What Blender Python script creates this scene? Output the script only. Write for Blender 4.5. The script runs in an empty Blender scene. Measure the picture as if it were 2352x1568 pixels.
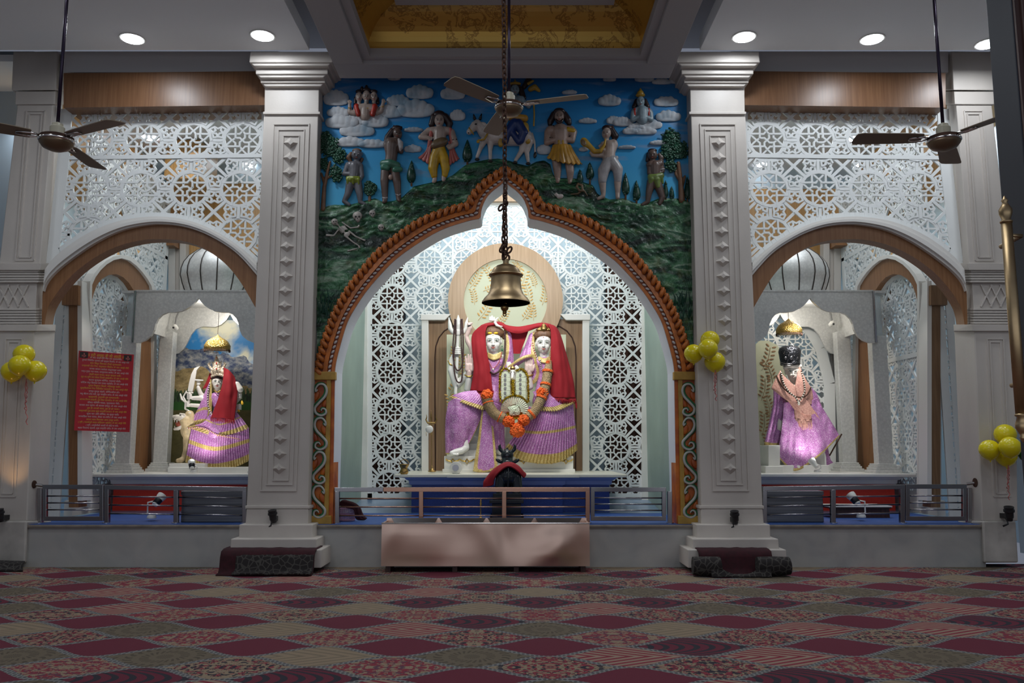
import bpy, bmesh, math, random
from mathutils import Vector, Matrix
from mathutils import noise as mnoise
PI = math.pi
rnd = random.Random(7)
SC = bpy.context.scene
COL = SC.collection
# ------------------------------------------------------------------ camera
F = 1910.0                      # focal length in pixels of a 2352 x 1568 frame
TH = math.atan(246 / F)         # the camera looks up a little
CT, ST = math.cos(TH), math.sin(TH)
CH = 1.5                        # camera height
_y = (784 - 1302) / F
D = CH / -((ST + _y * CT) / (CT - _y * ST))     # distance camera -> facade plane (Y = 0)
cd = bpy.data.cameras.new('camera'); cam = bpy.data.objects.new('camera', cd); COL.objects.link(cam)
cd.sensor_width = 36; cd.lens = 36 * F / 2352; cd.clip_end = 200; cd.clip_start = 0.05
cam.location = (0, -D, CH); cam.rotation_euler = (PI / 2 + TH, 0, 0)
SC.camera = cam
# ------------------------------------------------------------------ light and exposure
SC.view_settings.view_transform = 'Standard'; SC.view_settings.look = 'None'
SC.view_settings.exposure = 0.0; SC.view_settings.gamma = 1; SC.view_settings.use_curve_mapping = False
w = bpy.data.worlds.new('hall_daylight'); SC.world = w; w.use_nodes = True
w.node_tree.nodes['Background'].inputs[0].default_value = (0.72, 0.80, 1.0, 1)
w.node_tree.nodes['Background'].inputs[1].default_value = 0.21
def area(name, loc, size, power, col, rot=(0, 0, 0), sy=None, spread=None):
    l = bpy.data.lights.new(name, 'AREA'); l.energy = power; l.color = col; l.size = size
    if sy: l.shape = 'RECTANGLE'; l.size_y = sy
    if spread: l.spread = spread
    o = bpy.data.objects.new(name, l); COL.objects.link(o); o.location = loc; o.rotation_euler = rot
    return o
def point(name, loc, power, col, r=.08):
    l = bpy.data.lights.new(name, 'POINT'); l.energy = power; l.color = col; l.shadow_soft_size = r
    o = bpy.data.objects.new(name, l); COL.objects.link(o); o.location = loc; return o
def spot(name, loc, tgt, power, col, ang=60, blend=.6, r=.05):
    l = bpy.data.lights.new(name, 'SPOT'); l.energy = power; l.color = col; l.spot_size = math.radians(ang); l.spot_blend = blend; l.shadow_soft_size = r
    o = bpy.data.objects.new(name, l); COL.objects.link(o); o.location = loc
    o.rotation_euler = (Vector(tgt) - Vector(loc)).to_track_quat('-Z', 'Y').to_euler()
    return o
WARM = (1, .86, .68); NEUT = (1, .97, .92); COOL = (.88, .94, 1)
# centre niche: ceiling panel over the altar; the front fill is added, unseen
area('niche_ceiling_light', (-.1, 2.6, 6.6), 3.6, 105, COOL, (0, 0, 0), 1.2)
area('niche_front_fill', (-.1, .75, 4.9), 2.2, 70, NEUT, (math.radians(62), 0, 0), .25)  # added fill facing the back wall, no fixture of its own
spot('altar_spot_light', (-.9, .75, 4.75), (-.1, 3.0, 2.2), 90, NEUT, 55)
spot('altar_spot_light', (.9, .75, 4.75), (.2, 3.0, 2.2), 90, NEUT, 55)
area('corridor_fill', (-.1, 4.35, 6.5), 3.4, 34, COOL, (0, 0, 0), .35)  # added out of sight to brighten the wall behind the screen
for s in (-1, 1):               # lights behind the pierced screens and in the side shrines, some added
    area('corridor_fill', (-.1 + s * 1.6, 4.5, 6.4), 1.6, 16, COOL, (0, 0, 0), .5)
    area('side_niche_light', (-.106 + s * 4.6, 2.0, 6.7), 2.2, 60, COOL, (0, 0, 0), 2.2)
    area('side_corridor_fill', (-.106 + s * 7.1, 2.4, 6.4), .7, 80, (.75, .88, 1), (0, 0, 0), 3)  # added between side screen and wall to light the wall
    spot('shrine_face_fill', (-.106 + s * 4.85, 2.42, 3.62), (-.106 + s * 4.85, 3.0, 2.3), 90, NEUT, 120, .9)  # added spot hidden behind the scallop, brightens the statue faces
    point('shrine_inner_fill', (-.106 + s * 5.1, 3.15, 3.75), 15, (1, .95, .86))  # added point without a bulb, brightens the canopy's inner back
    spot('shrine_front_light', (-.106 + s * 4.85, 2.06, 1.35), (-.106 + s * 4.8, 3.0, 2.1), 30, NEUT, 90, .8)
# hall downlights that stand over the facade but above the picture
for s in (-1, 1):
    for y in (-3.2, -6.0):
        for x in (4.2, 7.0):
            area('hall_downlight', (s * x, y, 6.6), .35, 20, COOL)
area('hall_centre_light', (0, -7.5, 6.55), 2.5, 110, COOL)
area('rear_fill', (0, -12.6, 1.6), 14, 70, (.86, .92, 1), (math.radians(108), 0, 0), 2.4)  # added fill behind the camera, lifts the ceiling panels
# ------------------------------------------------------------------ pixel -> place helpers
def pt(u, v, Y):
    x = (u - 1176) / F; y = (784 - v) / F
    t = (Y + D) / (CT - y * ST)
    return Vector((x * t, Y, CH + (ST + y * CT) * t))
def ptz(u, v, z):               # the point of a horizontal plane
    x = (u - 1176) / F; y = (784 - v) / F
    t = (z - CH) / (ST + y * CT)
    return Vector((x * t, t * (CT - y * ST) - D, z))
def ptx(v, u, X):               # the point of a plane x = X
    x = (u - 1176) / F; y = (784 - v) / F
    t = X / x
    return Vector((X, t * (CT - y * ST) - D, CH + (ST + y * CT) * t))
def sc(Y): return (Y + D) / F   # metres per pixel
def PX(u, v, Y, d=0):           # d = pixels towards the camera
    return pt(u, v, Y - d * sc(Y))
# ------------------------------------------------------------------ objects
ORG = {}
def put(o, parent=None):
    COL.objects.link(o)
    if parent is not None: o.parent = parent
def props(o, label, cat, group=None, kind=None):
    if label: o['label'] = label
    if cat: o['category'] = cat
    if group: o['group'] = group
    if kind: o['kind'] = kind
    return o
def thing(name, label, cat, loc=(0, 0, 0), group=None):
    o = bpy.data.objects.new(name, None); COL.objects.link(o); o.location = loc
    o.empty_display_size = .1
    ORG[o.name] = Vector(loc)
    return props(o, label, cat, group)
class MB:
    def __init__(s): s.v = []; s.f = []; s.m = []
    def add(s, vs, fs, m=0):
        n = len(s.v); s.v += [tuple(p) for p in vs]
        s.f += [tuple(i + n for i in f) for f in fs]; s.m += [m] * len(fs); return s
    def box(s, a, b, m=0):
        x0, y0, z0 = a; x1, y1, z1 = b
        return s.add([(x0, y0, z0), (x1, y0, z0), (x1, y1, z0), (x0, y1, z0), (x0, y0, z1), (x1, y0, z1), (x1, y1, z1), (x0, y1, z1)],
                     [(0, 3, 2, 1), (4, 5, 6, 7), (0, 1, 5, 4), (1, 2, 6, 5), (2, 3, 7, 6), (3, 0, 4, 7)], m)
    def prism(s, pts, vec, m=0, mside=None):      # planar polygon swept along vec
        n = len(pts); vec = Vector(vec); pts = [Vector(p) for p in pts]
        k = len(s.v); s.v += [tuple(p) for p in pts] + [tuple(p + vec) for p in pts]
        s.f.append(tuple(range(k, k + n))); s.m.append(m)
        s.f.append(tuple(reversed(range(k + n, k + 2 * n)))); s.m.append(m)
        for i in range(n):
            j = (i + 1) % n
            s.f.append((k + i, k + n + i, k + n + j, k + j)); s.m.append(m if mside is None else mside)
        return s
    def pxbox(s, u0, v0, u1, v1, Y0, Y1, m=0):
        return s.prism([pt(u0, v0, Y0), pt(u0, v1, Y0), pt(u1, v1, Y0), pt(u1, v0, Y0)], (0, Y1 - Y0, 0), m)
    def tube(s, pts, r, n=8, m=0, cap=True, flat=None):
        pts = [Vector(p) for p in pts]; N = len(pts)
        if not isinstance(r, (list, tuple)): r = [r] * N
        k = len(s.v); up = None; rings = []
        for i in range(N):
            t = (pts[min(i + 1, N - 1)] - pts[max(i - 1, 0)])
            if t.length < 1e-9: t = Vector((0, 0, 1))
            t.normalize()
            if up is None: up = t.orthogonal().normalized() if flat is None else Vector(flat)
            a = (up - t * up.dot(t))
            if a.length < 1e-6: a = t.orthogonal()
            a.normalize(); b = t.cross(a); up = a
            for j in range(n):
                q = 2 * PI * j / n
                s.v.append(tuple(pts[i] + (a * math.cos(q) + b * math.sin(q)) * r[i]))
        for i in range(N - 1):
            for j in range(n):
                j2 = (j + 1) % n
                s.f.append((k + i * n + j, k + i * n + j2, k + (i + 1) * n + j2, k + (i + 1) * n + j)); s.m.append(m)
        if cap:
            s.f.append(tuple(k + j for j in reversed(range(n)))); s.m.append(m)
            s.f.append(tuple(k + (N - 1) * n + j for j in range(n))); s.m.append(m)
        return s
    def ell(s, c, r, rot=None, nu=14, nv=9, m=0):
        c = Vector(c)
        if not isinstance(r, (list, tuple)): r = (r, r, r)
        M = rot if rot is not None else Matrix.Identity(3)
        k = len(s.v)
        s.v.append(tuple(c + M @ Vector((0, 0, r[2]))))
        for i in range(1, nv):
            a = PI * i / nv
            for j in range(nu):
                b = 2 * PI * j / nu
                s.v.append(tuple(c + M @ Vector((r[0] * math.sin(a) * math.cos(b), r[1] * math.sin(a) * math.sin(b), r[2] * math.cos(a)))))
        s.v.append(tuple(c + M @ Vector((0, 0, -r[2])))); e = len(s.v) - 1
        for j in range(nu):
            j2 = (j + 1) % nu
            s.f.append((k, k + 1 + j, k + 1 + j2)); s.m.append(m)
            s.f.append((e, e - nu + j2, e - nu + j)); s.m.append(m)
            for i in range(nv - 2):
                a0 = k + 1 + i * nu; s.f.append((a0 + j, a0 + nu + j, a0 + nu + j2, a0 + j2)); s.m.append(m)
        return s
    def lathe(s, c, prof, n=24, m=0, axis=None):   # prof: (radius, height)
        c = Vector(c); M = axis if axis is not None else Matrix.Identity(3); k = len(s.v)
        for r, h in prof:
            for j in range(n):
                q = 2 * PI * j / n; s.v.append(tuple(c + M @ Vector((r * math.cos(q), r * math.sin(q), h))))
        for i in range(len(prof) - 1):
            for j in range(n):
                j2 = (j + 1) % n
                s.f.append((k + i * n + j, k + i * n + j2, k + (i + 1) * n + j2, k + (i + 1) * n + j)); s.m.append(m)
        s.f.append(tuple(k + j for j in reversed(range(n)))); s.m.append(m)
        e = k + (len(prof) - 1) * n
        s.f.append(tuple(e + j for j in range(n))); s.m.append(m)
        return s
    def grid(s, rows, m=0, mf=None, close=False):
        R = len(rows); C = len(rows[0]); k = len(s.v)
        for r in rows: s.v += [tuple(p) for p in r]
        for i in range(R - 1):
            for j in range(C if close else C - 1):
                j2 = (j + 1) % C
                s.f.append((k + i * C + j, k + i * C + j2, k + (i + 1) * C + j2, k + (i + 1) * C + j)); s.m.append(mf(i, j) if mf else m)
        return s
    # pixel-frame shapes at depth Y: (u, v, d, r)
    def chain(s, Y, P, n=10, m=0):
        q = sc(Y); C = [PX(p[0], p[1], Y, p[2]) for p in P]; R = [p[3] * q for p in P]
        for c, r in zip(C, R): s.ell(c, r, nu=n, nv=max(6, n * 2 // 3), m=m)
        for i in range(len(P) - 1):
            if (C[i] - C[i + 1]).length > 1e-6: s.tube([C[i], C[i + 1]], [R[i], R[i + 1]], n, m)
        return s
    def pe(s, Y, u, v, d, ru, rv, rd=None, ang=0, m=0, nu=14, nv=9):
        q = sc(Y); rd = min(ru, rv) if rd is None else rd
        return s.ell(PX(u, v, Y, d), (ru * q, rd * q, rv * q), Matrix.Rotation(math.radians(ang), 3, 'Y'), nu, nv, m)
    def build(s, name, mats, parent=None, smooth=False, remesh=None, sm=0, bevel=None, solid=None, sub=0, decimate=None, auto=None):
        if not isinstance(mats, (list, tuple)): mats = [mats]
        o0 = Vector((0, 0, 0)); p = parent
        while p is not None:
            if p.name in ORG: o0 = ORG[p.name]; break
            p = p.parent
        me = bpy.data.meshes.new(name)
        if parent is None or o0.length > 0:
            pass
        me.from_pydata([(a[0] - o0.x, a[1] - o0.y, a[2] - o0.z) for a in s.v], [], s.f)
        for mt in mats: me.materials.append(mt)
        if len(mats) > 1: me.polygons.foreach_set('material_index', s.m)
        bm = bmesh.new(); bm.from_mesh(me); bmesh.ops.recalc_face_normals(bm, faces=bm.faces)
        bm.to_mesh(me); bm.free()
        if smooth: me.polygons.foreach_set('use_smooth', [True] * len(me.polygons))
        me.update()
        o = bpy.data.objects.new(name, me); put(o, parent)
        if remesh:
            r = o.modifiers.new('r', 'REMESH'); r.mode = 'VOXEL'; r.voxel_size = remesh; r.use_smooth_shade = True
            if sm:
                k = o.modifiers.new('s', 'SMOOTH'); k.iterations = sm; k.factor = .5
        if solid:
            k = o.modifiers.new('t', 'SOLIDIFY'); k.thickness = solid; k.offset = 0
        if sub:
            k = o.modifiers.new('u', 'SUBSURF'); k.levels = sub; k.render_levels = sub
        if bevel:
            k = o.modifiers.new('b', 'BEVEL'); k.width = bevel; k.segments = 2; k.limit_method = 'ANGLE'; k.angle_limit = .6
        if auto and smooth:
            try: me.set_sharp_from_angle(angle=auto)
            except Exception: pass
        return o
def children(o): return [c for c in list(COL.objects) if c.parent == o]
def copy_tree(o, parent=None):
    c = o.copy(); COL.objects.link(c); c.parent = parent
    if o.name in ORG: ORG[c.name] = ORG[o.name]
    for ch in children(o): copy_tree(ch, c)
    return c
def struct(o): o['kind'] = 'structure'; return o
def inpoly(x, y, P):
    r = False; n = len(P); j = n - 1
    for i in range(n):
        a, b = P[i]; c, d = P[j]
        if (b > y) != (d > y) and x < (c - a) * (y - b) / (d - b) + a: r = not r
        j = i
    return r
def interp(P, x):               # piecewise linear y(x) through sorted points
    if x <= P[0][0]: return P[0][1]
    for (a, b), (c, d) in zip(P, P[1:]):
        if x <= c: return b + (d - b) * (x - a) / (c - a + 1e-9)
    return P[-1][1]
def smoothline(P, n=6):         # Catmull-Rom through points
    P = [Vector(p) for p in P]; out = []
    for i in range(len(P) - 1):
        p0 = P[max(i - 1, 0)]; p1 = P[i]; p2 = P[i + 1]; p3 = P[min(i + 2, len(P) - 1)]
        for k in range(n):
            t = k / n
            out.append(.5 * ((2 * p1) + (p2 - p0) * t + (2 * p0 - 5 * p1 + 4 * p2 - p3) * t * t + (3 * p1 - p0 - 3 * p2 + p3) * t ** 3))
    out.append(P[-1]); return out
def offset(P, d):               # offset an open 2D polyline to its left by d
    out = []; n = len(P)
    for i in range(n):
        a = Vector(P[max(i - 1, 0)]); b = Vector(P[min(i + 1, n - 1)]); t = (b - a).normalized()
        out.append(Vector((P[i][0] + t.y * d, P[i][1] - t.x * d)))
    return out
def resample(P, step):
    out = [Vector(P[0])]; acc = 0
    for a, b in zip(P, P[1:]):
        a = Vector(a); b = Vector(b); L = (b - a).length; p = step - acc
        while p <= L: out.append(a + (b - a) * (p / L)); p += step
        acc = (acc + L) % step
    return out
# ------------------------------------------------------------------ materials
class X:                        # tiny expression helper over math nodes
    def __init__(s, nt, sock): s.nt = nt; s.s = sock
    def op(s, o, b=None, c=None, r=False):
        n = s.nt.nodes.new('ShaderNodeMath'); n.operation = o
        for i, q in enumerate((s, b, c)):
            if q is None: continue
            if r and i < 2: i = 1 - i
            if isinstance(q, X): s.nt.links.new(q.s, n.inputs[i])
            else: n.inputs[i].default_value = q
        return X(s.nt, n.outputs[0])
    def __add__(s, b): return s.op('ADD', b)
    __radd__ = __add__
    def __mul__(s, b): return s.op('MULTIPLY', b)
    __rmul__ = __mul__
    def __sub__(s, b): return s.op('SUBTRACT', b)
    def __rsub__(s, b): return s.op('SUBTRACT', b, r=True)
    def __truediv__(s, b): return s.op('DIVIDE', b)
    def __lt__(s, b): return s.op('LESS_THAN', b)
    def __gt__(s, b): return s.op('GREATER_THAN', b)
    def floor(s): return s.op('FLOOR')
    def abs(s): return s.op('ABSOLUTE')
    def cos(s): return s.op('COSINE')
    def sin(s): return s.op('SINE')
    def mod(s, b): return s.op('FLOORED_MODULO', b)
    def mx(s, b): return s.op('MAXIMUM', b)
    def mn(s, b): return s.op('MINIMUM', b)
    def sqrt(s): return s.op('SQRT')
class Mat:
    def __init__(s, name, col=(.5, .5, .5), rough=.5, metal=0, **kw):
        s.m = bpy.data.materials.new(name); s.m.use_nodes = True; s.nt = s.m.node_tree
        s.b = s.nt.nodes['Principled BSDF']; s.set(**{'Base Color': (*col, 1), 'Roughness': rough, 'Metallic': metal}); s.set(**kw)
        s.col = col
    def set(s, **kw):
        for k, v in kw.items():
            k = k.replace('_', ' ')
            if k in s.b.inputs: s.b.inputs[k].default_value = v
    def n(s, t, **kw):
        n = s.nt.nodes.new(t)
        for k, v in kw.items():
            if k in n.inputs: n.inputs[k].default_value = v
            else: setattr(n, k, v)
        return n
    def l(s, a, b): s.nt.links.new(a.s if isinstance(a, X) else a, b)
    def obj(s, scale=(1, 1, 1), rot=(0, 0, 0), loc=(0, 0, 0), world=True):
        if world: c = s.n('ShaderNodeNewGeometry').outputs['Position']
        else: c = s.n('ShaderNodeTexCoord').outputs['Object']
        m = s.n('ShaderNodeMapping'); m.inputs['Scale'].default_value = scale; m.inputs['Rotation'].default_value = rot; m.inputs['Location'].default_value = loc
        s.l(c, m.inputs[0]); return m.outputs[0]
    def xyz(s):
        q = s.n('ShaderNodeSeparateXYZ'); s.l(s.n('ShaderNodeNewGeometry').outputs['Position'], q.inputs[0])
        return [X(s.nt, o) for o in q.outputs]
    def noise(s, vec, scale, detail=4, dist=0, rough=.5):
        n = s.n('ShaderNodeTexNoise', Scale=scale, Detail=detail, Distortion=dist, Roughness=rough); s.l(vec, n.inputs['Vector']); return X(s.nt, n.outputs['Fac'])
    def voro(s, vec, scale, feature='F1', out='Distance', rand=1):
        n = s.n('ShaderNodeTexVoronoi', Scale=scale, Randomness=rand); n.feature = feature; s.l(vec, n.inputs['Vector']); return X(s.nt, n.outputs[out])
    def ramp(s, fac, stops, interp='LINEAR'):
        n = s.n('ShaderNodeValToRGB'); n.color_ramp.interpolation = interp; e = n.color_ramp.elements
        while len(e) < len(stops): e.new(.5)
        for i, (p, c) in enumerate(stops): e[i].position = p; e[i].color = (*c, 1)
        s.l(fac, n.inputs[0]); return n.outputs[0]
    def mix(s, fac, a, b, mode='MIX'):
        n = s.n('ShaderNodeMix', data_type='RGBA', blend_type=mode)
        for q, i in ((fac, 0), (a, 6), (b, 7)):
            if isinstance(q, X): s.l(q, n.inputs[i])
            elif isinstance(q, bpy.types.NodeSocket): s.l(q, n.inputs[i])
            else: n.inputs[i].default_value = q if i == 0 else (*q, 1)
        return n.outputs[2]
    def color(s, c): s.l(c, s.b.inputs['Base Color']); return s
    def bump(s, h, strength=.3, dist=.01):
        n = s.n('ShaderNodeBump', Strength=strength, Distance=dist); s.l(h, n.inputs['Height']); s.l(n.outputs[0], s.b.inputs['Normal']); return s
    def mottle(s, scale, amt, detail=4, stretch=(1, 1, 1), dark=None):
        f = s.noise(s.obj(stretch), scale, detail); c = s.col
        d = dark or tuple(x * (1 - amt) for x in c); l = tuple(min(1, x * (1 + amt * .5)) for x in c)
        s.color(s.ramp(f, [(.3, d), (.7, l)])); return s
M = {}
def mk(k, *a, **kw): M[k] = Mat(k, *a, **kw); return M[k]
# stone
m = mk('cream_marble', (.54, .495, .45), .45); m.mottle(1.3, .16, 6, (1, 1, .5)); m.bump(m.noise(m.obj(), 30, 3), .08)
m = mk('grey_marble', (.36, .37, .37), .35); f = m.noise(m.obj((1, 1, 1.2)), 1.6, 7, 1.2); f2 = m.noise(m.obj(), 5, 4)
m.color(m.mix(f2, m.ramp(f, [(.3, (.25, .26, .27)), (.55, (.36, .37, .365)), (.75, (.44, .44, .42))]), (.42, .40, .37)))
mk('white_marble', (.78, .77, .72), .3).mottle(2, .12)
mk('altar_marble', (.72, .7, .58), .3).mottle(2, .1)
m = mk('stained_marble', (.5, .47, .43), .5); m.mottle(2.4, .35, 6)
mk('nosing', (.22, .19, .16), .4).mottle(6, .3)
# wood
def wood(k, a, b, sc_=3.0):
    m = mk(k, a, .38); f = m.noise(m.obj((14, 14, .5)), sc_, 5, .3); m.color(m.ramp(f, [(.3, a), (.7, b)])); return m
wood('brown_veneer', (.215, .095, .036), (.30, .145, .062))
wood('beam_veneer', (.14, .062, .026), (.205, .10, .046)); wood('warm_veneer', (.42, .22, .07), (.60, .34, .13))
wood('oak_veneer', (.36, .235, .135), (.47, .32, .20))
wood('walnut_veneer', (.16, .085, .04), (.25, .145, .075))
wood('panel_veneer', (.22, .125, .06), (.32, .195, .105))
mk('dark_wood', (.05, .02, .015), .35).mottle(5, .4, 4, (8, 8, .5))
mk('door_frame', (.018, .02, .03), .4)
m = mk('curtain_brown', (.10, .045, .03), .9)
# paint / plaster
mk('white_lacquer', (.74, .76, .75), .35); mk('white_trim', (.72, .70, .66), .4)
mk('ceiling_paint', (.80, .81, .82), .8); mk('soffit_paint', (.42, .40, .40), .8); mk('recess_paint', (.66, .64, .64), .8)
mk('green_paint', (.27, .36, .31), .5).mottle(2, .1)
mk('reveal_paint', (.66, .70, .76), .5); mk('pale_blue_wall', (.50, .62, .68), .7)
mk('hall_wall', (.38, .43, .47), .7)
m = mk('gold_brocade', (.42, .26, .05), .32, .55)
v = m.obj((1.6, 1.6, 1.6)); f = m.noise(v, 2.6, 2, 2.2); g = m.noise(v, 7, 2, 3.0)
k = (((f - .5).abs() < .03) + ((g - .5).abs() < .05) * (f > .5)) * (m.noise(v, 1.1, 1) > .47)
m.color(m.mix(k.mn(1), (.62, .38, .08), (.36, .20, .04)))
# carpet
m = mk('hall_carpet', (.3, .1, .1), .95)
x, y, z = m.xyz(); L, dy = 1.117, .305
wx = m.noise(m.obj(), 1.2, 2); yy = (y + wx * .05 + (D - 6.63)) / dy; uu = (x + .85) / L
fl = yy.floor(); fr = yy - fl; p0 = fl.mod(2)
c = ((uu - p0 * .5) * (2 * PI)).cos(); edge = (c + 1) * .5
low = fr < edge; row = fl + (1 - low); par = row.mod(2)
ci = (uu - par * .5 + .5).floor(); t = uu - par * .5 - ci; sv = yy - row
ty = row.mod(3); hsh = ((row * 12.99 + ci * 78.23).sin() * 437.5).mod(1)
slope = ((c * c * -1 + 1).mx(0).sqrt() * .85 + .32)
dist = (fr - edge).abs() / slope
V = m.n('ShaderNodeCombineXYZ'); m.l(t * 3.7, V.inputs[0]); m.l(sv, V.inputs[1]); m.l(hsh * 9, V.inputs[2]); V = V.outputs[0]
VS = m.n('ShaderNodeCombineXYZ'); m.l((t * 3.7).abs(), VS.inputs[0]); m.l(sv.abs(), VS.inputs[1]); m.l(hsh * 9, VS.inputs[2]); VS = VS.outputs[0]
fn = m.noise(VS, 5.2, 2, 1.2); f3 = m.noise(VS, 9, 1, .6)
CRM = (.23, .17, .11); BEI = (.12, .092, .06); MAR = (.095, .003, .018); RED = (.19, .014, .03); NAV = (.012, .01, .02)
mar = m.mix(m.noise(m.obj((9, 60, 1)), 6, 2), MAR, (.115, .007, .024))
stripe = ((t * 60 + sv * sv * 26).sin() > .25)
mar = m.mix(stripe * (hsh > .62), mar, NAV)
flo = m.mix((fn > .5), RED, CRM); flo = m.mix((f3 > .6), flo, (.09, .03, .05)); 
flo2 = m.mix((fn > .52), CRM, RED); flo2 = m.mix((f3 > .57), flo2, NAV)
floral = m.mix(hsh > .5, flo, flo2)
rad = (t * t * 13.7 + sv * sv).sqrt()
ang = m.n('ShaderNodeMath'); ang.operation = 'ARCTAN2'; m.l(sv, ang.inputs[0]); m.l(t * 3.7, ang.inputs[1]); ang = X(m.nt, ang.outputs[0])
burst = ((ang * 22 + (rad * 14).sin() * 2).sin() > .1) * ((rad * 17).sin() > -.2)
bei = m.mix(burst, BEI, (.065, .05, .032)); leaf = m.mix(((t * 44 + sv.abs() * 22).sin() > .45), CRM, (.16, .12, .08))
leaf2 = m.mix(((t * 50 + sv.abs() * 26).sin() > .1), (.26, .18, .13), RED)
be = m.mix(hsh > .4, bei, leaf); be = m.mix(hsh > .78, be, leaf2)
colr = m.mix(ty < .5, be, mar); colr = m.mix((ty > .5) * (ty < 1.5), colr, floral)
band = dist < .10; dots = ((x * 95).sin() * (y * 60).sin()).abs() > .5
bcol = m.mix(dots, (.17, .17, .165), (.055, .055, .06))
colr = m.mix(band, colr, bcol)
m.color(colr); m.bump(m.noise(m.obj(), 160, 2), .5, .004)
m = mk('dark_carpet', (.018, .014, .014), .95); f = m.voro(m.obj(), 14, 'DISTANCE_TO_EDGE'); m.color(m.mix(f < .07, (.012, .009, .009), (.05, .045, .04)))
m = mk('maroon_carpet', (.032, .002, .006), .95); m.mottle(20, .4)
m = mk('blue_floor_mat', (.022, .08, .30), .55); m.mottle(3, .2)
m = mk('inner_floor', (.16, .24, .36), .25); m.mottle(2, .15)
m = mk('blue_granite', (.005, .045, .25), .4); f = m.voro(m.obj(), 90); m.color(m.mix(f < .25, (.003, .03, .20), (.02, .09, .36)))
m = mk('red_laminate', (.60, .03, .012), .55); m.mottle(30, .1)
mk('blue_ledge', (.36, .41, .62), .35); m = mk('umbrella_gold', (.45, .30, .08), .35, .8); m.bump(m.voro(m.obj(), 60), .8, .02)
# metals
mk('steel', (.34, .33, .34), .2, 1.0); m = mk('warm_refl_steel', (.52, .30, .215), .24, 1.0)  # second one: rail steel with the hall's warm reflection put into its colour
m = mk('warm_refl_sheet', (.80, .57, .46), .35, 1.0)  # box metal, warm surroundings mirrored in it are part of the base colour
m.bump(m.noise(m.obj((1, 1, .7)), 1.3, 1, .5), .55, .25)
m = mk('brushed_steel', (.19, .2, .22), .4, .9); m.mottle(2, .35, 4, (.4, .4, 18))
m = mk('silver_sheet', (.55, .55, .54), .4, .35); f = m.voro(m.obj(rot=(0, .7, 0)), 26); g = m.voro(m.obj(), 70, out='Distance'); m.bump(g, .25, .004); m.color(m.mix((g < .2) * (f < .5), m.mix(f, (.68, .68, .66), (.55, .55, .54)), (.92, .92, .89)))
mk('rib_dark', (.035, .025, .02), .6)
m = mk('brass', (.42, .27, .10), .33, 1.0); m.mottle(5, .3)
m = mk('bell_brass', (.50, .36, .20), .40, 1.0); m.mottle(6, .35)
m = mk('gold', (.62, .42, .10), .3, .9)
m = mk('rust', (.075, .035, .022), .75, .5); m.mottle(12, .5)
mk('chrome', (.7, .68, .66), .15, 1); mk('fan_bronze', (.2, .14, .085), .4, .6); mk('fan_blade', (.19, .145, .095), .5, .1)
mk('fan_cream', (.40, .37, .28), .35); mk('rod_dark', (.03, .02, .04), .25, .6)
mk('black_plastic', (.012, .012, .014), .4); mk('white_plastic', (.72, .71, .67), .35)
# statues
mk('statue_white', (.76, .76, .72), .18); mk('statue_palm', (.66, .50, .46), .3).mottle(9, .12); mk('pale_statue', (.72, .68, .62), .22)  # the last is one even pale tone for the side bay statues
mk('hair_brown', (.17, .085, .045), .5).mottle(30, .3); mk('ink', (.015, .012, .012), .3); mk('lip', (.42, .09, .07), .3)
mk('tilak', (.85, .5, .02), .5); mk('eye_white', (.62, .66, .62), .15); mk('iris', (.07, .10, .07), .1)
m = mk('black_stone', (.012, .016, .02), .12)
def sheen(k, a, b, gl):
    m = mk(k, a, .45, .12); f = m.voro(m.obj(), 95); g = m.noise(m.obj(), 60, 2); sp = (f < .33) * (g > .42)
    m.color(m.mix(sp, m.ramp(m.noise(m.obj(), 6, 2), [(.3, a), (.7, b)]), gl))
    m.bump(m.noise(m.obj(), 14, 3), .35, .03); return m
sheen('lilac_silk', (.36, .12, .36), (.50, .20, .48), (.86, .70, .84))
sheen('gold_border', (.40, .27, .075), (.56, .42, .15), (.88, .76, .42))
m = mk('red_wool', (.26, .002, .009), .85); m.bump(m.noise(m.obj((1, 1, .35)), 9, 3), .4, .03)
m = mk('peach_shawl', (.62, .33, .26), .8); f = m.voro(m.obj(), 26, 'DISTANCE_TO_EDGE'); m.color(m.mix(f < .07, (.63, .35, .28), (.50, .24, .20)))
m = mk('orange_flower', (.85, .13, .01), .7); m.bump(m.voro(m.obj(), 60), .9, .02)
m = mk('garland_tan', (.60, .43, .24), .8); m.bump(m.voro(m.obj((1, 1, 3)), 50), 1, .02); m.mottle(40, .4)
mk('bead_dark', (.05, .018, .018), .35); mk('bead_pearl', (.72, .69, .60), .25); mk('bead_green', (.04, .2, .08), .3)
m = mk('banknote', (.60, .66, .50), .7); f = m.voro(m.obj(), 16); m.color(m.mix(f < .25, (.62, .68, .52), (.38, .42, .33)))
m = mk('tinsel', (.55, .38, .03), .25, .9); m.bump(m.voro(m.obj(), 70), 1, .03)
m = mk('floral_paper', (.58, .60, .44), .6)
mk('leaf_gold', (.62, .36, .10), .5); mk('leaf_brown', (.30, .17, .08), .5)
m = mk('black_silver', (.05, .052, .06), .3, .85); m.bump(m.voro(m.obj(), 55), .7, .012)
m = mk('gilded_crown', (.66, .54, .40), .35, .3); m.bump(m.voro(m.obj(), 45), .6, .02)
mk('lion_fur', (.60, .46, .26), .5).mottle(12, .35); mk('lion_face', (.70, .64, .55), .35); mk('mouth_red', (.28, .06, .03), .5)
m = mk('plain_grey', (.2, .2, .2), .6)  # even grey of the printed heads and the camera bracket
m = mk('balloon', (.72, .60, .01), .22, Subsurface_Weight=.1); mk('balloon_green', (.01, .10, .03), .2); mk('ribbon', (.50, .13, .12), .5)
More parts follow.
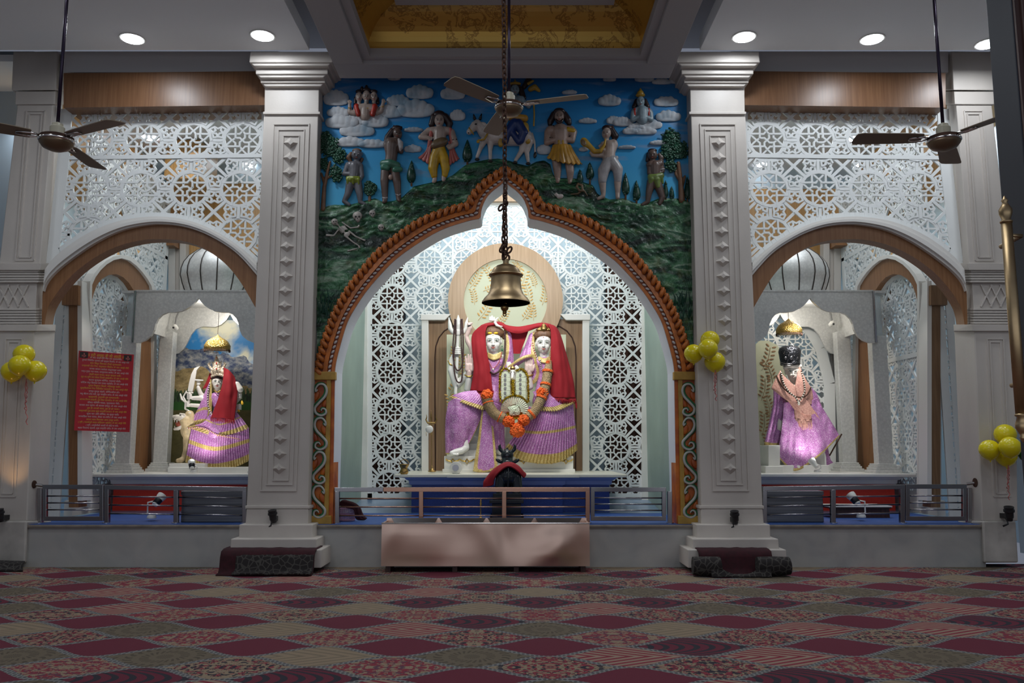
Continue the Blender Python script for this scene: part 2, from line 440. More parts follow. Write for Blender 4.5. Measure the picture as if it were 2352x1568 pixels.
mk('banner_red', (.50, .003, .015), .38); mk('print_yellow', (.75, .48, .03), .5); mk('print_white', (.68, .58, .56), .5); mk('print_dark', (.03, .01, .01), .5)
# relief paints
SKY_B = pt(0, 470, .1).z; SKY_T = pt(0, 175, .1).z
m = mk('sky_paint', (.05, .2, .45), .45)
x, y, z = m.xyz(); g = (z - SKY_B) / (SKY_T - SKY_B); n1 = m.noise(m.obj((.55, 1, 2.6)), 2.6, 5, .4)
base = m.ramp(g + (n1 - .5) * .25, [(0, (.05, .42, .70)), (.5, (.02, .28, .60)), (1, (.005, .13, .38))])
m.color(m.mix(((n1 - .56) * 5).mx(0).mn(.55), base, (.22, .32, .46)))
m = mk('cloud_paint', (.42, .46, .50), .6); f = m.noise(m.obj(), 5, 3); m.color(m.ramp(f, [(.3, (.24, .34, .42)), (.55, (.52, .54, .56))]))
m = mk('hill_paint', (.02, .07, .035), .32); f = m.noise(m.obj((.75, 1, 2.8)), 2.3, 6, 1.0); g2 = m.noise(m.obj(), 7, 4)
m.color(m.mix((g2 - .55) * 2, m.ramp(f, [(.34, (.004, .014, .009)), (.47, (.010, .062, .028)), (.57, (.05, .17, .07)), (.64, (.24, .34, .24)), (.68, (.02, .10, .045))]), (.12, .11, .01)))
m.bump(m.noise(m.obj(), 10, 5), .7, .06)
for k, c in dict(leaf_green=(.015, .075, .04), leaf_deep=(.008, .05, .03), trunk=(.20, .10, .05), bone=(.42, .38, .34), skin_grey=(.15, .15, .165), skin_brown=(.115, .075, .06),
                 skin_tan=(.36, .25, .20), skin_pale=(.42, .33, .28), skin_blue=(.24, .32, .36), hair_dark=(.03, .013, .012), cloth_lime=(.22, .27, .03), cloth_teal=(.05, .17, .11),
                 cloth_yellow=(.50, .30, .012), cloth_pink=(.46, .12, .10), cloth_red=(.45, .03, .015), cloth_white=(.40, .38, .38), cloth_saffron=(.48, .25, .03), cloth_blue=(.008, .03, .14), cloth_green=(.17, .24, .06),
                 bull_white=(.52, .46, .42), drum_brown=(.14, .09, .045), relief_gold=(.45, .27, .03), hoof=(.015, .012, .012)).items():
    m = mk(k, c, .35); m.mottle(9, .3)
m = mk('arch_orange', (.50, .145, .025), .4); m.mottle(9, .35)
m = mk('arch_brown', (.26, .055, .012), .5); mk('arch_bead', (.50, .45, .43), .4)
m = mk('pilaster_orange', (.50, .13, .008), .42); m.mottle(6, .35, 3, (1, 1, 1), (.30, .045, .008)); m = mk('pilaster_gold', (.42, .24, .035), .45); m.mottle(7, .3)
mk('scroll_green', (.02, .13, .05), .4); mk('scroll_white', (.42, .42, .39), .4)
# landscape print behind the left statue
m = mk('mountain_print', (.3, .3, .3), .5)
x, y, z = m.xyz(); v0 = pt(0, 740, 3.9).z; v1 = pt(0, 1080, 3.9).z; g = (v0 - z) / (v0 - v1)
n1 = m.noise(m.obj((1, 0, 1)), 2.0, 7, .3); n2 = m.noise(m.obj((1, 0, 1.6), rot=(0, .5, 0)), 7, 9, 0, .68); n3 = m.noise(m.obj((9, 0, 2)), 3, 5)
sky = m.mix(((n1 - .45) * 6).mx(0).mn(1), (.02, .20, .50), (.62, .60, .45))
mt = m.ramp(n2, [(.40, (.015, .03, .10)), (.5, (.12, .14, .18)), (.62, (.34, .33, .31)), (.72, (.52, .50, .44))])
slp = m.ramp(n2, [(.35, (.13, .09, .035)), (.65, (.42, .31, .14))])
fo = m.ramp(n3, [(.4, (.006, .015, .008)), (.62, (.05, .10, .03))])
lk = m.ramp(n2, [(.3, (.05, .045, .01)), (.7, (.12, .10, .035))])
rg = g - (x + 5.4) * .16 * (x > -5.4) + (n1 - .5) * .22
c = m.mix(rg > .17, sky, mt); c = m.mix(rg > .33, c, slp); c = m.mix((g + (n3 - .5) * .16 > .47) * (g < .56), c, fo); c = m.mix(g > .545, c, (.02, .08, .012)); c = m.mix(g > .60, c, lk)
m.color(c)
def emis(k, c, s):
    m = Mat(k, c); m.set(**{'Emission Color': (*c, 1), 'Emission Strength': s}); M[k] = m
emis('lamp_glow', (.86, .91, 1), 22)
M = {k: v.m for k, v in M.items()}
# ------------------------------------------------------------------ large structure
X0 = -.106                      # mirror axis of the facade
def mu(s, u): return u if s < 0 else 2318 - u      # left-half pixel -> this half's pixel
HZ = 7.6
b = MB(); b.add([(-11, -16, 0), (11, -16, 0), (11, .3, 0), (-11, .3, 0)], [(0, 1, 2, 3)]); struct(b.build('floor', M['hall_carpet']))
ZP = pt(1160, 1204, 0).z        # platform top
b = MB()
for (u0, u1) in ((60, 560), (715, 1603), (1757, 2258)):
    a = pt(u0, 1204, 0).x; c = pt(u1, 1204, 0).x
    b.box((a, 0, 0), (c, 5.2, ZP - .035))
struct(b.build('platform_base', M['grey_marble']))
b = MB()
for (u0, u1) in ((60, 560), (715, 1603), (1757, 2258)):
    a = pt(u0, 1204, 0).x; c = pt(u1, 1204, 0).x
    b.box((a, -.035, ZP - .04), (c, .35, ZP - .004))
struct(b.build('trim_1', M['nosing'], bevel=.008))
b = MB()
for (u0, u1) in ((60, 560), (715, 1603), (1757, 2258)):
    a = pt(u0, 1204, 0).x; c = pt(u1, 1204, 0).x
    b.box((a, .0, ZP - .03), (c, 1.9, ZP))
struct(b.build('floor_mat', M['blue_floor_mat']))
b = MB(); b.add([(-8, 1.9, ZP), (8, 1.9, ZP), (8, 5.0, ZP + .12), (-8, 5.0, ZP + .12)], [(0, 1, 2, 3)]); struct(b.build('floor_inner', M['inner_floor']))
# niche shell: outer walls, corridor back wall, niche ceiling
YB = 4.0
b = MB(); b.box((-9.2, 5.4, 0), (9.2, 5.6, HZ)); struct(b.build('wall_corridor', M['pale_blue_wall']))
b = MB()
for s in (-1, 1): b.box((X0 + s * 8.3 - .05, .5, 0), (X0 + s * 8.3 + .05, 5.5, HZ))
struct(b.build('wall_corridor_side', M['pale_blue_wall']))
b = MB(); b.box((-9.2, .3, 6.95), (9.2, 5.5, 7.05)); struct(b.build('ceiling_niche', M['ceiling_paint']))
# partitions between the centre and side niches (behind the big pillars)
for s in (-1, 1):
    xa = pt(mu(s, 770), 900, .45).x; xb = pt(mu(s, 836), 900, YB).x; xo = X0 + s * 3.15
    b = MB(); b.prism([(xa, .3, ZP), (xb, YB, ZP), (xo, YB, ZP), (xo, .3, ZP)], (0, 0, 6.95 - ZP)); struct(b.build('wall_niche_' + ('left' if s < 0 else 'right'), M['green_paint']))
    b = MB()                       # thin pipe-like pilaster at the back corner
    b.pxbox(mu(s, 836) - 7, 500, mu(s, 836) + 7, 1150, YB - .12, YB); struct(b.build('trim_2', M['white_marble']))
# hall side walls + walls beyond the outer columns
b = MB()
for s in (-1, 1):
    b.box((s * 10.6 - .1, -13, 0), (s * 10.6 + .1, 1.5, HZ))
struct(b.build('wall_hall_side', M['hall_wall']))
b = MB()
for s in (-1, 1):
    b.box((s * 10.6, 1.3, 0), (s * 7.4, 1.5, HZ))
struct(b.build('wall_hall_back', M['hall_wall']))
# ceiling: high slab, beam frame round the golden coffer, dropped side panels
b = MB(); b.box((-10.6, -13, 7.75), (10.6, 1.5, 7.85)); struct(b.build('ceiling', M['recess_paint']))
YS = -.55
pS = pt(781, 180, YS); pS2 = pt(1538, 180, YS); ZS = pS.z
i1 = ptz(834, 147, ZS); i2 = ptz(1485, 149, ZS)
b = MB(); ZT = ZS + .75
b.box((pS.x, i1.y, ZS), (pS2.x, YS, ZT)); b.box((pS.x, -9, ZS), (i1.x, i1.y, ZT)); b.box((i2.x, -9, ZS), (pS2.x, i1.y, ZT))
b.box((pS.x, -9.6, ZS), (pS2.x, -9, ZT))
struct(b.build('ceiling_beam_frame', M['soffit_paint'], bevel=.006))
b = MB(); st = .05; q = .1       # the stepped inner lip
a0, a1, ya = i1.x + .002, i2.x - .002, i1.y - .002
b.box((a0, ya - q, ZS + st), (a1, ya, ZS + .16)); b.box((a0, -9, ZS + st), (a0 + q, ya - q, ZS + .16)); b.box((a1 - q, -9, ZS + st), (a1, ya - q, ZS + .16))
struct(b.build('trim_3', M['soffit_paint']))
# gold coved vault
b = MB(); gx0, gx1, gy = a0 + q * .6, a1 - q * .6, ya - q * .6; RC = .50; zc = ZS + .14
def cove(k): a = PI / 2 * k / 12; return RC * (1 - math.cos(a)), RC * math.sin(a) * .9
rows = []
for k in range(13):
    d, h = cove(k); rows.append([(gx0 + d, -9, zc + h), (gx0 + d, gy - d, zc + h), (gx1 - d, gy - d, zc + h), (gx1 - d, -9, zc + h)])
b.grid(rows); struct(b.build('ceiling_gold_cove', M['gold_brocade']))
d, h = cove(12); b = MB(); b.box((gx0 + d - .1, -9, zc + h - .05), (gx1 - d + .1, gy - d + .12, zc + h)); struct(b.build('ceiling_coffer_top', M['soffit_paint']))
for s in (-1, 1):
    c = pt(mu(s, 711), 112, -.5); far = pt(mu(s, 0), 124, -.5); ZD = c.z - .02
    x0, x1 = sorted((c.x, s * 10.5)); b = MB(); b.box((x0, -9.5, ZD), (x1, -.5, ZD + .2)); struct(b.build('ceiling_panel_' + ('left' if s < 0 else 'right'), M['ceiling_paint'], bevel=.004))
    for (u, v) in ((304, 88), (603, 81), (50, 100)) if s < 0 else ((1709, 84), (2003, 89), (2268, 100)):
        if u == 50: continue
        p = ptz(u, v, ZD)
        t = thing('downlight', {304: 'round ceiling downlight nearer the left ceiling fan', 603: 'round ceiling downlight beside the left big pillar', 1709: 'round ceiling downlight beside the right big pillar',
                                2003: 'round ceiling downlight between two others over the right screen', 2268: 'round ceiling downlight half hidden by the dark doorframe'}[u], 'downlight', (p.x, p.y, ZD), 'round downlights of the hall ceiling')
        MB().lathe((p.x, p.y, ZD - .012), [(.155, 0), (.16, .006), (.16, .014)]).build('rim', M['white_plastic'], t)
        MB().lathe((p.x, p.y, ZD - .017), [(.132, 0), (.135, .006)]).build('diffuser', M['lamp_glow'], t)
        area('downlight_light', (p.x, p.y, ZD - .04), .26, 17, COOL)
    # recess wall above beam + wooden beam over the screen
    b = MB(); b.pxbox(mu(s, 140), 118, mu(s, 640), 166, .12, .5); struct(b.build('wall_lintel_' + ('left' if s < 0 else 'right'), M['recess_paint']))
    b = MB(); b.prism([pt(mu(s, 146), 168, .02), pt(mu(s, 146), 247, .02), pt(mu(s, 615), 241, .02), pt(mu(s, 615), 163, .02)], (0, .5, 0)); struct(b.build('beam_' + ('left' if s < 0 else 'right'), M['beam_veneer']))
# inner ceiling lamps seen through the pierced screens
for (u, v) in ((345, 316), (580, 385), (1740, 387), (1965, 318), (1826, 503)):
    p = ptz(u, v, 6.95); p.y = min(p.y, 4.6)
    t = MB().lathe((p.x, p.y, 6.925), [(.10, 0), (.11, .01), (.11, .02)]).build('downlight', [M['lamp_glow']])
    props(t, 'small round lamp glowing behind the ' + ('left' if u < 1176 else 'right') + ' pierced screen, ' + {345: 'the higher one', 580: 'the lower one', 1740: 'close to the big pillar', 1965: 'the highest one', 1826: 'the lowest one'}[u], 'downlight', 'small lamps behind the pierced screens')
# big pillars
PYF = -.12
for s in (-1, 1):
    nm = 'pillar'
    t = thing(nm, ('left' if s < 0 else 'right') + ' big cream marble pillar with a column of pyramid studs', 'pillar', (X0 + s * 3.1, .3, 0), 'big marble pillars')
    def P(u, v, Y=PYF): return pt(mu(s, u), v, Y)
    def quad(b, u0a, u0b, u1a, u1b, v0, v1, Y, dep, m=0): b.prism([P(u0a, v0, Y), P(u0b, v1, Y), P(u1b, v1, Y), P(u1a, v0, Y)], (0, dep, 0), m)
    b = MB(); quad(b, 606, 566, 731, 707, 258, 1166, PYF, .6); quad(b, 608, 607, 733, 732, 190, 259, PYF, .6)
    b.build('shaft', M['cream_marble'], t, bevel=.01)
    b = MB(); quad(b, 604, 604, 735, 735, 256, 262, PYF - .03, .5); quad(b, 563, 563, 711, 711, 1161, 1168, PYF - .03, .5)
    b.build('band', M['cream_marble'], t, bevel=.006)
    b = MB()                        # capital, three projecting steps
    for (u0, u1, v0, v1, e) in ((597, 747, 172, 190, .10), (586, 753, 152, 170, .20), (571, 764, 118, 143, .32)):
        quad(b, u0 + (4 if e > .3 else 1), u0 + 1, u1, u1, v0, v1, PYF - e, .8 + e)
        quad(b, u0 + 3, u0 + 12, u1 - 2, u1 - 10, v1, v1 + 8, PYF - e + .03, .7 + e)
    b.build('capital', M['cream_marble'], t, bevel=.012)
    b = MB(); quad(b, 566, 563, 708, 707, 1168, 1206, PYF - .02, .5); quad(b, 549, 548, 718, 718, 1204, 1238, -.26, .7); quad(b, 530, 528, 727, 727, 1237, 1262, -.42, .8)
    b.build('plinth', M['cream_marble'], t, bevel=.012)
    b = MB(); quad(b, 512, 510, 738, 738, 1262, 1304, -.52, .9); b.build('plinth_foot', M['cream_marble'], t, bevel=.01)
    # recessed panel mouldings: raised frames
    b = MB()
    def fr(u0, u1, v0, v1, ut, wd, e):  # ut: lean per px of v
        f = lambda u, v: (u - ut * (v - v0))
        for (a, c, d, g) in ((u0, u0 + wd, v0, v1), (u1 - wd, u1, v0, v1)):
            b.prism([P(f(a, d), d, PYF - e), P(f(a, g), g, PYF - e), P(f(c, g), g, PYF - e), P(f(c, d), d, PYF - e)], (0, e + .01, 0))
        for (d, g) in ((v0, v0 + wd), (v1 - wd, v1)):
            b.prism([P(f(u0, d), d, PYF - e - .002), P(f(u0, g), g, PYF - e - .002), P(f(u1, g), g, PYF - e - .002), P(f(u1, d), d, PYF - e - .002)], (0, e + .01, 0))
    fr(627, 711, 283, 1128, .036, 3, .016); fr(638, 700, 296, 1114, .034, 2.5, .012); fr(650, 688, 310, 1104, .032, 2, .014)
    b.build('panel_moulding', M['cream_marble'], t)
    cx = lambda v: 667 - (v - 330) * .0355
    for k in range(23):
        v = 328 + k * 34.0; w = 17; uc = cx(v)
        cs = [P(uc - w, v), P(uc, v - 13), P(uc + w, v), P(uc, v + 13)]
        w2 = 6; ins = [P(uc - w2, v - 1, PYF - .05), P(uc, v - 6, PYF - .05), P(uc + w2, v - 1, PYF - .05), P(uc, v + 4, PYF - .05)]
        q = MB(); q.add(cs + ins, [(0, 1, 5, 4), (1, 2, 6, 5), (2, 3, 7, 6), (3, 0, 4, 7), (4, 5, 6, 7)]); q.build('pyramid_stud', M['cream_marble'], t)
    # outer column: front face + angled face turned to the niche
    t = thing('corner_column', ('left' if s < 0 else 'right') + ' outer cream marble column with a lattice carved band', 'column', (X0 + s * 7.1, .5, 0), 'outer marble columns')
    YC = .05
    def colseg(b, uo0, uo1, uc0, uc1, ui0, ui1, v0, v1, e=0):   # outer / chamfer corner / inner x at top (0) and bottom (1)
        ya, yb = YC - e, YC + .45 - e
        top = [P(uo0, v0, ya), P(uc0, v0, ya), P(ui0, v0, yb)]; bot = [P(uo1, v1, ya), P(uc1, v1, ya), P(ui1, v1, yb)]
        top += [Vector((top[2].x - s * -.12, .62, top[2].z)), Vector((top[0].x, .62, top[0].z))]; bot += [Vector((bot[2].x - s * -.12, .62, bot[2].z)), Vector((bot[0].x, .62, bot[0].z))]
        n = 5; b.add(top + bot, [tuple(range(5)), tuple(range(9, 4, -1))] + [(i, i + 5, (i + 1) % 5 + 5, (i + 1) % 5) for i in range(5)])
    b = MB(); colseg(b, 40, -2, 122, 92, 144, 122, 240, 606)
    b.build('upper_shaft', M['cream_marble'], t, bevel=.01)
    b = MB(); colseg(b, 30, 26, 132, 128, 152, 148, 118, 207, .05); colseg(b, 35, 34, 127, 125, 147, 146, 209, 240, .02); b.build('capital', M['cream_marble'], t, bevel=.012)
    b = MB(); colseg(b, -12, -12, 95, 92, 126, 124, 604, 620, .06)
    for k in range(5): colseg(b, -8, -8, 88, 88, 114, 114, 620 + k * 6, 624.5 + k * 6, .02 + .02)
    for k in range(6): colseg(b, -11, -11, 82, 82, 106, 106, 708 + k * 6.2, 712.5 + k * 6.2, .04)
    colseg(b, -8, -8, 86, 80, 110, 104, 622, 746, .0)
    colseg(b, -12, -12, 86, 84, 128, 127, 745, 760, .10); b.build('carved_band', M['cream_marble'], t, bevel=.004)
    b = MB()
    for k in range(-1, 5):
        for (du, sg) in ((0, 1), (0, -1)):
            a0_ = -4 + k * 22; P0 = P(a0_ if sg > 0 else a0_ + 25, 654, YC - .012); P1 = P(a0_ + 25 if sg > 0 else a0_, 704, YC - .012)
            P0b = P(a0_ if sg < 0 else a0_ + 25, 654, YC - .012)
            if -8 < a0_ < 62: b.tube([P0, P1], .012, 4)
    b.build('carved_lattice', M['cream_marble'], t)
    b = MB(); colseg(b, -14, -20, 80, 62, 126, 108, 758, 1196, .07); b.build('lower_shaft', M['cream_marble'], t, bevel=.012)
    b = MB(); colseg(b, -16, -22, 60, 58, 118, 80, 1196, 1292, .12); b.build('plinth', M['stained_marble'], t, bevel=.02)
    b = MB()
    def strip(u0, v0, u1, v1, wd, Y, e):
        a = P(u0, v0, Y); c = P(u1, v1, Y); b.tube([a + Vector((0, -e, 0)), c + Vector((0, -e, 0))], wd, 4)
    for (ua, ub, va, vb, ln) in ((62, 104, 255, 598, -.075), (14, 52, 778, 1140, -.045)):
        for i in (0, 7):
            L0, L1 = ua + i, ub - i; h = (vb - va)
            strip(L0, va + i, L0 + ln * h, vb - i, .012, YC - (.07 if va > 700 else 0), .004); strip(L1, va + i, L1 + ln * h, vb - i, .012, YC - (.07 if va > 700 else 0), .004)
            strip(L0, va + i, L1, va + i, .012, YC - (.07 if va > 700 else 0), .004); strip(L0 + ln * h, vb - i, L1 + ln * h, vb - i, .012, YC - (.07 if va > 700 else 0), .004)
    b.build('panel_moulding', M['cream_marble'], t)
# ------------------------------------------------------------------ pierced screens
def unit_segs():
    S = []
    TK, TN = .060, .036
    rg = lambda r, a: (r * math.cos(a), r * math.sin(a))
    for k in range(16): S.append((*rg(.372, PI * 2 * k / 16), *rg(.372, PI * 2 * (k + 1) / 16), TK))
    S.append((0, .37, 0, .63, TK)); S.append((.37, 0, .63, 0, TK))
    base = [(0, 0, .05, .05), (.05, .05, .05, .14), (.14, .14, .14, .06), (.14, .06, .21, 0), (.14, -.05, .21, 0), (.14, .14, .14, .35), (.14, .14, .35, .14), (.05, .14, .14, .14), (.21, 0, .33, .12), (.21, 0, .33, -.12)]
    for (x0, y0, x1, y1) in base:
        for k in range(4):
            S.append((x0, y0, x1, y1, TN)); x0, y0, x1, y1 = -y0, x0, -y1, x1
    def star(cx, cy, a0):
        P_ = lambda r, k, h: (cx + r * math.cos(a0 + h + 2 * PI * k / 5), cy + r * math.sin(a0 + h + 2 * PI * k / 5))
        o = [P_(.122, k, 0) for k in range(5)]; n = [P_(.058, k, PI / 5) for k in range(5)]; e = [P_(.168, k, PI / 5) for k in range(5)]
        for k in range(5):
            S.append((*o[k], *n[k], TN)); S.append((*n[k], *o[(k + 1) % 5], TN))
            if k != 2: S.append((*o[k], *e[k], TN)); S.append((*e[k], *o[(k + 1) % 5], TN))
    star(.5, .195, PI / 2 + PI); star(.5, -.195, PI / 2); star(.195, .5, PI); star(-.195, .5, 0)
    for a in range(4):
        q = PI / 4 + a * PI / 2; S.append((.5, .5, .5 + .32 * math.cos(q), .5 + .32 * math.sin(q), TK))
    return S
SEGS = unit_segs()
def lattice(b, O, U, V, N, W, H, cu, cv, off, region=None, th=.03, wsc=1.0):
    O, U, V, N = Vector(O), Vector(U), Vector(V), Vector(N) * th
    vs, fs = b.v, b.f; cnt = 0; NU_ = N.normalized()
    for i in range(math.floor(-off[0] / cu) - 1, math.ceil((W - off[0]) / cu) + 1):
        for j in range(math.floor(-off[1] / cv) - 1, math.ceil((H - off[1]) / cv) + 1):
            for (x0, y0, x1, y1, w) in SEGS:
                a0, b0, a1, b1 = off[0] + (i + x0) * cu, off[1] + (j + y0) * cv, off[0] + (i + x1) * cu, off[1] + (j + y1) * cv
                if max(a0, a1) < 0 or min(a0, a1) > W or max(b0, b1) < 0 or min(b0, b1) > H: continue
                n = 1
                ends = []
                for (p, q) in ((a0, b0), (a1, b1)): ends.append(0 <= p <= W and 0 <= q <= H and (region is None or region(p, q)))
                parts = [(0, 1)]
                if not all(ends):
                    parts = [(k / 5, (k + 1) / 5) for k in range(5)]
                    parts = [(s0, s1) for s0, s1 in parts if (lambda p, q: 0 <= p <= W and 0 <= q <= H and (region is None or region(p, q)))(a0 + (a1 - a0) * (s0 + s1) / 2, b0 + (b1 - b0) * (s0 + s1) / 2)]
                dx, dy_ = a1 - a0, b1 - b0; L = math.hypot(dx, dy_) + 1e-9; hx, hy = -dy_ / L * w * cu * .5 * wsc, dx / L * w * cu * .5 * wsc
                ex, ey = dx / L * w * cu * .3, dy_ / L * w * cu * .3
                cnt += 1; jt = NU_ * (.0015 + (cnt % 37) * .0004)
                for s0, s1 in parts:
                    A = (a0 + dx * s0 - (ex if s0 == 0 else 0), b0 + dy_ * s0 - (ey if s0 == 0 else 0)); B = (a0 + dx * s1 + (ex if s1 == 1 else 0), b0 + dy_ * s1 + (ey if s1 == 1 else 0))
                    k = len(vs)
                    for nn in (0, 1):
                        for (p, q) in ((A[0] + hx, A[1] + hy), (A[0] - hx, A[1] - hy), (B[0] - hx, B[1] - hy), (B[0] + hx, B[1] + hy)):
                            r = O + U * p + V * q + jt + N * nn; vs.append((r.x, r.y, r.z))
                    for f in ((0, 1, 2, 3), (7, 6, 5, 4), (0, 4, 5, 1), (2, 6, 7, 3), (1, 5, 6, 2), (3, 7, 4, 0)): fs.append(tuple(k + t_ for t_ in f)); b.m.append(0)
    return b
def flatbar(b, a, c, w, vec, m=0):     # bar with flat face between two points, w = width, in the plane normal to vec
    a, c, vec = Vector(a), Vector(c), Vector(vec); h = (c - a).cross(vec).normalized() * w / 2
    b.prism([a + h, a - h, c - h, c + h], vec, m)
# --- left / right arch shapes in left-half pixels
ARC_OUT = [(103, 618), (128, 587), (177, 550), (225, 524), (274, 507), (322, 499), (366, 497), (419, 503), (468, 518), (516, 543), (552, 568), (590, 602)]
ARC_WOOD = [(96, 745), (97, 700), (101, 658), (128, 623), (177, 584), (225, 553), (274, 530), (322, 518), (366, 514), (419, 519), (468, 535), (516, 561), (552, 589), (590, 632)]
ARC_IN = [(102, 750), (111, 705), (141, 659), (177, 621), (225, 587), (274, 564), (322, 552), (366, 549), (419, 553), (468, 570), (516, 604), (552, 647), (590, 712)]
YA = .14
for s in (-1, 1):
    side = 'left' if s < 0 else 'right'
    def P(u, v, Y=YA): return pt(mu(s, u), v, Y)
    t = thing('wooden_arch', 'wooden arch with white moulded rim in the ' + side + ' side bay', 'arch', P(350, 1200), 'wooden arches of the side bays')
    ow = smoothline([Vector((*p, 0)) for p in ARC_WOOD], 4); iw = smoothline([Vector((*p, 0)) for p in ARC_IN], 4); oo = smoothline([Vector((*p, 0)) for p in ARC_OUT], 4)
    def ribbon(A, B, Y, dep, name, mat, n=60):
        b = MB()
        def at(Pl, f): q = f * (len(Pl) - 1); i = min(int(q), len(Pl) - 2); return Pl[i] + (Pl[i + 1] - Pl[i]) * (q - i)
        rows = [[], [], [], []]
        for k in range(n + 1):
            a = at(A, k / n); c = at(B, k / n); a = P(a.x, a.y, Y); c = P(c.x, c.y, Y); dv = Vector((0, dep, 0))
            rows[0].append(a + dv); rows[1].append(a); rows[2].append(c); rows[3].append(c + dv)
        b.grid(rows + [rows[0]]); return b.build(name, mat, t, smooth=True, auto=.6)
    ribbon(ow, iw, YA, .2, 'wood_band', M['brown_veneer'])
    ww = [p for p in ow if p.y < 668]
    o1 = [a + (c - a) * .35 for a, c in zip(resample(oo, 12), resample(oo, 12))]
    def lerpline(A, B, f, n=60):
        def at(Pl, g): q = g * (len(Pl) - 1); i = min(int(q), len(Pl) - 2); return Pl[i] + (Pl[i + 1] - Pl[i]) * (q - i)
        return [at(A, k / n).lerp(at(B, k / n), f) for k in range(n + 1)]
    for (f0, f1, e) in ((0, .34, .05), (.34, .68, .10), (.68, 1, .06)):
        ribbon(lerpline(oo, ww, f0), lerpline(oo, ww, f1), YA - e, .2, 'rim_moulding', M['white_trim'])
    # upper pierced screens of the bay: two panels
    t = thing('pierced_screen', 'white geometric pierced screen above the arch of the ' + side + ' bay', 'screen', P(370, 500, .3), 'pierced screens above the side arches')
    YL = .26
    arc = [(p.x, p.y) for p in oo]
    polyU = [(152, 250), (604, 244), (604, 357), (146, 362)]
    polyL = [(146, 362), (604, 357), (604, 612)] + [(u, v - 2) for u, v in reversed(arc)] + [(120, 600)]
    for poly, k in ((polyU, 0), (polyL, 1)):
        W3 = [P(u, v, YL) for u, v in poly]; W2 = [(p.x, p.z) for p in W3]
        x0 = min(p[0] for p in W2); x1 = max(p[0] for p in W2); z0 = min(p[1] for p in W2); z1 = max(p[1] for p in W2)
        # inner holes region is inset from the outline by the plate margin
        C = (P(329, 321, YL) if k == 0 else P(321, 433, YL))
        b = MB(); lattice(b, (x0, YL, z0), (1, 0, 0), (0, 0, 1), (0, 1, 0), x1 - x0, z1 - z0, .690, .655, (C.x - x0, C.z - z0), lambda p, q: inpoly(p + x0, q + z0, W2), .025)
        n = len(W3)
        for i in range(n):
            A, B = W3[i], W3[(i + 1) % n]; w = .10
            if k == 1 and 3 <= i < n - 2: w = .09
            if (k == 0 and i == 2) or (k == 1 and i == 0): w = .055
            if (k == 0 and i == 0): w = .16
            if (k == 0 and i == 3) or (k == 1 and i == n - 1): w = .16
            if (k == 1 and i == n - 2): w = .1
            if (k == 0 and i == 1) or (k == 1 and i == 1): w = .04
            flatbar(b, A + Vector((0, -.0011 * (i % 7), 0)), B + Vector((0, -.0011 * (i % 7), 0)), w, (0, .026, 0))
        b.build('screen_panel', M['white_lacquer'], t)
# ------------------------------------------------------------------ centre arch with painted relief wall
YM = .12
IN_L = [(761, 1200), (764, 1100), (767, 1000), (769, 853), (773, 826), (786, 777), (798, 740), (815, 708), (845, 664), (884, 620), (911, 594), (955, 562), (1013, 528), (1072, 508), (1100, 502)]
IN_T = [(1104, 498), (1106, 480), (1116, 456), (1131, 439), (1148, 426), (1159, 416)]
OUT_L = [(720, 853), (724, 822), (735, 783), (752, 737), (770, 697), (795, 655), (823, 618), (852, 582), (896, 544), (940, 511), (984, 489), (1028, 473), (1066, 465)]
OUT_T = [(1072, 459), (1081, 442), (1101, 421), (1125, 403), (1142, 392), (1159, 380)]
def sl(P, n): return [(p.x, p.y) for p in smoothline([Vector((*q, 0)) for q in P], n)]
inL = sl(IN_L[3:], 4) + sl(IN_T, 4); outL = sl(OUT_L, 4) + sl(OUT_T, 4)
mir = lambda P: [(2318 - u, v) for u, v in reversed(P)]
inner = inL + mir(inL)[1:]; outer = outL + mir(outL)[1:]
mural = thing('relief_mural', 'big painted relief wall of blue sky, clouds and green hills above the orange arch', 'mural', pt(1159, 860, YM))
# sky panel (down to behind the hills)
b = MB(); n = 60; rows = [[], []]
u0, u1 = 728, 1592
def arch_v(u, Pl=outer):
    best = 853.0
    for (a, c), (d, e) in zip(Pl, Pl[1:]):
        if (a <= u < d): return c + (e - c) * (u - a) / (d - a + 1e-9)
    return 853.0
for k in range(n + 1):
    u = u0 + (u1 - u0) * k / n
    rows[0].append(pt(u, 165, YM)); rows[1].append(pt(u, min(arch_v(u) + 10, 860), YM))
b.grid(rows); b.grid([[p + Vector((0, .25, 0)) for p in r] for r in rows]); b.build('sky_panel', M['sky_paint'], mural)
TOPL = [(725, 486), (750, 474), (768, 470), (800, 471), (830, 463), (862, 455), (880, 464), (905, 461), (925, 452), (950, 428), (985, 420), (1015, 414), (1040, 402), (1057, 388), (1072, 377), (1095, 371), (1120, 366), (1145, 364), (1170, 369), (1190, 376), (1213, 381), (1232, 371), (1250, 368), (1264, 377), (1270, 402), (1285, 408), (1322, 410), (1345, 420), (1362, 425), (1373, 446), (1400, 458), (1433, 455), (1460, 466), (1480, 468), (1497, 462), (1515, 455), (1545, 455), (1571, 457), (1582, 463), (1596, 464)]
b = MB(); cols = []
NU = 216; NR = 56
rows = [[] for _ in range(NR + 1)]
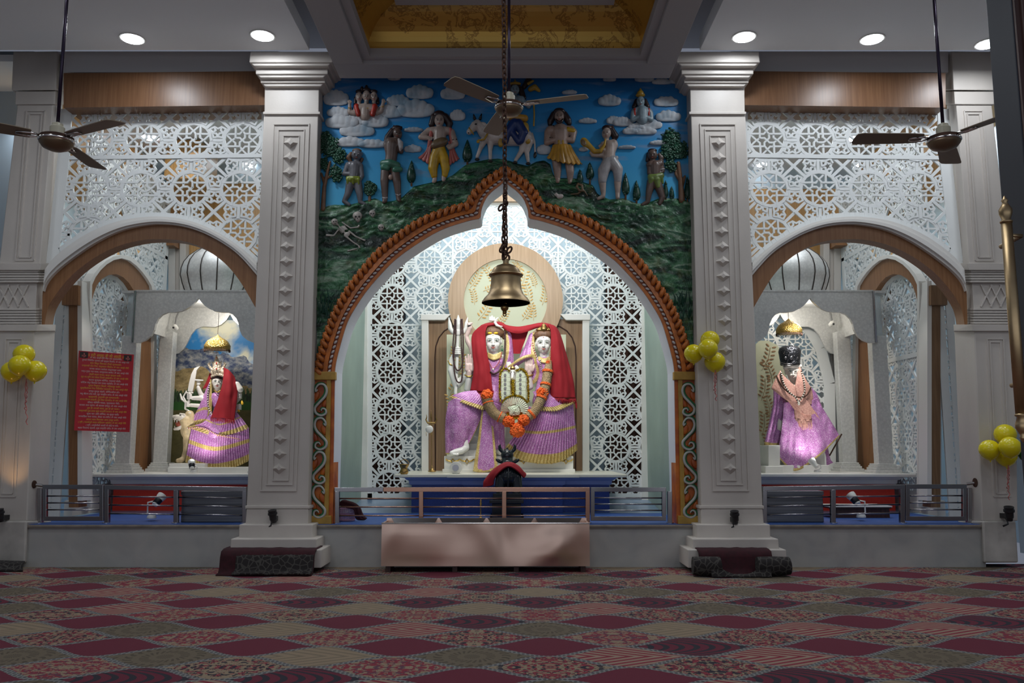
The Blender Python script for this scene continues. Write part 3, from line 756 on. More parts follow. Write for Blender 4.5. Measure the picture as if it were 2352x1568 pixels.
for k in range(NU + 1):
    u = u0 + (u1 - u0) * k / NU; vt = interp(TOPL, u); vb = arch_v(u) + 8
    for j in range(NR + 1):
        v = vt + (vb - vt) * j / NR
        sl_ = .45 if u < 1159 else -.35
        ph = (v + sl_ * (u - 1159) * .5) / 24 + 3.4 * mnoise.noise(Vector((u * .014, v * .016, 3))) + .8 * mnoise.noise(Vector((u * .05, v * .05, 8)))
        rdg = (1 - abs(((ph % 1) - .32) / .68 if (ph % 1) > .32 else (.32 - (ph % 1)) / .32)) ** .7
        hh = 4 + 9 * rdg * (.6 + .6 * mnoise.noise(Vector((u * .02, v * .03, 9)))) + 2.5 * mnoise.fractal(Vector((u * .06, v * .1, 5)), .8, 2.1, 3)
        hh *= min(1, (v - vt) / 5 + .15)
        rows[j].append(PX(u, v, YM, hh))
b.grid(rows); b.build('green_hill', M['hill_paint'], mural, smooth=True)
def cloud(u, v, w, h, d=4, seed=0):
    r = random.Random(seed); b = MB(); n = 5
    for k in range(n):
        f = (k + .5) / n; hgt = math.sin(f * PI) ** .7
        b.pe(YM, u + (f - .5) * w * .9, v - h * hgt * (.25 + .1 * r.random()), d * .6, w * .17, h * (.30 + .14 * hgt), d, 0)
    b.pe(YM, u, v + h * .1, d * .5, w * .52, h * .2, d * .7)
    return b.build('cloud', M['cloud_paint'], mural, smooth=True, remesh=.011, sm=1)
for i, (u, v, w, h) in enumerate([(772, 232, 58, 40), (777, 262, 52, 26), (786, 286, 76, 34), (820, 278, 40, 36), (890, 262, 70, 34), (862, 284, 60, 34), (820, 305, 80, 32), (803, 330, 70, 26), (856, 334, 66, 22), (914, 236, 52, 30), (964, 218, 62, 36), (955, 258, 84, 44), (1040, 220, 56, 34), (1051, 270, 36, 28), (950, 300, 44, 12), (948, 345, 40, 20), (905, 180, 30, 18),
                                  (1400, 236, 52, 28), (1410, 280, 34, 22), (1430, 284, 46, 24), (1462, 296, 40, 20), (1490, 290, 62, 26), (1478, 304, 60, 20), (1448, 304, 36, 18), (1530, 238, 56, 26), (1535, 272, 58, 28), (1250, 348, 34, 26), (1350, 280, 42, 14), (1400, 184, 30, 12), (1480, 184, 44, 16), (1520, 190, 46, 16), (1560, 188, 46, 18), (1308, 214, 34, 12), (1340, 345, 22, 12), (1512, 330, 40, 12), (1440, 340, 40, 10)]):
    cloud(u, v, w, h, 4 + (i % 3), i)
# tufts of painted grass at the lower corners
for s, c in ((-1, 758), (1, 1568)):
    b = MB()
    for k in range(26):
        u = c + rnd.uniform(-26, 20); v = rnd.uniform(690, 740) - (0 if s > 0 else 0)
        if v > arch_v(u) - 2: continue
        b.tube([PX(u, v, YM, 10), PX(u + rnd.uniform(-4, 4), v - 16, YM, 14), PX(u + rnd.uniform(-9, 9), v - 30, YM, 12)], [.012, .009, .002], 5)
    b.build('grass_tuft', M['leaf_deep'], mural)
# arch border
arch = thing('carved_arch_border', 'orange carved border with leaf scrolls and white beads round the centre arch', 'arch', pt(1159, 853, YM))
def band(P0, d0, d1, Y, e0, e1, name, mat, par, closed=False):
    A = offset(P0, d0); B = offset(P0, d1); b = MB(); q = sc(Y)
    r = [[], [], [], []]
    for a, c in zip(A, B):
        r[0].append(PX(a.x, a.y, Y, 0)); r[1].append(PX(a.x, a.y, Y, e0)); r[2].append(PX(c.x, c.y, Y, e1)); r[3].append(PX(c.x, c.y, Y, 0))
    b.grid(r + [r[0]]); return b.build(name, mat, par)
def mid(f, P0=None):                 # lines between inner and outer edge
    n = 160
    ra = [Vector(p) for p in inner]; rb = [Vector(p) for p in outer]
    def at(Pl, g):
        q = g * (len(Pl) - 1); i = min(int(q), len(Pl) - 2); return Pl[i] + (Pl[i + 1] - Pl[i]) * (q - i)
    return [at(ra, k / n).lerp(at(rb, k / n), f) for k in range(n + 1)]
def band2(f0, f1, Y, e0, e1, name, mat, par):
    A = mid(f0); B = mid(f1); b = MB(); r = [[], [], [], []]
    for a, c in zip(A, B):
        r[0].append(PX(a.x, a.y, Y, -2)); r[1].append(PX(a.x, a.y, Y, e0)); r[2].append(PX(c.x, c.y, Y, e1)); r[3].append(PX(c.x, c.y, Y, -2))
    b.grid(r + [r[0]]); return b.build(name, mat, par)
band2(0, .16, YM, 7, 7, 'inner_rim', M['arch_orange'], arch)
band2(.16, .36, YM, 4, 4, 'bead_channel', M['arch_brown'], arch)
band2(.36, .56, YM, 10, 8, 'ridge', M['arch_orange'], arch)
band2(.54, .93, YM, 4, 3, 'leaf_bed', M['arch_brown'], arch)
b = MB(); L = resample(mid(.26), 11.5)
for i, p in enumerate(L):
    q = L[min(i + 1, len(L) - 1)] - L[max(i - 1, 0)]; an = math.degrees(math.atan2(q.y, q.x))
    b.pe(YM, p.x, p.y, 6, 5.6, 3.1, 3, an + (28 if p.x < 1159 else -28), nu=10, nv=6)
b.build('bead', M['arch_bead'], arch, smooth=True)
b = MB(); L = resample(mid(.76), 16.5)
for i, p in enumerate(L):
    q = (L[min(i + 1, len(L) - 1)] - L[max(i - 1, 0)]).normalized(); nrm = Vector((q.y, -q.x))
    sgn = 1 if p.x < 1159 else -1
    def W(a, c, d): r = p + q * (a * sgn) + nrm * c; return PX(r.x, r.y, YM, d)
    S_ = sc(YM)
    b.tube([W(-8, -8, 6), W(-3, -3, 10), W(2, 4, 11), W(6, 8, 9), W(9, 5, 9), W(7, 1, 10)], [4.2 * S_, 5.4 * S_, 5 * S_, 4 * S_, 3 * S_, 1.6 * S_], 8)
    b.tube([W(-7, 2, 6), W(-2, 6, 9), W(1, 10, 8)], [3 * S_, 3.4 * S_, 1.5 * S_], 7)
b.build('leaf_scroll', M['arch_orange'], arch, smooth=True)
# white reveal of the arch
b = MB(); full = [(761, 1204)] + [(767, 1000)] + inner + [(2318 - 767, 1000), (2318 - 761, 1204)]
r0 = [PX(u, v, YM, 2) for u, v in full]; r1 = [p + Vector((0, .46, 0)) for p in r0]
c0 = Vector((X0, 0, 3)); 
b.grid([r0, r1]); o = b.build('arch_reveal', M['reveal_paint'], arch, solid=.012)
# backing wall thickness above the opening (keeps niche light in)
b = MB(); rr = []
b.prism([pt(728, 160, YM + .3), pt(728, 480, YM + .3), pt(1592, 480, YM + .3), pt(1592, 160, YM + .3)][:0] or [pt(728, 160, YM + .28), pt(728, 380, YM + .28), pt(1592, 380, YM + .28), pt(1592, 160, YM + .28)], (0, .15, 0))
struct(b.build('wall_above_arch', M['green_paint']))
# pilasters with scrolls
for s in (-1, 1):
    def P(u, v, d=0): return PX(mu(s, u), v, YM, d)
    t = thing('scroll_pilaster', 'orange pilaster with four green and white S scrolls at the ' + ('left' if s < 0 else 'right') + ' foot of the arch', 'pilaster', pt(mu(s, 740), 1204, YM), 'painted scroll pilasters')
    S_ = sc(YM)
    b = MB(); b.prism([P(716, 853, 3), P(708, 1204, 3), P(764, 1204, 3), P(769, 853, 3)], (0, .3, 0)); b.build('panel', M['pilaster_orange'], t)
    b = MB(); b.prism([P(716, 853, 12), P(716, 872, 12), P(770, 872, 12), P(770, 853, 12)], (0, .1, 0)); b.prism([P(750, 870, 9), P(744, 1185, 9), P(754, 1185, 9), P(760, 870, 9)], (0, .1, 0))
    b.prism([P(709, 1184, 11), P(707, 1204, 11), P(760, 1204, 11), P(760, 1184, 11)], (0, .1, 0)); b.prism([P(714, 870, 8), P(706, 1190, 8), P(711, 1190, 8), P(718, 870, 8)], (0, .1, 0))
    b.build('frame', M['pilaster_gold'], t, bevel=.008)
    for k in range(4):
        vc = 915 + k * 78; uc = 736 - k * 1.8
        pts = [(-8, -22), (-12, -17), (-12, -25), (-4, -34), (8, -32), (13, -20), (9, -6), (-4, 8), (-14, 20), (-12, 32), (0, 38), (11, 33), (10, 24), (3, 22), (0, 27)]
        if k % 2: pts = [(-a, c) for a, c in pts]
        ln = smoothline([Vector((*p, 0)) for p in pts], 4)
        nn = len(ln)
        wd = [2.2 + 2.6 * math.sin(PI * i / (nn - 1)) for i in range(nn)]
        b = MB(); b.tube([P(uc + p.x, vc + p.y, 7) for p in ln], [w_ * S_ for w_ in wd], 8); sc_o = b.build('scroll', M['scroll_green'], t, smooth=True)
        b = MB(); b.tube([P(uc + p.x + 1.6, vc + p.y + 1.2, 10) for p in ln], [w_ * .62 * S_ for w_ in wd], 8); b.build('white_scroll', M['scroll_white'], sc_o, smooth=True)  # white half of the two-tone scroll
        b = MB(); sg = -1 if k % 2 else 1
        for (a, c, r1_, r2_, an) in ((-10, -6, 7, 12, 20), (10, 12, 6, 11, 20), (-2, 30, 4, 3, 0)): b.pe(YM, mu(s, uc + sg * a), vc + c, 4, r1_, r2_, 3, an * sg * (1 if s < 0 else -1))
        b.build('leaf_relief', M['pilaster_orange'], t, smooth=True)
# ------------------------------------------------------------------ back of the centre niche
YW = YB - .05
t = thing('niche_screen', 'large white geometric pierced screen wall behind the seated couple', 'screen', pt(1165, 1150, YW))
A = pt(843, 1146, YW); B = pt(1488, 462, YW)
cx_ = pt(899, 769, YW)
bd_poly = [(pt(u, v, YW).x, pt(u, v, YW).z) for u, v in ((985, 1150), (985, 740), (1045, 740), (1050, 640), (1160, 600), (1275, 640), (1275, 740), (1338, 740), (1338, 1150))]
b = MB(); lattice(b, (A.x, YW, A.z), (1, 0, 0), (0, 0, 1), (0, 1, 0), B.x - A.x, B.z - A.z, .669, .669, (cx_.x - A.x, cx_.z - A.z), lambda p, q: not inpoly(p + A.x, q + A.z, bd_poly), .03)
for (u, w) in ((848, .10), (1483, .12), (1040, .035), (1282, .035)): flatbar(b, pt(u, 1148, YW), pt(u, 462, YW), w, (0, .028, 0))
for v in (1140, 466, 746): flatbar(b, (A.x, YW, pt(1160, v, YW).z), (B.x, YW, pt(1160, v, YW).z), .11 if v != 746 else .03, (0, .029, 0))
b.build('screen_panel', M['white_lacquer'], t)
b = MB(); b.box((A.x, YW, A.z), (B.x, YW + .1, ZP + .05)); struct(b.build('baseboard_back', M['white_marble']))
b = MB(); b.pxbox(843, 420, 1488, 462, YW - .1, YW + .2); struct(b.build('trim_4', M['oak_veneer']))
for (ua, ub) in ((780, 932), (1388, 1560)):
    t = MB(); rows = [[], []]
    for k in range(81):
        u = ua + (ub - ua) * k / 80; p = pt(u, 440, YB + .6); p.y += .03 * math.sin(k * 1.1); rows[0].append(p); rows[1].append(Vector((p.x, p.y, ZP + .1)))
    t.grid(rows); props(t.build('curtain', M['curtain_brown'], smooth=True), 'dark brown pleated curtain hanging behind the ' + ('left' if ua < 1000 else 'right') + ' edge of the niche screen', 'curtain', 'brown curtains')
b = MB(); b.pxbox(932, 440, 1388, 1160, YB + .75, YB + .8); struct(b.build('wall_behind_screen', M['pale_blue_wall']))
# backdrop behind the statues
YD = YW - .22
t = thing('wooden_backdrop', 'oak panelled backdrop with a round top and white side frame behind the seated couple', 'backdrop', pt(1160, 1085, YD))
ZA = 1.5 - (1087 - 1030) / F * (D + 2.0)       # altar top height
cc = pt(1161, 690, YD); k_ = sc(YD)
def circ(r, a0, a1, n=64): return [(1161 + r * math.cos(math.radians(a0 + (a1 - a0) * i / n)), 690 + r * math.sin(math.radians(a0 + (a1 - a0) * i / n))) for i in range(n + 1)]
# ring with the round window
b = MB(); rI = [PX(u, v, YD, 0) for u, v in circ(96, 0, 360)]; rO = [PX(u, v, YD, 0) for u, v in circ(132, 0, 360)]
bk = Vector((0, .1, 0))
b.grid([[p + bk for p in rI], rI, rO, [p + bk for p in rO]]); b.build('round_top', M['oak_veneer'], t)
b = MB(); b.prism([PX(u, v, YD + .05, 0) for u, v in circ(97, 0, 359)], (0, .02, 0)); fp = b.build('floral_paper', M['floral_paper'], t)
def sprig(b, u, v, an, L, Y, r=random.Random(3)):
    a = math.radians(an); d = Vector((math.cos(a), -math.sin(a))); nrm = Vector((-d.y, d.x)); ln = []
    for k in range(7):
        f = k / 6; p = Vector((u, v)) + d * L * f + nrm * math.sin(f * 3) * L * .08; ln.append(p)
        if k > 0:
            for sg in (-1, 1):
                q = p + (d * .5 + nrm * sg) .normalized() * L * .16; aa = math.degrees(math.atan2((q - p).y, (q - p).x))
                b.pe(Y, q.x, q.y, 0, L * .095, L * .036, .6, aa, nu=8, nv=5)
    b.tube([PX(p.x, p.y, Y, 0) for p in ln], .004, 4)
b = MB()
for (u, v, an, L) in ((1098, 735, 60, 52), (1080, 660, 60, 40), (1150, 695, 80, 40), (1175, 640, 60, 34), (1245, 700, 80, 40), (1145, 745, 60, 36), (1225, 735, 100, 36), (1135, 650, 120, 40), (1190, 668, 70, 46), (1215, 700, 100, 44), (1110, 668, 30, 36), (1160, 720, 100, 34), (1200, 735, 60, 40), (1090, 700, 100, 34), (1230, 660, 110, 30), (1130, 620, 20, 26), (1195, 625, 120, 26)): sprig(b, u, v, an, L, YD + .045)
b.build('leaf_print', M['leaf_gold'], fp)
b = MB(); b.prism([PX(u, v, YD + .11, 0) for u, v in ((983, 1088), (983, 733), (1050, 733), (1062, 700), (1262, 700), (1272, 733), (1342, 733), (1342, 1088))], (0, .06, 0))
b.build('wood_panel', M['panel_veneer'], t)
b = MB(); b.prism([PX(u, v, YD + .06, 0) for u, v in ((1071, 1088), (1071, 770), (1055, 750), (1100, 700), (1222, 700), (1268, 750), (1252, 770), (1252, 1088))], (0, .045, 0)); b.build('centre_board', M['oak_veneer'], t)
b = MB()
for s in (-1, 1):
    q = lambda u, v: PX(mu(s, u) + (4 if s > 0 else 0), v, YD + .105, 0)
    b.tube([q(1000, 1088), q(999, 900), q(999, 820), q(1001, 795), q(1008, 775), q(1020, 760), q(1036, 750), q(1056, 745)], .012, 6)
b.build('arch_groove', M['dark_wood'], t)
b = MB()
for s in (-1, 1):
    q = lambda u, v, d=0: PX(mu(s, u) + (4 if s > 0 else 0), v, YD, d)
    b.prism([q(968, 1088), q(968, 722), q(984, 722), q(984, 1088)], (0, .14, 0)); b.prism([q(966, 735, 3), q(966, 721, 3), q(1036, 721, 3), q(1022, 735, 3)], (0, .14, 0))
b.build('white_frame', M['white_trim'], t, bevel=.01)
# ------------------------------------------------------------------ altars
def altar(name, label, segs, Yf, mats, v_top=1090, ov=.24, group=None, deep=None):
    """segs: (x0, x1, extra forward)"""
    t = thing(name, label, 'altar', ((segs[0][0] + segs[0][1]) / 2, Yf + 1, ZP), group)
    base, cor, top = MB(), MB(), MB()
    for (xa, xb, e) in segs:
        y = Yf - e; yb = deep or YD + .3
        base.box((xa, y, ZP - .02), (xb, yb, ZA - .16))
        prof = [(0, .17), (.03, .155), (.04, .10), (.08, .08), (.10, .055), (.20, .045)]
        rows = [[(xa - o, yb, ZA - h), (xa - o, y - o, ZA - h), (xb + o, y - o, ZA - h), (xb + o, yb, ZA - h)] for o, h in prof]
        cor.grid(rows)
        top.box((xa - ov, y - ov, ZA - .045), (xb + ov, yb, ZA + e * .03))
    base.build('base', mats[0], t); cor.build('cornice', mats[1], t, smooth=False); top.build('top_slab', mats[2], t, bevel=.008)
    return t
xl = pt(945, 1150, 2.0).x; xr = pt(1400, 1150, 2.0).x; xc0 = pt(1065, 1150, 1.9).x; xc1 = pt(1292, 1150, 1.9).x
altar('granite_altar', 'blue granite altar with a cream marble top under the seated couple', [(xl, xr, 0), (xc0, xc1, .13)], 2.0, (M['blue_granite'], M['blue_ledge'], M['altar_marble']))
# ------------------------------------------------------------------ statues: cloth helpers
def line_at(Pl, n):                 # resample a smooth polyline of (x, y, d) to n points, by arc length
    L = smoothline([Vector(p) for p in Pl], 10) if len(Pl) > 2 else [Vector(Pl[0]), Vector(Pl[1])]
    cum = [0]
    for a, b in zip(L, L[1:]): cum.append(cum[-1] + (b - a).length)
    out = []; i = 0
    for k in range(n):
        t = cum[-1] * k / (n - 1)
        while i < len(cum) - 2 and cum[i + 1] < t: i += 1
        f = (t - cum[i]) / (cum[i + 1] - cum[i] + 1e-9); out.append(L[i].lerp(L[i + 1], min(1, f)))
    return out
def drape(f, name, mats, lines, nc=60, nr=8, amp=0, fr=8, ph=0, mf=None, grow=(0, 1), solid=.012, par=None, label=None, rag=0, wrk=2.0, seed=0, bulge=0):
    R = [line_at(l, nc) for l in lines]; rows = []
    N = (len(R) - 1) * nr
    for i in range(N + 1):
        q = min(i // nr, len(R) - 2); t = (i - q * nr) / nr
        p0, p1, p2, p3 = R[max(q - 1, 0)], R[q], R[q + 1], R[min(q + 2, len(R) - 1)]; row = []
        F_ = i / N
        for j in range(nc):
            a, b, c, d = p0[j], p1[j], p2[j], p3[j]
            p = .5 * ((2 * b) + (c - a) * t + (2 * a - 5 * b + 4 * c - d) * t * t + (3 * b - a - 3 * c + d) * t ** 3)
            u = j / (nc - 1); A = amp * (grow[0] + (grow[1] - grow[0]) * F_)
            w = A * math.sin(u * fr * 2 * PI + ph + .6 * math.sin(F_ * 4 + seed))
            w += wrk * mnoise.noise(Vector((p.x * .02 + seed, p.y * .009, seed * 1.3))) * 2 + bulge * math.sin(PI * u)
            row.append(PX(f.U(p.x), f.V(p.y + (rag * math.sin(u * fr * 2 * PI) if i == N else 0)), f.Y, (p.z + w) / f.k))
        rows.append(row)
    b = MB(); b.grid(rows, mf=(lambda i, j: mf(i / N, j / (nc - 1))) if mf else None)
    o = b.build(name, [M[m_] for m_ in mats] if isinstance(mats, (list, tuple)) else M[mats], par or f.t, smooth=True, solid=solid)
    if label: o['label'] = label
    return o
def fringe(f, name, mat, line, n, ln, r=2.0, par=None, lean=0, seed=1):
    rr = random.Random(seed); b = MB()
    for p in line_at(line, n):
        l = ln * rr.uniform(.7, 1.2); dx = rr.uniform(-6, 6) + lean
        b.tube([PX(f.U(p.x), f.V(p.y - 4), f.Y, p.z / f.k), PX(f.U(p.x + dx * .5), f.V(p.y + l * .5), f.Y, (p.z + 2) / f.k), PX(f.U(p.x + dx), f.V(p.y + l), f.Y, p.z / f.k)], r / f.k * sc(f.Y), 5)
    return b.build(name, M[mat], par or f.t, smooth=True)
def beads(f, name, mat, line, n, r, par=None, alt=None):
    b = MB()
    for i, p in enumerate(line_at(line, n)): b.pe(f.Y, f.U(p.x), f.V(p.y), p.z / f.k, r / f.k, r / f.k, r / f.k, 0, m=(i % 2 if alt else 0), nu=8, nv=6)
    return b.build(name, [M[mat], M[alt]] if alt else M[mat], par or f.t, smooth=True)
def palm(x, y, w, h, d, th=1):       # open palm, fingers up: x, y = centre of the palm
    o = [('c', (x - w * .22, y + h * .12, d, w * .30), (x - w * .2, y - h * .08, d, w * .28)), ('c', (x + w * .22, y + h * .12, d, w * .30), (x + w * .2, y - h * .08, d, w * .28)), ('e', x, y, d, w * .5, h * .24, w * .22)]
    for k, l in enumerate((.40, .50, .48, .38) if th > 0 else (.38, .48, .50, .40)):
        a = (k - 1.5) * w * .25
        o.append(('c', (x + a, y - h * .12, d, w * .13), (x + a * 1.08, y - h * (.12 + l * .55), d + w * .05, w * .12), (x + a * 1.12, y - h * (.12 + l), d + w * .08, w * .095)))
    o.append(('c', (x + th * w * .42, y + h * .14, d, w * .17), (x + th * w * .62, y - h * .04, d + w * .1, w * .13), (x + th * w * .64, y - h * .16, d + w * .12, w * .10)))
    return o
def fist(x, y, d, r, ax=0):          # hand closed round a vertical shaft: four stacked fingers and a thumb
    o = [('e', x, y, d, r, r * 1.15, r * .8)]
    for k in range(4): o.append(('c', (x - r * .9, y - r * .95 + k * r * .62, d + r * .3, r * .30), (x + r * .2, y - r * 1.0 + k * r * .62, d + r * 1.0, r * .29), (x + r * .95, y - r * .9 + k * r * .62, d + r * .5, r * .25)))
    o.append(('c', (x - r * .5, y - r * .6, d + r * .5, r * .3), (x + r * .3, y - r * 1.3, d + r * .9, r * .26)))
    return o
def bigface(f, x, y, rx, ry, d, iris='iris', brow=True, smile=1, lip='lip'):
    for sg in (-1, 1):
        ex, ey = x + sg * rx * .42, y - ry * .14
        e = f.part('eye', M['eye_white'], [('e', ex, ey, d - rx * .10, rx * .25, ry * .085, rx * .13, sg * 4)], vox=None)
        f.part('iris', M[iris], [('e', ex, ey, d + rx * .005, rx * .09, ry * .075, rx * .05)], vox=None, par=e)
        f.part('eyelid_line', M['ink'], [('t', ry * .018, (ex - sg * rx * .26, ey + ry * .02, d), (ex - sg * rx * .05, ey - ry * .085, d + 3), (ex + sg * rx * .18, ey - ry * .06, d - 1), (ex + sg * rx * .34, ey + ry * .0, d - rx * .22))], vox=None, par=e)
    if brow:
        f.part('eyebrow', M['ink'], [('t', ry * .016, (x + sg * rx * .12, y - ry * .25, d + 3), (x + sg * rx * .35, y - ry * .36, d + 1), (x + sg * rx * .6, y - ry * .33, d - rx * .14), (x + sg * rx * .74, y - ry * .22, d - rx * .32)) for sg in (-1, 1)], vox=None)
    f.part('mouth', M[lip], [('c', (x - rx * .28, y + ry * .47 - 2 * smile, d - rx * .02, ry * .022), (x, y + ry * .52, d + rx * .1, ry * .04), (x + rx * .28, y + ry * .47 - 2 * smile, d - rx * .02, ry * .022)), ('e', x, y + ry * .575, d + rx * .06, rx * .16, ry * .04, rx * .08)], vox=None)
def skull(x, y, rx, ry, d):          # head with brow, nose, cheeks, chin, ears and neck
    return [('e', x, y - ry * .12, d, rx, ry * .88, rx * .95), ('e', x, y + ry * .38, d + rx * .1, rx * .80, ry * .61, rx * .80), ('e', x, y + ry * .76, d + rx * .36, rx * .34, ry * .22, rx * .36),
            ('c', (x, y - ry * .12, d + rx * .88, rx * .09), (x, y + ry * .16, d + rx * 1.06, rx * .11), (x, y + ry * .24, d + rx * 1.08, rx * .13)), ('e', x - rx * .12, y + ry * .27, d + rx * .98, rx * .1, ry * .05, rx * .1), ('e', x + rx * .12, y + ry * .27, d + rx * .98, rx * .1, ry * .05, rx * .1),
            ('e', x - rx * .38, y + ry * .25, d + rx * .42, rx * .42, ry * .36, rx * .42), ('e', x + rx * .38, y + ry * .25, d + rx * .42, rx * .42, ry * .36, rx * .42),
            ('e', x - rx * .99, y, d - rx * .05, rx * .12, ry * .22, rx * .24), ('e', x + rx * .99, y, d - rx * .05, rx * .12, ry * .22, rx * .24),
            ('c', (x, y + ry * .6, d - rx * .2, rx * .52), (x, y + ry * 1.25, d - rx * .3, rx * .52))]
# ------------------------------------------------------------------ relief figures on the mural
class Fig:
    def __init__(s, name, label, cat, fr, Y, foot, group=None):
        s.ox, s.oy, s.k = fr; s.Y = Y
        s.t = thing(name, label, cat, PX(s.U(foot[0]), s.V(foot[1]), Y), group)
    def U(s, x): return s.ox + x / s.k
    def V(s, y): return s.oy + y / s.k
    def part(s, name, mat, ops, vox=1.1, sm=2, par=None, label=None):
        b = MB(); k = s.k; g = 1.15 if name == 'body' and s.k < 4 and s.Y < 1 and len(ops) > 9 else 1
        for o in ops:
            if o[0] == 'c':              # chain of (x, y, depth, radius)
                b.chain(s.Y, [(s.U(p[0]), s.V(p[1]), p[2] / k, p[3] / k * g) for p in o[1:]], n=16)
            elif o[0] == 'e':            # ellipsoid x, y, depth, rx, ry, rd, angle
                x, y, d, rx, ry, rd = o[1:7]; an = o[7] if len(o) > 7 else 0
                b.pe(s.Y, s.U(x), s.V(y), d / k, rx / k, ry / k, rd / k, an)
            elif o[0] == 't':            # thin tube: radius, points
                b.tube([PX(s.U(p[0]), s.V(p[1]), s.Y, p[2] / k) for p in o[2:]], o[1] / k * sc(s.Y), 7)
        ob = b.build(name, mat, par or s.t, smooth=True, remesh=(vox * sc(s.Y) if vox else None), sm=sm)
        if label: ob['label'] = label
        return ob
    def face(s, x, y, rx, ry, d, an=0, lip=True, ink='ink'):
        d += rx * .1; rx *= 1.1
        c, n = math.cos(math.radians(an)), math.sin(math.radians(an))
        g = lambda a, b_: (x + a * rx * c + b_ * ry * n, y - a * rx * n + b_ * ry * c)
        ops = []
        for sg in (-1, 1):
            p = g(sg * .40, -.05); ops.append(('e', p[0], p[1], d, rx * .18, ry * .065, rx * .14, an))
            ops.append(('t', ry * .035, (*g(sg * .2, -.26), d), (*g(sg * .42, -.33), d), (*g(sg * .66, -.24), d - 2)))
        s.part('eye', M[ink], ops, vox=None)
        if lip: p = g(0, .55); s.part('mouth', M['lip'], [('e', p[0], p[1], d, rx * .25, ry * .07, rx * .12, an)], vox=None)
ZL = (720, 160, 3.409); ZR = (1140, 160, 3.409); G = 'relief figures on the painted wall'
def head(x, y, rx, ry, d, an=0):
    rx *= 1.12; ry *= 1.05
    return [('e', x, y, d, rx, ry, rx * .9, an), ('e', x, y + ry * .12, d + rx * .85, rx * .14, ry * .2, rx * .16, an), ('c', (x, y + ry * .7, d - 6, rx * .45), (x, y + ry * 1.3, d - 14, rx * .5))]
def hand(x, y, d, dx, dy, r=7):         # palm and five short fingers pointing along (dx, dy)
    n = math.hypot(dx, dy); dx, dy = dx / n, dy / n; o = [('e', x, y, d, r * 1.1, r * 1.1, r * .7)]
    for k in range(4):
        a = (k - 1.5) * .6 * r; o.append(('c', (x - dy * a + dx * r * .6, y + dx * a + dy * r * .6, d + 1, r * .28), (x - dy * a + dx * r * (2 - .25 * abs(k - 1.3)), y + dx * a + dy * r * (2 - .25 * abs(k - 1.3)), d + 1, r * .24)))
    o.append(('c', (x - dy * r * .9, y + dx * r * .9, d, r * .32), (x - dy * r * 1.5 + dx * r * .7, y + dx * r * 1.5 + dy * r * .7, d + 2, r * .26)))
    return o
# drummer
f = Fig('relief_figure', 'painted relief figure in yellow trousers and pink shawl beating a drum', 'figure', ZL, YM, (985, 870), G)
f.part('body', M['skin_pale'], head(985, 398, 36, 50, 38) + [('c', (930, 480, 22, 30), (990, 480, 26, 36), (1050, 480, 22, 30)), ('c', (990, 490, 26, 48), (985, 580, 24, 44), (980, 620, 22, 42)),
    ('c', (905, 478, 24, 25), (842, 528, 30, 21), (905, 536, 44, 16)), ('c', (1080, 490, 24, 26), (1112, 580, 32, 22), (1065, 612, 46, 16)), ('c', (950, 840, 16, 16), (948, 868, 22, 16), (940, 876, 34, 12)), ('c', (1018, 830, 16, 16), (1020, 856, 22, 16), (1018, 864, 34, 12))] + hand(908, 534, 52, 1, .3, 13) + hand(1062, 606, 52, -.6, -.6, 13))
f.face(985, 395, 34, 48, 71)
f.part('hair', M['hair_dark'], [('e', 985, 352, 26, 50, 36, 32), ('c', (945, 370, 16, 30), (925, 430, 10, 26)), ('c', (1030, 370, 16, 32), (1065, 420, 10, 30), (1060, 460, 8, 22))])
f.part('trousers', M['cloth_yellow'], [('c', (985, 620, 24, 52), (950, 690, 26, 42), (935, 770, 26, 40), (945, 830, 22, 26)), ('c', (985, 620, 24, 50), (1020, 690, 26, 40), (1035, 770, 24, 36), (1028, 825, 22, 24))])
for sg_, P_ in ((0, [[(905, 560, 30), (930, 560, 36)], [(880, 640, 16), (915, 650, 34)], [(822, 690, 8), (915, 745, 30)]]), (1, [[(1055, 560, 34), (1085, 560, 30)], [(1065, 650, 30), (1110, 640, 18)], [(1065, 745, 30), (1142, 700, 8)]])): drape(f, 'shawl_end', 'cloth_pink', P_, 24, 6, 5, 3, 0, rag=5, wrk=2, solid=.02)
f.part('shawl', M['cloth_pink'], [('c', (925, 475, 38, 16), (915, 540, 40, 18), (905, 600, 24, 16)), ('c', (1072, 470, 38, 18), (1085, 560, 30, 20), (1085, 620, 22, 18))])
f.part('drum', M['drum_brown'], [('e', 985, 575, 62, 76, 42, 34, -25)])
f.part('necklace', M['hair_dark'], [('t', 4, (955, 455, 56), (965, 500, 62), (1000, 530, 62), (1025, 545, 60)), ('t', 5, (832, 505, 44), (880, 520, 48)), ('t', 5, (1088, 548, 54), (1125, 545, 46))], vox=None)
# dancer with conch
f = Fig('relief_figure', 'brown relief figure in a teal loincloth blowing a white conch', 'figure', ZL, YM, (610, 1030), G)
f.part('body', M['skin_brown'], head(658, 500, 34, 46, 34, -15) + [('c', (600, 570, 24, 38), (640, 570, 26, 36)), ('c', (615, 590, 24, 50), (610, 680, 22, 42), (600, 740, 18, 42)), ('c', (572, 580, 26, 22), (580, 640, 34, 18), (660, 590, 46, 15)), ('c', (668, 600, 24, 22), (686, 640, 24, 18), (660, 580, 40, 14)),
    ('c', (565, 770, 16, 34), (556, 870, 24, 30), (560, 1000, 20, 20), (558, 1026, 24, 18), (550, 1036, 34, 12)), ('c', (635, 780, 16, 34), (655, 880, 26, 29), (665, 990, 20, 19), (668, 1014, 24, 18), (672, 1024, 36, 12))] + hand(662, 575, 54, .2, -1, 13))
f.face(662, 496, 30, 42, 64, -15)
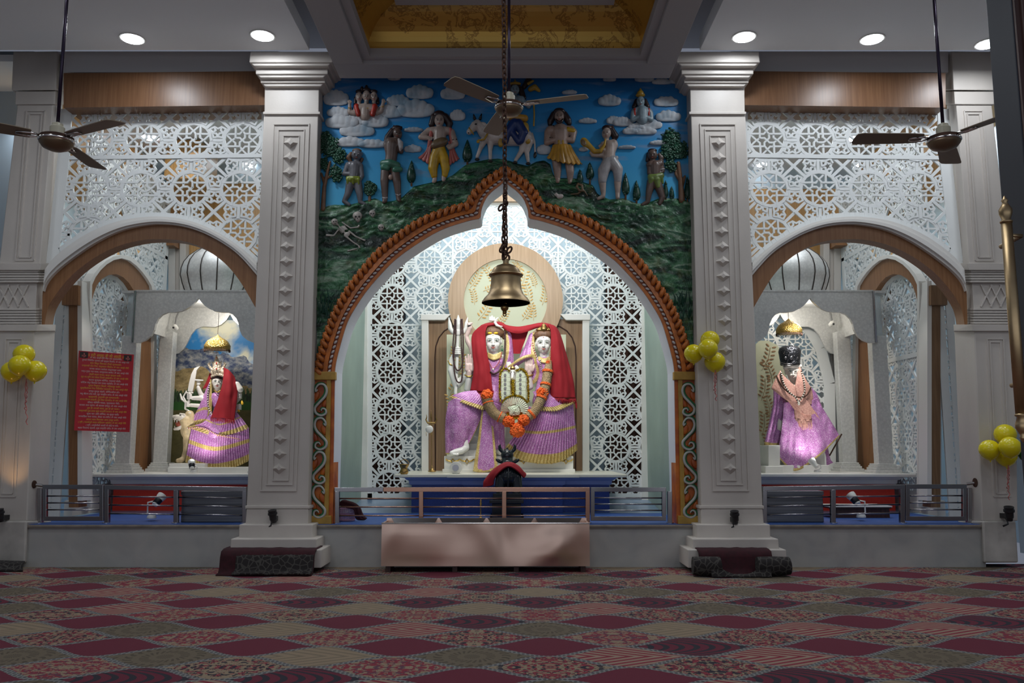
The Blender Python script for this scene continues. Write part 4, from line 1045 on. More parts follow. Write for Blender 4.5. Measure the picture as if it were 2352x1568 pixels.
f.part('hair', M['hair_dark'], [('e', 655, 458, 24, 44, 24, 26), ('c', (620, 480, 14, 28), (585, 530, 10, 30), (565, 570, 8, 20)), ('c', (630, 445, 26, 8), (628, 436, 26, 5)), ('c', (690, 455, 26, 8), (692, 446, 26, 5))])
f.part('loincloth', M['cloth_teal'], [('c', (548, 735, 34, 30), (600, 735, 44, 38), (655, 750, 34, 30)), ('c', (552, 765, 40, 30), (575, 770, 44, 26)), ('c', (640, 785, 44, 26), (680, 780, 34, 22))])
f.part('conch', M['cloth_white'], [('c', (668, 545, 62, 10), (682, 575, 64, 22), (685, 610, 62, 18), (680, 632, 58, 8))])
f.part('anklet', M['cloth_white'], [('t', 6, (540, 1000, 30), (560, 1006, 44), (580, 1000, 30)), ('t', 6, (645, 972, 30), (665, 985, 44), (685, 972, 30)), ('t', 5, (590, 625, 52), (602, 640, 52))], vox=None)
f.part('hanging_skull', M['skin_tan'], [('e', 604, 842, 36, 20, 24, 18)], label='small skull hanging from the loincloth')
# grey imp
f = Fig('relief_figure', 'small grey relief imp in a lime leaf skirt beside the left tree', 'figure', ZL, YM, (320, 1055), G)
f.part('body', M['skin_grey'], head(338, 668, 38, 42, 34) + [('e', 378, 660, 26, 9, 16, 8), ('c', (290, 750, 24, 30), (350, 750, 24, 30)), ('c', (322, 760, 26, 42), (315, 850, 24, 36)), ('c', (270, 745, 24, 20), (243, 815, 32, 17), (318, 818, 48, 14)), ('c', (368, 750, 24, 20), (380, 830, 26, 17), (352, 885, 36, 13)),
    ('c', (290, 890, 24, 34), (270, 970, 24, 24), (240, 1030, 20, 16), (280, 1056, 24, 12)), ('c', (345, 890, 24, 32), (362, 970, 24, 24), (366, 1035, 20, 16), (402, 1052, 24, 12))] + hand(322, 816, 54, 1, .2, 12))
f.part('eye_white', M['cloth_white'], [('e', 322, 658, 64, 11, 7, 6), ('e', 352, 658, 64, 11, 7, 6)], vox=None)
f.face(337, 665, 34, 38, 70)
f.part('hair', M['hair_brown'], [('e', 340, 634, 22, 40, 18, 26), ('c', (295, 660, 14, 18), (275, 690, 10, 22), (290, 715, 8, 16)), ('c', (380, 700, 8, 14), (372, 720, 8, 12))])
f.part('leaf_skirt', M['cloth_lime'], [('c', (270, 850, 50, 18), (315, 850, 62, 18), (352, 850, 50, 18))] + [('c', (268 + k * 21, 860, 60, 14), (270 + k * 21, 894 - (k % 2) * 8, 54, 7)) for k in range(5)])
f.part('necklace', M['bone'], [('t', 4, (298, 730, 52), (310, 760, 62), (325, 772, 64), (345, 745, 56))], vox=None)
# three headed figure in the clouds
f = Fig('relief_figure', 'three-headed relief figure with red shoulder cloth rising from a cloud at upper left', 'figure', ZL, YM, (410, 380), G)
f.part('body', M['skin_pale'], head(357, 212, 27, 40, 30) + head(415, 205, 30, 44, 42) + head(473, 212, 27, 40, 30) + [('c', (350, 310, 22, 34), (410, 300, 26, 36), (475, 310, 22, 34)), ('c', (410, 310, 20, 42), (408, 360, 16, 44)),
    ('c', (325, 340, 22, 22), (285, 335, 26, 17), (283, 272, 34, 12)), ('c', (495, 340, 22, 22), (530, 325, 26, 17), (545, 265, 34, 12))] + hand(284, 262, 36, -.2, -1, 13) + hand(546, 254, 36, .2, -1, 13))
for (x, dd) in ((357, 54), (415, 69), (473, 54)): f.face(x, 208, 26, 40, dd)
f.part('hair', M['hair_dark'], [('e', 357, 172, 20, 30, 18, 20), ('e', 415, 160, 30, 36, 20, 22), ('e', 473, 172, 20, 30, 18, 20), ('c', (415, 145, 26, 16), (415, 128, 24, 10)), ('c', (378, 150, 22, 14), (380, 136, 20, 8)), ('c', (330, 225, 10, 14), (325, 265, 8, 12)), ('c', (500, 225, 10, 14), (505, 260, 8, 14))])
f.part('beard', M['bone'], [('c', (415, 245, 60, 16), (415, 268, 54, 8))])
f.part('shoulder_cloth', M['cloth_red'], [('c', (338, 288, 46, 24), (352, 350, 48, 20))]); f.part('shoulder_cloth', M['cloth_red'], [('c', (480, 288, 46, 24), (464, 350, 48, 20))])
f.part('necklace', M['relief_gold'], [('t', 6, (372, 275, 50), (395, 300, 58), (412, 306, 60), (430, 300, 58), (448, 275, 50)), ('t', 6, (272, 300, 40), (290, 302, 44)), ('t', 6, (532, 292, 42), (548, 288, 42))], vox=None)
# bull with rider
RW = (0, 0, 1)
f = Fig('relief_bull', 'white relief bull with gold harness walking under its rider above the arch tip', 'bull', RW, YM, (1160, 372))
f.part('body', M['bull_white'], [('c', (1092, 288, 13, 11), (1078, 303, 14, 7)), ('c', (1096, 284, 11, 10), (1112, 305, 9, 14), (1135, 315, 8, 19), (1175, 318, 8, 18), (1205, 316, 8, 20)), ('c', (1120, 300, 9, 14), (1130, 296, 8, 11)), ('e', 1111, 284, 16, 8, 4, 3, 20),
    ('c', (1112, 322, 11, 9), (1103, 342, 12, 5), (1096, 360, 10, 4)), ('c', (1127, 325, 10, 9), (1126, 345, 11, 5), (1126, 364, 9, 4)), ('c', (1205, 325, 9, 12), (1197, 348, 10, 6), (1184, 368, 9, 4)), ('c', (1215, 325, 8, 11), (1210, 350, 9, 6), (1213, 370, 8, 4)), ('t', 2.2, (1222, 305, 8), (1228, 325, 9), (1229, 350, 8))])
f.part('hoof', M['hoof'], [('e', 1096, 366, 11, 6, 3.5, 4), ('e', 1126, 370, 10, 6, 3.5, 4), ('e', 1183, 373, 10, 6, 3.5, 4), ('e', 1213, 376, 9, 6, 3.5, 4), ('e', 1229, 356, 9, 4, 8, 3, 10)], vox=None)
f.part('horn', M['hoof'], [('c', (1090, 272, 12, 4), (1088, 263, 12, 1.5)), ('c', (1103, 272, 12, 4), (1106, 262, 12, 1.5))], vox=None)
f.part('eye', M['ink'], [('e', 1093, 285, 24, 3, 2, 1.5), ('e', 1076, 305, 20, 1.5, 1.5, 1.5)], vox=None)
f.part('harness', M['relief_gold'], [('t', 1.6, (1077, 293, 20), (1082, 300, 22), (1088, 309, 20)), ('t', 2.4, (1098, 322, 22), (1112, 320, 25), (1124, 300, 24)), ('e', 1098, 325, 24, 4, 4, 3)], vox=None)
f.part('saddle_cloth', M['relief_gold'], [('c', (1150, 300, 18, 8), (1150, 332, 18, 6)), ('c', (1205, 290, 18, 10), (1212, 325, 16, 7)), ('c', (1150, 300, 16, 9), (1205, 296, 16, 9))])
f = Fig('relief_figure', 'blue-faced relief figure in blue drapery seated on the white bull', 'figure', RW, YM, (1183, 330), G)
f.part('body', M['skin_blue'], head(1183, 206, 9.5, 12, 14) + [('c', (1168, 228, 10, 8), (1183, 228, 11, 10), (1198, 228, 10, 8)), ('c', (1183, 232, 12, 13), (1184, 262, 12, 12)), ('c', (1200, 230, 10, 6), (1214, 245, 11, 5), (1222, 232, 12, 4)), ('c', (1166, 230, 10, 6), (1158, 250, 12, 5), (1168, 262, 16, 4))])
f.face(1183, 205, 9, 12, 23)
f.part('hair', M['hair_dark'], [('e', 1183, 195, 9, 13, 7, 8), ('c', (1170, 205, 5, 7), (1164, 225, 4, 7)), ('c', (1196, 205, 5, 7), (1202, 225, 4, 7)), ('c', (1203, 200, 3, 6), (1214, 185, 3, 8))])
f.part('crown', M['relief_gold'], [('c', (1172, 192, 15, 3), (1183, 190, 19, 3.5), (1194, 192, 15, 3)), ('c', (1183, 190, 18, 4), (1183, 183, 16, 1.5))])
f.part('tunic', M['cloth_saffron'], [('c', (1176, 240, 20, 8), (1190, 248, 20, 9)), ('c', (1170, 268, 18, 9), (1205, 272, 18, 9))])
f.part('drapery', M['cloth_blue'], [('c', (1182, 285, 20, 14), (1166, 305, 22, 11), (1160, 325, 20, 8)), ('c', (1190, 285, 22, 13), (1202, 305, 22, 12), (1196, 322, 22, 9)), ('c', (1172, 300, 22, 9), (1192, 325, 22, 8))])
f.part('gold_staff', M['relief_gold'], [('t', 2.2, (1226, 238, 12), (1227, 262, 14), (1226, 290, 14)), ('c', (1218, 205, 10, 6), (1228, 200, 12, 7), (1238, 208, 10, 4)), ('c', (1214, 192, 10, 4), (1224, 186, 10, 3))])
# bearded man with cymbals
f = Fig('relief_figure', 'bearded relief figure in a yellow skirt holding small cymbals', 'figure', ZR, YM, (530, 880), G)
f.part('body', M['skin_tan'], head(493, 368, 36, 48, 38) + [('c', (425, 480, 24, 38), (500, 480, 28, 40), (580, 480, 24, 38)), ('c', (500, 490, 28, 62), (505, 590, 24, 48)), ('c', (408, 490, 24, 30), (398, 570, 30, 24), (470, 548, 50, 17)), ('c', (600, 490, 24, 30), (592, 555, 34, 22), (540, 545, 54, 16)),
    ('c', (470, 700, 22, 34), (478, 790, 24, 28), (480, 855, 20, 19), (480, 874, 34, 14)), ('c', (570, 710, 22, 34), (578, 800, 24, 28), (577, 860, 20, 19), (575, 880, 34, 14))] + hand(478, 545, 60, 1, -.4, 15) + hand(538, 545, 60, -1, -.3, 15))
f.face(493, 362, 32, 44, 70)
f.part('hair', M['hair_dark'], [('e', 493, 325, 26, 48, 28, 30), ('c', (450, 350, 12, 26), (425, 400, 8, 28), (420, 425, 6, 20)), ('c', (535, 350, 12, 26), (560, 395, 8, 30), (570, 420, 6, 22))])
f.part('beard', M['hair_dark'], [('c', (466, 390, 58, 9), (480, 408, 62, 12), (493, 414, 60, 14), (508, 408, 62, 12), (520, 390, 58, 9))])
drape(f, 'skirt', 'cloth_saffron', [[(445, 590, 40), (510, 580, 70), (580, 590, 40)], [(425, 650, 44), (520, 660, 84), (620, 660, 40)], [(398, 690, 40), (470, 715, 76), (560, 735, 80), (672, 742, 30)]], 70, 8, 6, 7, 0, rag=6, wrk=3, solid=.02)
f.part('sash', M['cloth_yellow'], [('c', (480, 500, 50, 18), (560, 470, 52, 24), (600, 480, 44, 22))])
f.part('cymbal', M['relief_gold'], [('e', 493, 560, 74, 14, 24, 8, 12), ('e', 518, 560, 74, 14, 24, 8, -12)], vox=None)
f.part('arm_band', M['ink'], [('t', 5, (382, 525, 44), (425, 532, 52)), ('t', 5, (570, 520, 50), (618, 512, 44)), ('t', 4, (445, 435, 56), (480, 480, 66))], vox=None)
# horn blower
f = Fig('relief_figure', 'relief figure in a white dhoti blowing a curved golden horn', 'figure', ZR, YM, (890, 1005), G)
f.part('body', M['skin_pale'], head(862, 498, 34, 46, 34, 10) + [('c', (840, 590, 26, 26), (915, 580, 26, 32)), ('c', (885, 600, 28, 44), (880, 690, 24, 46)), ('c', (925, 590, 28, 26), (905, 650, 38, 22), (830, 625, 54, 14)), ('c', (850, 600, 26, 22), (830, 672, 36, 18), (755, 668, 44, 15), (740, 650, 44, 12)),
    ('c', (830, 880, 20, 28), (838, 970, 18, 17), (835, 992, 20, 16), (800, 1008, 24, 12)), ('c', (950, 880, 20, 26), (950, 970, 18, 17), (950, 1000, 30, 15))] + hand(822, 610, 60, -.5, -1, 14))
f.face(856, 496, 30, 42, 64, 8)
f.part('hair', M['hair_dark'], [('e', 868, 458, 24, 44, 28, 28), ('c', (900, 470, 16, 28), (930, 520, 12, 30), (925, 545, 10, 20)), ('e', 905, 450, 16, 18, 16, 14)])
f.part('dhoti', M['cloth_white'], [('c', (880, 715, 30, 48), (840, 790, 30, 48), (830, 870, 26, 34)), ('c', (900, 715, 30, 52), (950, 780, 28, 44), (952, 870, 24, 30)), ('c', (860, 700, 34, 18), (940, 690, 34, 18))])
f.part('horn', M['relief_gold'], [('c', (856, 545, 76, 7), (846, 590, 76, 12), (812, 638, 70, 18), (770, 640, 62, 20), (730, 600, 56, 22), (695, 570, 54, 30)), ('e', 690, 568, 66, 34, 42, 14, -25)])
f.part('horn_mouth', M['drum_brown'], [('e', 683, 570, 80, 20, 30, 6, -25)], vox=None)
f.part('arm_band', M['ink'], [('t', 5, (865, 635, 64), (905, 672, 56)), ('t', 4, (842, 590, 60), (870, 615, 66), (890, 575, 60))], vox=None)
# brown imp right
f = Fig('relief_figure', 'brown relief imp in a green skirt beside the right tree', 'figure', ZR, YM, (1230, 1060), G)
f.part('body', M['skin_brown'], head(1222, 668, 36, 42, 34) + [('c', (1205, 745, 24, 30), (1280, 740, 24, 30)), ('c', (1245, 755, 26, 42), (1245, 830, 24, 36)), ('c', (1200, 745, 24, 20), (1198, 810, 30, 17), (1240, 850, 44, 14)), ('c', (1290, 745, 24, 20), (1300, 795, 30, 17), (1250, 845, 46, 13)), ('c', (1295, 720, 20, 14), (1290, 690, 24, 14), (1275, 665, 26, 12)), ('e', 1290, 690, 28, 22, 26, 14),
    ('c', (1215, 880, 24, 34), (1195, 960, 24, 24), (1185, 1035, 20, 16), (1145, 1056, 24, 12)), ('c', (1265, 900, 24, 32), (1300, 1000, 22, 22), (1280, 1050, 24, 14))])
f.face(1222, 665, 32, 38, 66)
f.part('hair', M['hair_dark'], [('e', 1222, 634, 22, 38, 18, 26), ('c', (1190, 660, 14, 16), (1185, 710, 8, 18))])
f.part('skirt', M['cloth_green'], [('c', (1205, 840, 44, 24), (1250, 840, 54, 26), (1290, 830, 44, 26)), ('c', (1215, 855, 48, 28), (1205, 900, 40, 16)), ('c', (1255, 860, 50, 30), (1268, 915, 44, 18)), ('c', (1285, 845, 44, 24), (1300, 885, 36, 12))])
f.part('necklace', M['cloth_white'], [('t', 5, (1215, 735, 52), (1235, 760, 62), (1255, 725, 52)), ('t', 5, (1280, 782, 52), (1318, 776, 46))], vox=None)
# praying figure
f = Fig('relief_figure', 'pale blue relief figure with a golden crown praying on a cloud at upper right', 'figure', ZR, YM, (1140, 410), G)
f.part('body', M['skin_blue'], head(1130, 250, 30, 44, 34) + [('c', (1085, 330, 22, 28), (1140, 320, 26, 34), (1190, 330, 22, 28)), ('c', (1140, 330, 24, 46), (1140, 385, 22, 44)), ('c', (1075, 340, 24, 22), (1068, 395, 30, 18), (1135, 362, 54, 13)), ('c', (1205, 340, 24, 22), (1212, 390, 30, 18), (1150, 362, 54, 13)), ('c', (1140, 362, 62, 10), (1143, 318, 60, 7)), ('c', (1148, 362, 62, 10), (1147, 318, 60, 7))] + [('c', (1139 + k * 4, 330, 62, 3.5), (1140 + k * 3, 306 - (k % 2) * 4, 58, 2.6)) for k in range(4)])
f.face(1130, 246, 28, 42, 62)
f.part('hair', M['hair_dark'], [('c', (1098, 240, 14, 16), (1080, 290, 10, 20)), ('c', (1165, 240, 14, 16), (1185, 290, 10, 20))])
f.part('crown', M['relief_gold'], [('e', 1128, 200, 32, 40, 16, 30), ('c', (1128, 190, 34, 30), (1128, 160, 30, 12), (1128, 148, 30, 6))])
f.part('sleeve', M['cloth_red'], [('c', (1085, 315, 40, 16), (1082, 355, 38, 12)), ('c', (1192, 315, 40, 16), (1195, 355, 38, 12))])
# trees
def tree(label, trunk, crowns, fr=RW, leafs=150, seed=1, name='relief_tree'):
    r = random.Random(seed); f = Fig(name, label, 'tree', fr, YM, trunk[0][0][:2]); b = MB()
    for c in trunk: b.chain(YM, [(p[0], p[1], p[2], p[3]) for p in c], n=9)
    b.build('trunk', M['trunk'], f.t, smooth=True, remesh=sc(YM) * 1.2, sm=1)
    b = MB()
    for (x, y, rx, ry, n) in crowns:
        b.pe(YM, x, y, 3, rx * .9, ry * .9, 6)
        for k in range(n):
            a = r.uniform(0, 2 * PI); q = math.sqrt(r.random()); u, v = x + rx * q * math.cos(a), y + ry * q * math.sin(a)
            b.pe(YM, u, v, 9 - q * 4 + r.uniform(0, 3), r.uniform(3.4, 5), r.uniform(2, 3), 1.8, r.uniform(-60, 60), nu=7, nv=5)
    b.build('leaf_crown', M['leaf_green'], f.t, smooth=True); return f
tree('tall leafy relief tree at the left edge of the painted wall', [[(742, 480, 4, 6), (745, 430, 6, 5), (752, 395, 6, 4), (758, 372, 5, 3)], [(748, 410, 5, 4), (764, 402, 5, 2.5), (768, 378, 5, 2)], [(745, 420, 5, 4), (738, 398, 5, 2.5)]], [(758, 338, 24, 24, 90), (748, 320, 16, 18, 40), (778, 358, 16, 18, 50), (744, 376, 10, 16, 25), (772, 398, 15, 20, 60)], seed=3)
tree('tall leafy relief tree at the right edge of the painted wall', [[(1566, 460, 4, 8), (1563, 415, 6, 6), (1558, 375, 6, 5)], [(1562, 415, 5, 5), (1552, 400, 5, 3), (1551, 392, 5, 2)], [(1566, 430, 5, 4), (1573, 405, 5, 3)], [(1558, 400, 5, 3), (1548, 385, 5, 2)]], [(1540, 322, 22, 28, 90), (1560, 345, 20, 24, 70), (1535, 350, 16, 18, 40), (1541, 380, 14, 14, 35)], seed=4)
tree('small round relief tree between the grey imp and the conch blower', [[(849, 462, 3, 4), (849, 440, 4, 3.4)]], [(849, 432, 15, 16, 60)], seed=5)
def cyp(label, u, v, rx, ry, base):
    f = Fig('relief_cypress', label, 'tree', RW, YM, (u, base), 'little cypress trees of the painted wall')
    b = MB(); b.chain(YM, [(u, base, 3, 2.4), (u, v + ry * .6, 4, 2)], n=8); b.build('trunk', M['trunk'], f.t, smooth=True)
    b = MB(); ro = sc(YM); prof = [(0, -1), (.55, -.93), (.95, -.65), (1, -.35), (.8, .1), (.5, .5), (.2, .85), (0, 1)]
    c = PX(u, v, YM, 3); b.lathe(c, [(max(.001, a * rx * ro), h * ry * ro) for a, h in prof], 12)
    for k in range(26):
        a = rnd.uniform(-.5, .5); h = rnd.uniform(-.85, .6); w_ = (1 - (h + 1) / 2) * .9 + .1
        b.pe(YM, u + a * rx * 1.5 * w_, v - h * ry, rx * .9, 2.2, 3.6, 2, a * 60, nu=7, nv=5)
    b.build('crown', M['leaf_deep'], f.t, smooth=True)
for a in (('cypress between the conch blower and the drummer', 945, 394, 11, 28, 426), ('cypress between the drummer and the bull', 1073.5, 346, 12, 28, 378), ('small cypress just right of the man with cymbals', 1332, 405, 8, 18, 424), ('cypress left of the horn blower', 1355, 392, 10, 21, 425),
          ('taller cypress right of the horn blower', 1437, 422, 9.5, 28, 458), ('cypress between the horn blower\'s one and the brown imp', 1462, 437, 9.5, 25, 466), ('thin cypress directly left of the right tree trunk, the taller', 1529, 434, 6, 22, 458), ('thin cypress directly left of the right tree trunk, the shorter', 1543, 442, 6, 16, 458), ('dark cypress at the right edge beyond the tree trunk', 1579, 432, 8, 28, 462)): cyp(*a)
# skulls, skeleton, snake, mouse
for (u, v, r, lab) in ((821, 497, 11.5, 'largest relief skull under the grey imp, jaw to the right'), (855, 490, 8, 'relief skull right of the largest skull'), (875, 522, 7.5, 'lowest relief skull near the arch border')):
    f = Fig('relief_skull', lab, 'skull', RW, YM, (u, v + r), 'relief skulls on the hill'); hd = 10
    f.part('cranium', M['bone'], [('e', u, v - r * .1, hd, r, r * .95, r * .8), ('c', (u + r * .1, v + r * .6, hd + 2, r * .5), (u + r * .1, v + r * .85, hd + 1, r * .35))], vox=.8)
    f.part('eye_socket', M['ink'], [('e', u - r * .35, v, hd + r * .72, r * .2, r * .2, 1.2), ('e', u + r * .35, v, hd + r * .72, r * .2, r * .2, 1.2), ('e', u, v + r * .38, hd + r * .8, r * .09, r * .14, 1)], vox=None)
f = Fig('relief_skeleton', 'white relief skeleton sprawled on the green hill at lower left', 'skeleton', ZL, YM, (250, 1400))
f.part('bones', M['bone'], [('e', 165, 1190, 50, 28, 27, 20, -20), ('c', (180, 1205, 46, 12), (192, 1215, 44, 8)), ('c', (200, 1225, 44, 5), (260, 1290, 44, 6))] +
    [('c', (205 + k * 8 - 16, 1238 + k * 7 + 12, 44, 3.5), (222 + k * 7, 1226 + k * 6, 54, 3.5), (244 + k * 6, 1222 + k * 7, 44, 3.5)) for k in range(5)] +
    [('c', (225, 1195, 44, 6), (290, 1240, 46, 6), (350, 1232, 44, 6), (355, 1222, 44, 8)), ('c', (190, 1260, 44, 6), (160, 1298, 44, 5), (105, 1296, 44, 9)), ('e', 262, 1290, 46, 26, 20, 10, -30),
     ('c', (280, 1265, 46, 8), (330, 1305, 46, 7), (385, 1330, 44, 6), (400, 1335, 44, 8)), ('c', (255, 1305, 46, 8), (310, 1350, 46, 6), (355, 1378, 44, 6), (360, 1392, 44, 8)), ('c', (270, 1418, 42, 6), (340, 1400, 42, 5))], vox=.8, sm=1)
f.part('eye_socket', M['ink'], [('e', 158, 1188, 70, 5, 5, 3), ('e', 176, 1186, 70, 5, 5, 3), ('e', 170, 1202, 70, 5, 3, 3)], vox=None)
f = Fig('relief_snake', 'tan relief snake coiled on the hill left of the horn blower', 'snake', ZR, YM, (650, 975))
f.part('body', M['drum_brown'], [('c', (585, 975, 40, 5), (640, 970, 44, 8), (675, 940, 50, 10), (670, 905, 50, 10), (640, 895, 50, 10), (628, 915, 52, 9), (650, 945, 58, 9), (690, 950, 52, 7), (712, 985, 46, 4))], vox=.8)
f = Fig('relief_mouse', 'small pinkish white relief mouse on the hill below the man with cymbals', 'mouse', ZR, YM, (495, 1015))
f.part('body', M['bull_white'], [('e', 500, 992, 48, 28, 20, 20, -15), ('c', (475, 982, 52, 14), (460, 978, 54, 8)), ('e', 470, 968, 56, 7, 8, 4)], vox=.8)
f.part('eye', M['ink'], [('e', 468, 979, 66, 2.5, 2.5, 2)], vox=None)
ZC = (960, 700, 3.734); YS_ = 2.92
f = Fig('statue_throne', 'white marble throne base with a gold scalloped line under the seated couple', 'throne', ZC, YS_, (775, 1432)); thr = f.t
b = MB(); b.pxbox(1020, 1047, 1317, 1079, 2.74, 3.5); b.build('base_block', M['white_marble'], f.t, bevel=.01)
b = MB(); b.pxbox(1016, 1077, 1321, 1085, 2.70, 3.5); b.build('foot_slab', M['white_marble'], f.t, bevel=.006)
b = MB()
for k in range(9):
    u = 1024 + k * 32.5
    b.tube([pt(u, 1054, 2.728), pt(u + 5, 1058, 2.728), pt(u + 12, 1059, 2.728), pt(u + 16, 1053.5, 2.728), pt(u + 20, 1059, 2.728), pt(u + 27, 1058, 2.728), pt(u + 32, 1054, 2.728)], .011, 5)
    b.tube([pt(u + 12, 1059, 2.728), pt(u + 16, 1065, 2.728), pt(u + 20, 1059, 2.728)], .009, 5)
b.build('gold_line', M['gold'], f.t)
b = MB()
for k, (a, c, v0, v1, y) in enumerate(((1045, 1290, 1033, 1048, 2.85), (1060, 1280, 1018, 1034, 2.92), (1066, 1274, 1003, 1019, 2.98), (1070, 1270, 972, 1004, 3.04))): b.pxbox(a, v0, c, v1, y, 3.6)
b.build('seat_steps', M['white_marble'], f.t, bevel=.01)
b = MB(); b.pxbox(1026, 768, 1300, 1050, 3.42, 3.5); fb = b.build('floral_back', M['floral_paper'], f.t)
b = MB()
for (u, v, an, L) in ((1034, 905, 70, 50), (1036, 960, 95, 50), (1052, 860, 80, 44), (1032, 840, 75, 40), (1060, 930, 60, 40)): sprig(b, u, v, an, L, 3.41)
b.build('leaf_print', M['leaf_gold'], fb)
LG = ['lilac_silk', 'gold_border']
# male statue
f = Fig('seated_statue', 'seated white-faced statue with a yellow forehead mark, crescent moon and a red shawl', 'statue', ZC, YS_, (500, 1290), 'seated couple of marble statues')
f.part('body', M['statue_white'], skull(645, 318, 70, 92, 40) + [('c', (650, 430, 10, 44), (650, 520, 0, 80), (640, 680, -10, 75), (630, 790, -20, 70)), ('c', (570, 480, 0, 55), (510, 520, 0, 50), (440, 660, 20, 36), (428, 720, 30, 34)), ('c', (428, 720, 30, 34), (435, 640, 60, 26), (440, 590, 70, 23)),
    ('c', (730, 480, 0, 55), (790, 560, 10, 45), (800, 700, 30, 36), (720, 770, 90, 30)), ('c', (560, 470, -30, 40), (400, 620, -30, 34), (330, 690, -10, 34), (285, 560, 0, 30), (290, 470, 0, 24), (318, 415, 10, 18)),
    ('c', (620, 800, 0, 60), (470, 850, 60, 56), (330, 880, 80, 42), (345, 1000, 90, 38), (390, 1130, 100, 34), (410, 1220, 110, 30)), ('c', (410, 1225, 112, 30), (370, 1250, 140, 30), (320, 1262, 165, 26), (290, 1270, 180, 20)), ('c', (680, 800, 0, 60), (700, 900, 60, 60), (710, 1080, 70, 45), (700, 1250, 80, 36))]
    + [('c', (345 - k * 15, 1272 - k * 0, 180 - abs(k - 2) * 6, 11 - k * .6), (340 - k * 17, 1283, 195 - abs(k - 2) * 7, 9 - k * .7)) for k in range(5)], vox=1.0, sm=3)
f.part('raised_hand', M['statue_palm'], palm(441, 535, 76, 175, 76) + [('c', (440, 575, 72, 26), (436, 605, 68, 24))], vox=.75, sm=2)
f.part('holding_hand', M['statue_white'], fist(338, 395, 24, 26), vox=.75, sm=1)
f.part('bracelet', M['gold'], [('t', 6, (402, 600, 70), (425, 614, 92), (450, 614, 92), (470, 602, 70)), ('t', 6, (262, 485, 0), (275, 510, 28), (295, 518, 28))], vox=None)
bigface(f, 645, 318, 70, 92, 104)
f.part('forehead_mark', M['tilak'], [('e', 618, 242, 92, 20, 9, 10, 4), ('e', 668, 242, 92, 20, 9, 10, -4), ('e', 643, 258, 104, 3, 8, 4)], vox=None)
f.part('hair', M['hair_brown'], [('e', 648, 240, 22, 92, 60, 72), ('e', 650, 175, 24, 38, 34, 36)] + [('c', (572 + k * 19, 238 - 26 * math.sin(PI * (k + .5) / 8), 50 + 30 * math.sin(PI * (k + .5) / 8), 9), (610 + k * 10, 190, 46 + 14 * math.sin(PI * (k + .5) / 8), 10)) for k in range(9)] + [('c', (735, 240, 20, 22), (738, 280, 10, 18)), ('c', (560, 240, 10, 20), (558, 290, 0, 20))], vox=.9)
f.part('crescent_moon', M['statue_white'], [('c', (688, 108, 92, 4), (668, 128, 96, 9), (662, 152, 98, 12), (676, 174, 98, 12), (700, 184, 96, 9), (724, 184, 90, 4))], vox=.8)
f.part('water_spout', M['statue_white'], [('c', (620, 130, 40, 12), (618, 106, 42, 7)), ('c', (635, 130, 40, 14), (636, 98, 42, 8)), ('c', (652, 130, 40, 12), (655, 108, 42, 6))], vox=.8)
f.part('blouse', M['lilac_silk'], [('c', (600, 500, 44, 48), (700, 500, 44, 48)), ('c', (650, 500, 44, 60), (650, 600, 48, 62), (640, 700, 44, 66), (660, 830, 66, 84))], vox=1.6)
drape(f, 'gold_collar', 'gold_border', [[(598, 405, 70), (650, 425, 104), (712, 400, 74)], [(592, 450, 82), (650, 475, 116), (722, 448, 84)]], 20, 4)
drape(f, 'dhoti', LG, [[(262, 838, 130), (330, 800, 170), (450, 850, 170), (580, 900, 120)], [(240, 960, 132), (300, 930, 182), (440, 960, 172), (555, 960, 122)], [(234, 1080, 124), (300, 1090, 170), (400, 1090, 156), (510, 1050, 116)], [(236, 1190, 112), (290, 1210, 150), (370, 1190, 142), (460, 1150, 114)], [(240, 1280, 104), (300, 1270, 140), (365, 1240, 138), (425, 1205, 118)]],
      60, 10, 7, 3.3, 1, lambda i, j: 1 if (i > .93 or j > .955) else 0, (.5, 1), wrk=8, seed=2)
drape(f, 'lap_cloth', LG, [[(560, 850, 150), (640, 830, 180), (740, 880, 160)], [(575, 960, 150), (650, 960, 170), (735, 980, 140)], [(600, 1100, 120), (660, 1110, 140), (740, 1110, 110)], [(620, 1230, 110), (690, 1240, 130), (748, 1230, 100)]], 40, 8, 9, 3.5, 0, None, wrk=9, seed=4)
drape(f, 'hanging_panel', LG, [[(548, 905, 172), (590, 900, 182), (630, 925, 170)], [(520, 1120, 172), (580, 1130, 184), (655, 1130, 166)], [(492, 1300, 176), (570, 1310, 186), (672, 1300, 168)], [(472, 1428, 180), (560, 1436, 186), (690, 1415, 176)]], 60, 10, 2.5, 4, 0,
      lambda i, j: 1 if (j < .15 or j > .86 or i > .93 - .09 * abs(j * 2 - 1) * 0 - .10 * (abs(j * 2 - 1) > .3) * abs(j * 2 - 1)) else 0, wrk=4, seed=5)
drape(f, 'waist_cloth', LG, [[(395, 745, 120), (500, 735, 140), (640, 750, 130)], [(330, 765, 150), (450, 800, 175), (610, 830, 165)], [(268, 790, 150), (400, 845, 196), (560, 905, 190)]], 120, 8, 3, 15, 0, lambda i, j: 1 if i > .70 else 0, (.2, 1), rag=7, wrk=3, seed=6)
drape(f, 'veil', LG, [[(738, 205, 20), (775, 225, 10), (800, 260, -10)], [(748, 330, 30), (790, 340, 20), (815, 400, -10)], [(738, 440, 50), (780, 450, 40), (818, 500, 0)], [(700, 540, 80), (740, 560, 60), (790, 600, 10)], [(655, 640, 90), (690, 660, 80), (730, 690, 20)]], 30, 8, 4, 3, 0, lambda i, j: 1 if j < .3 else 0, wrk=4, seed=7)
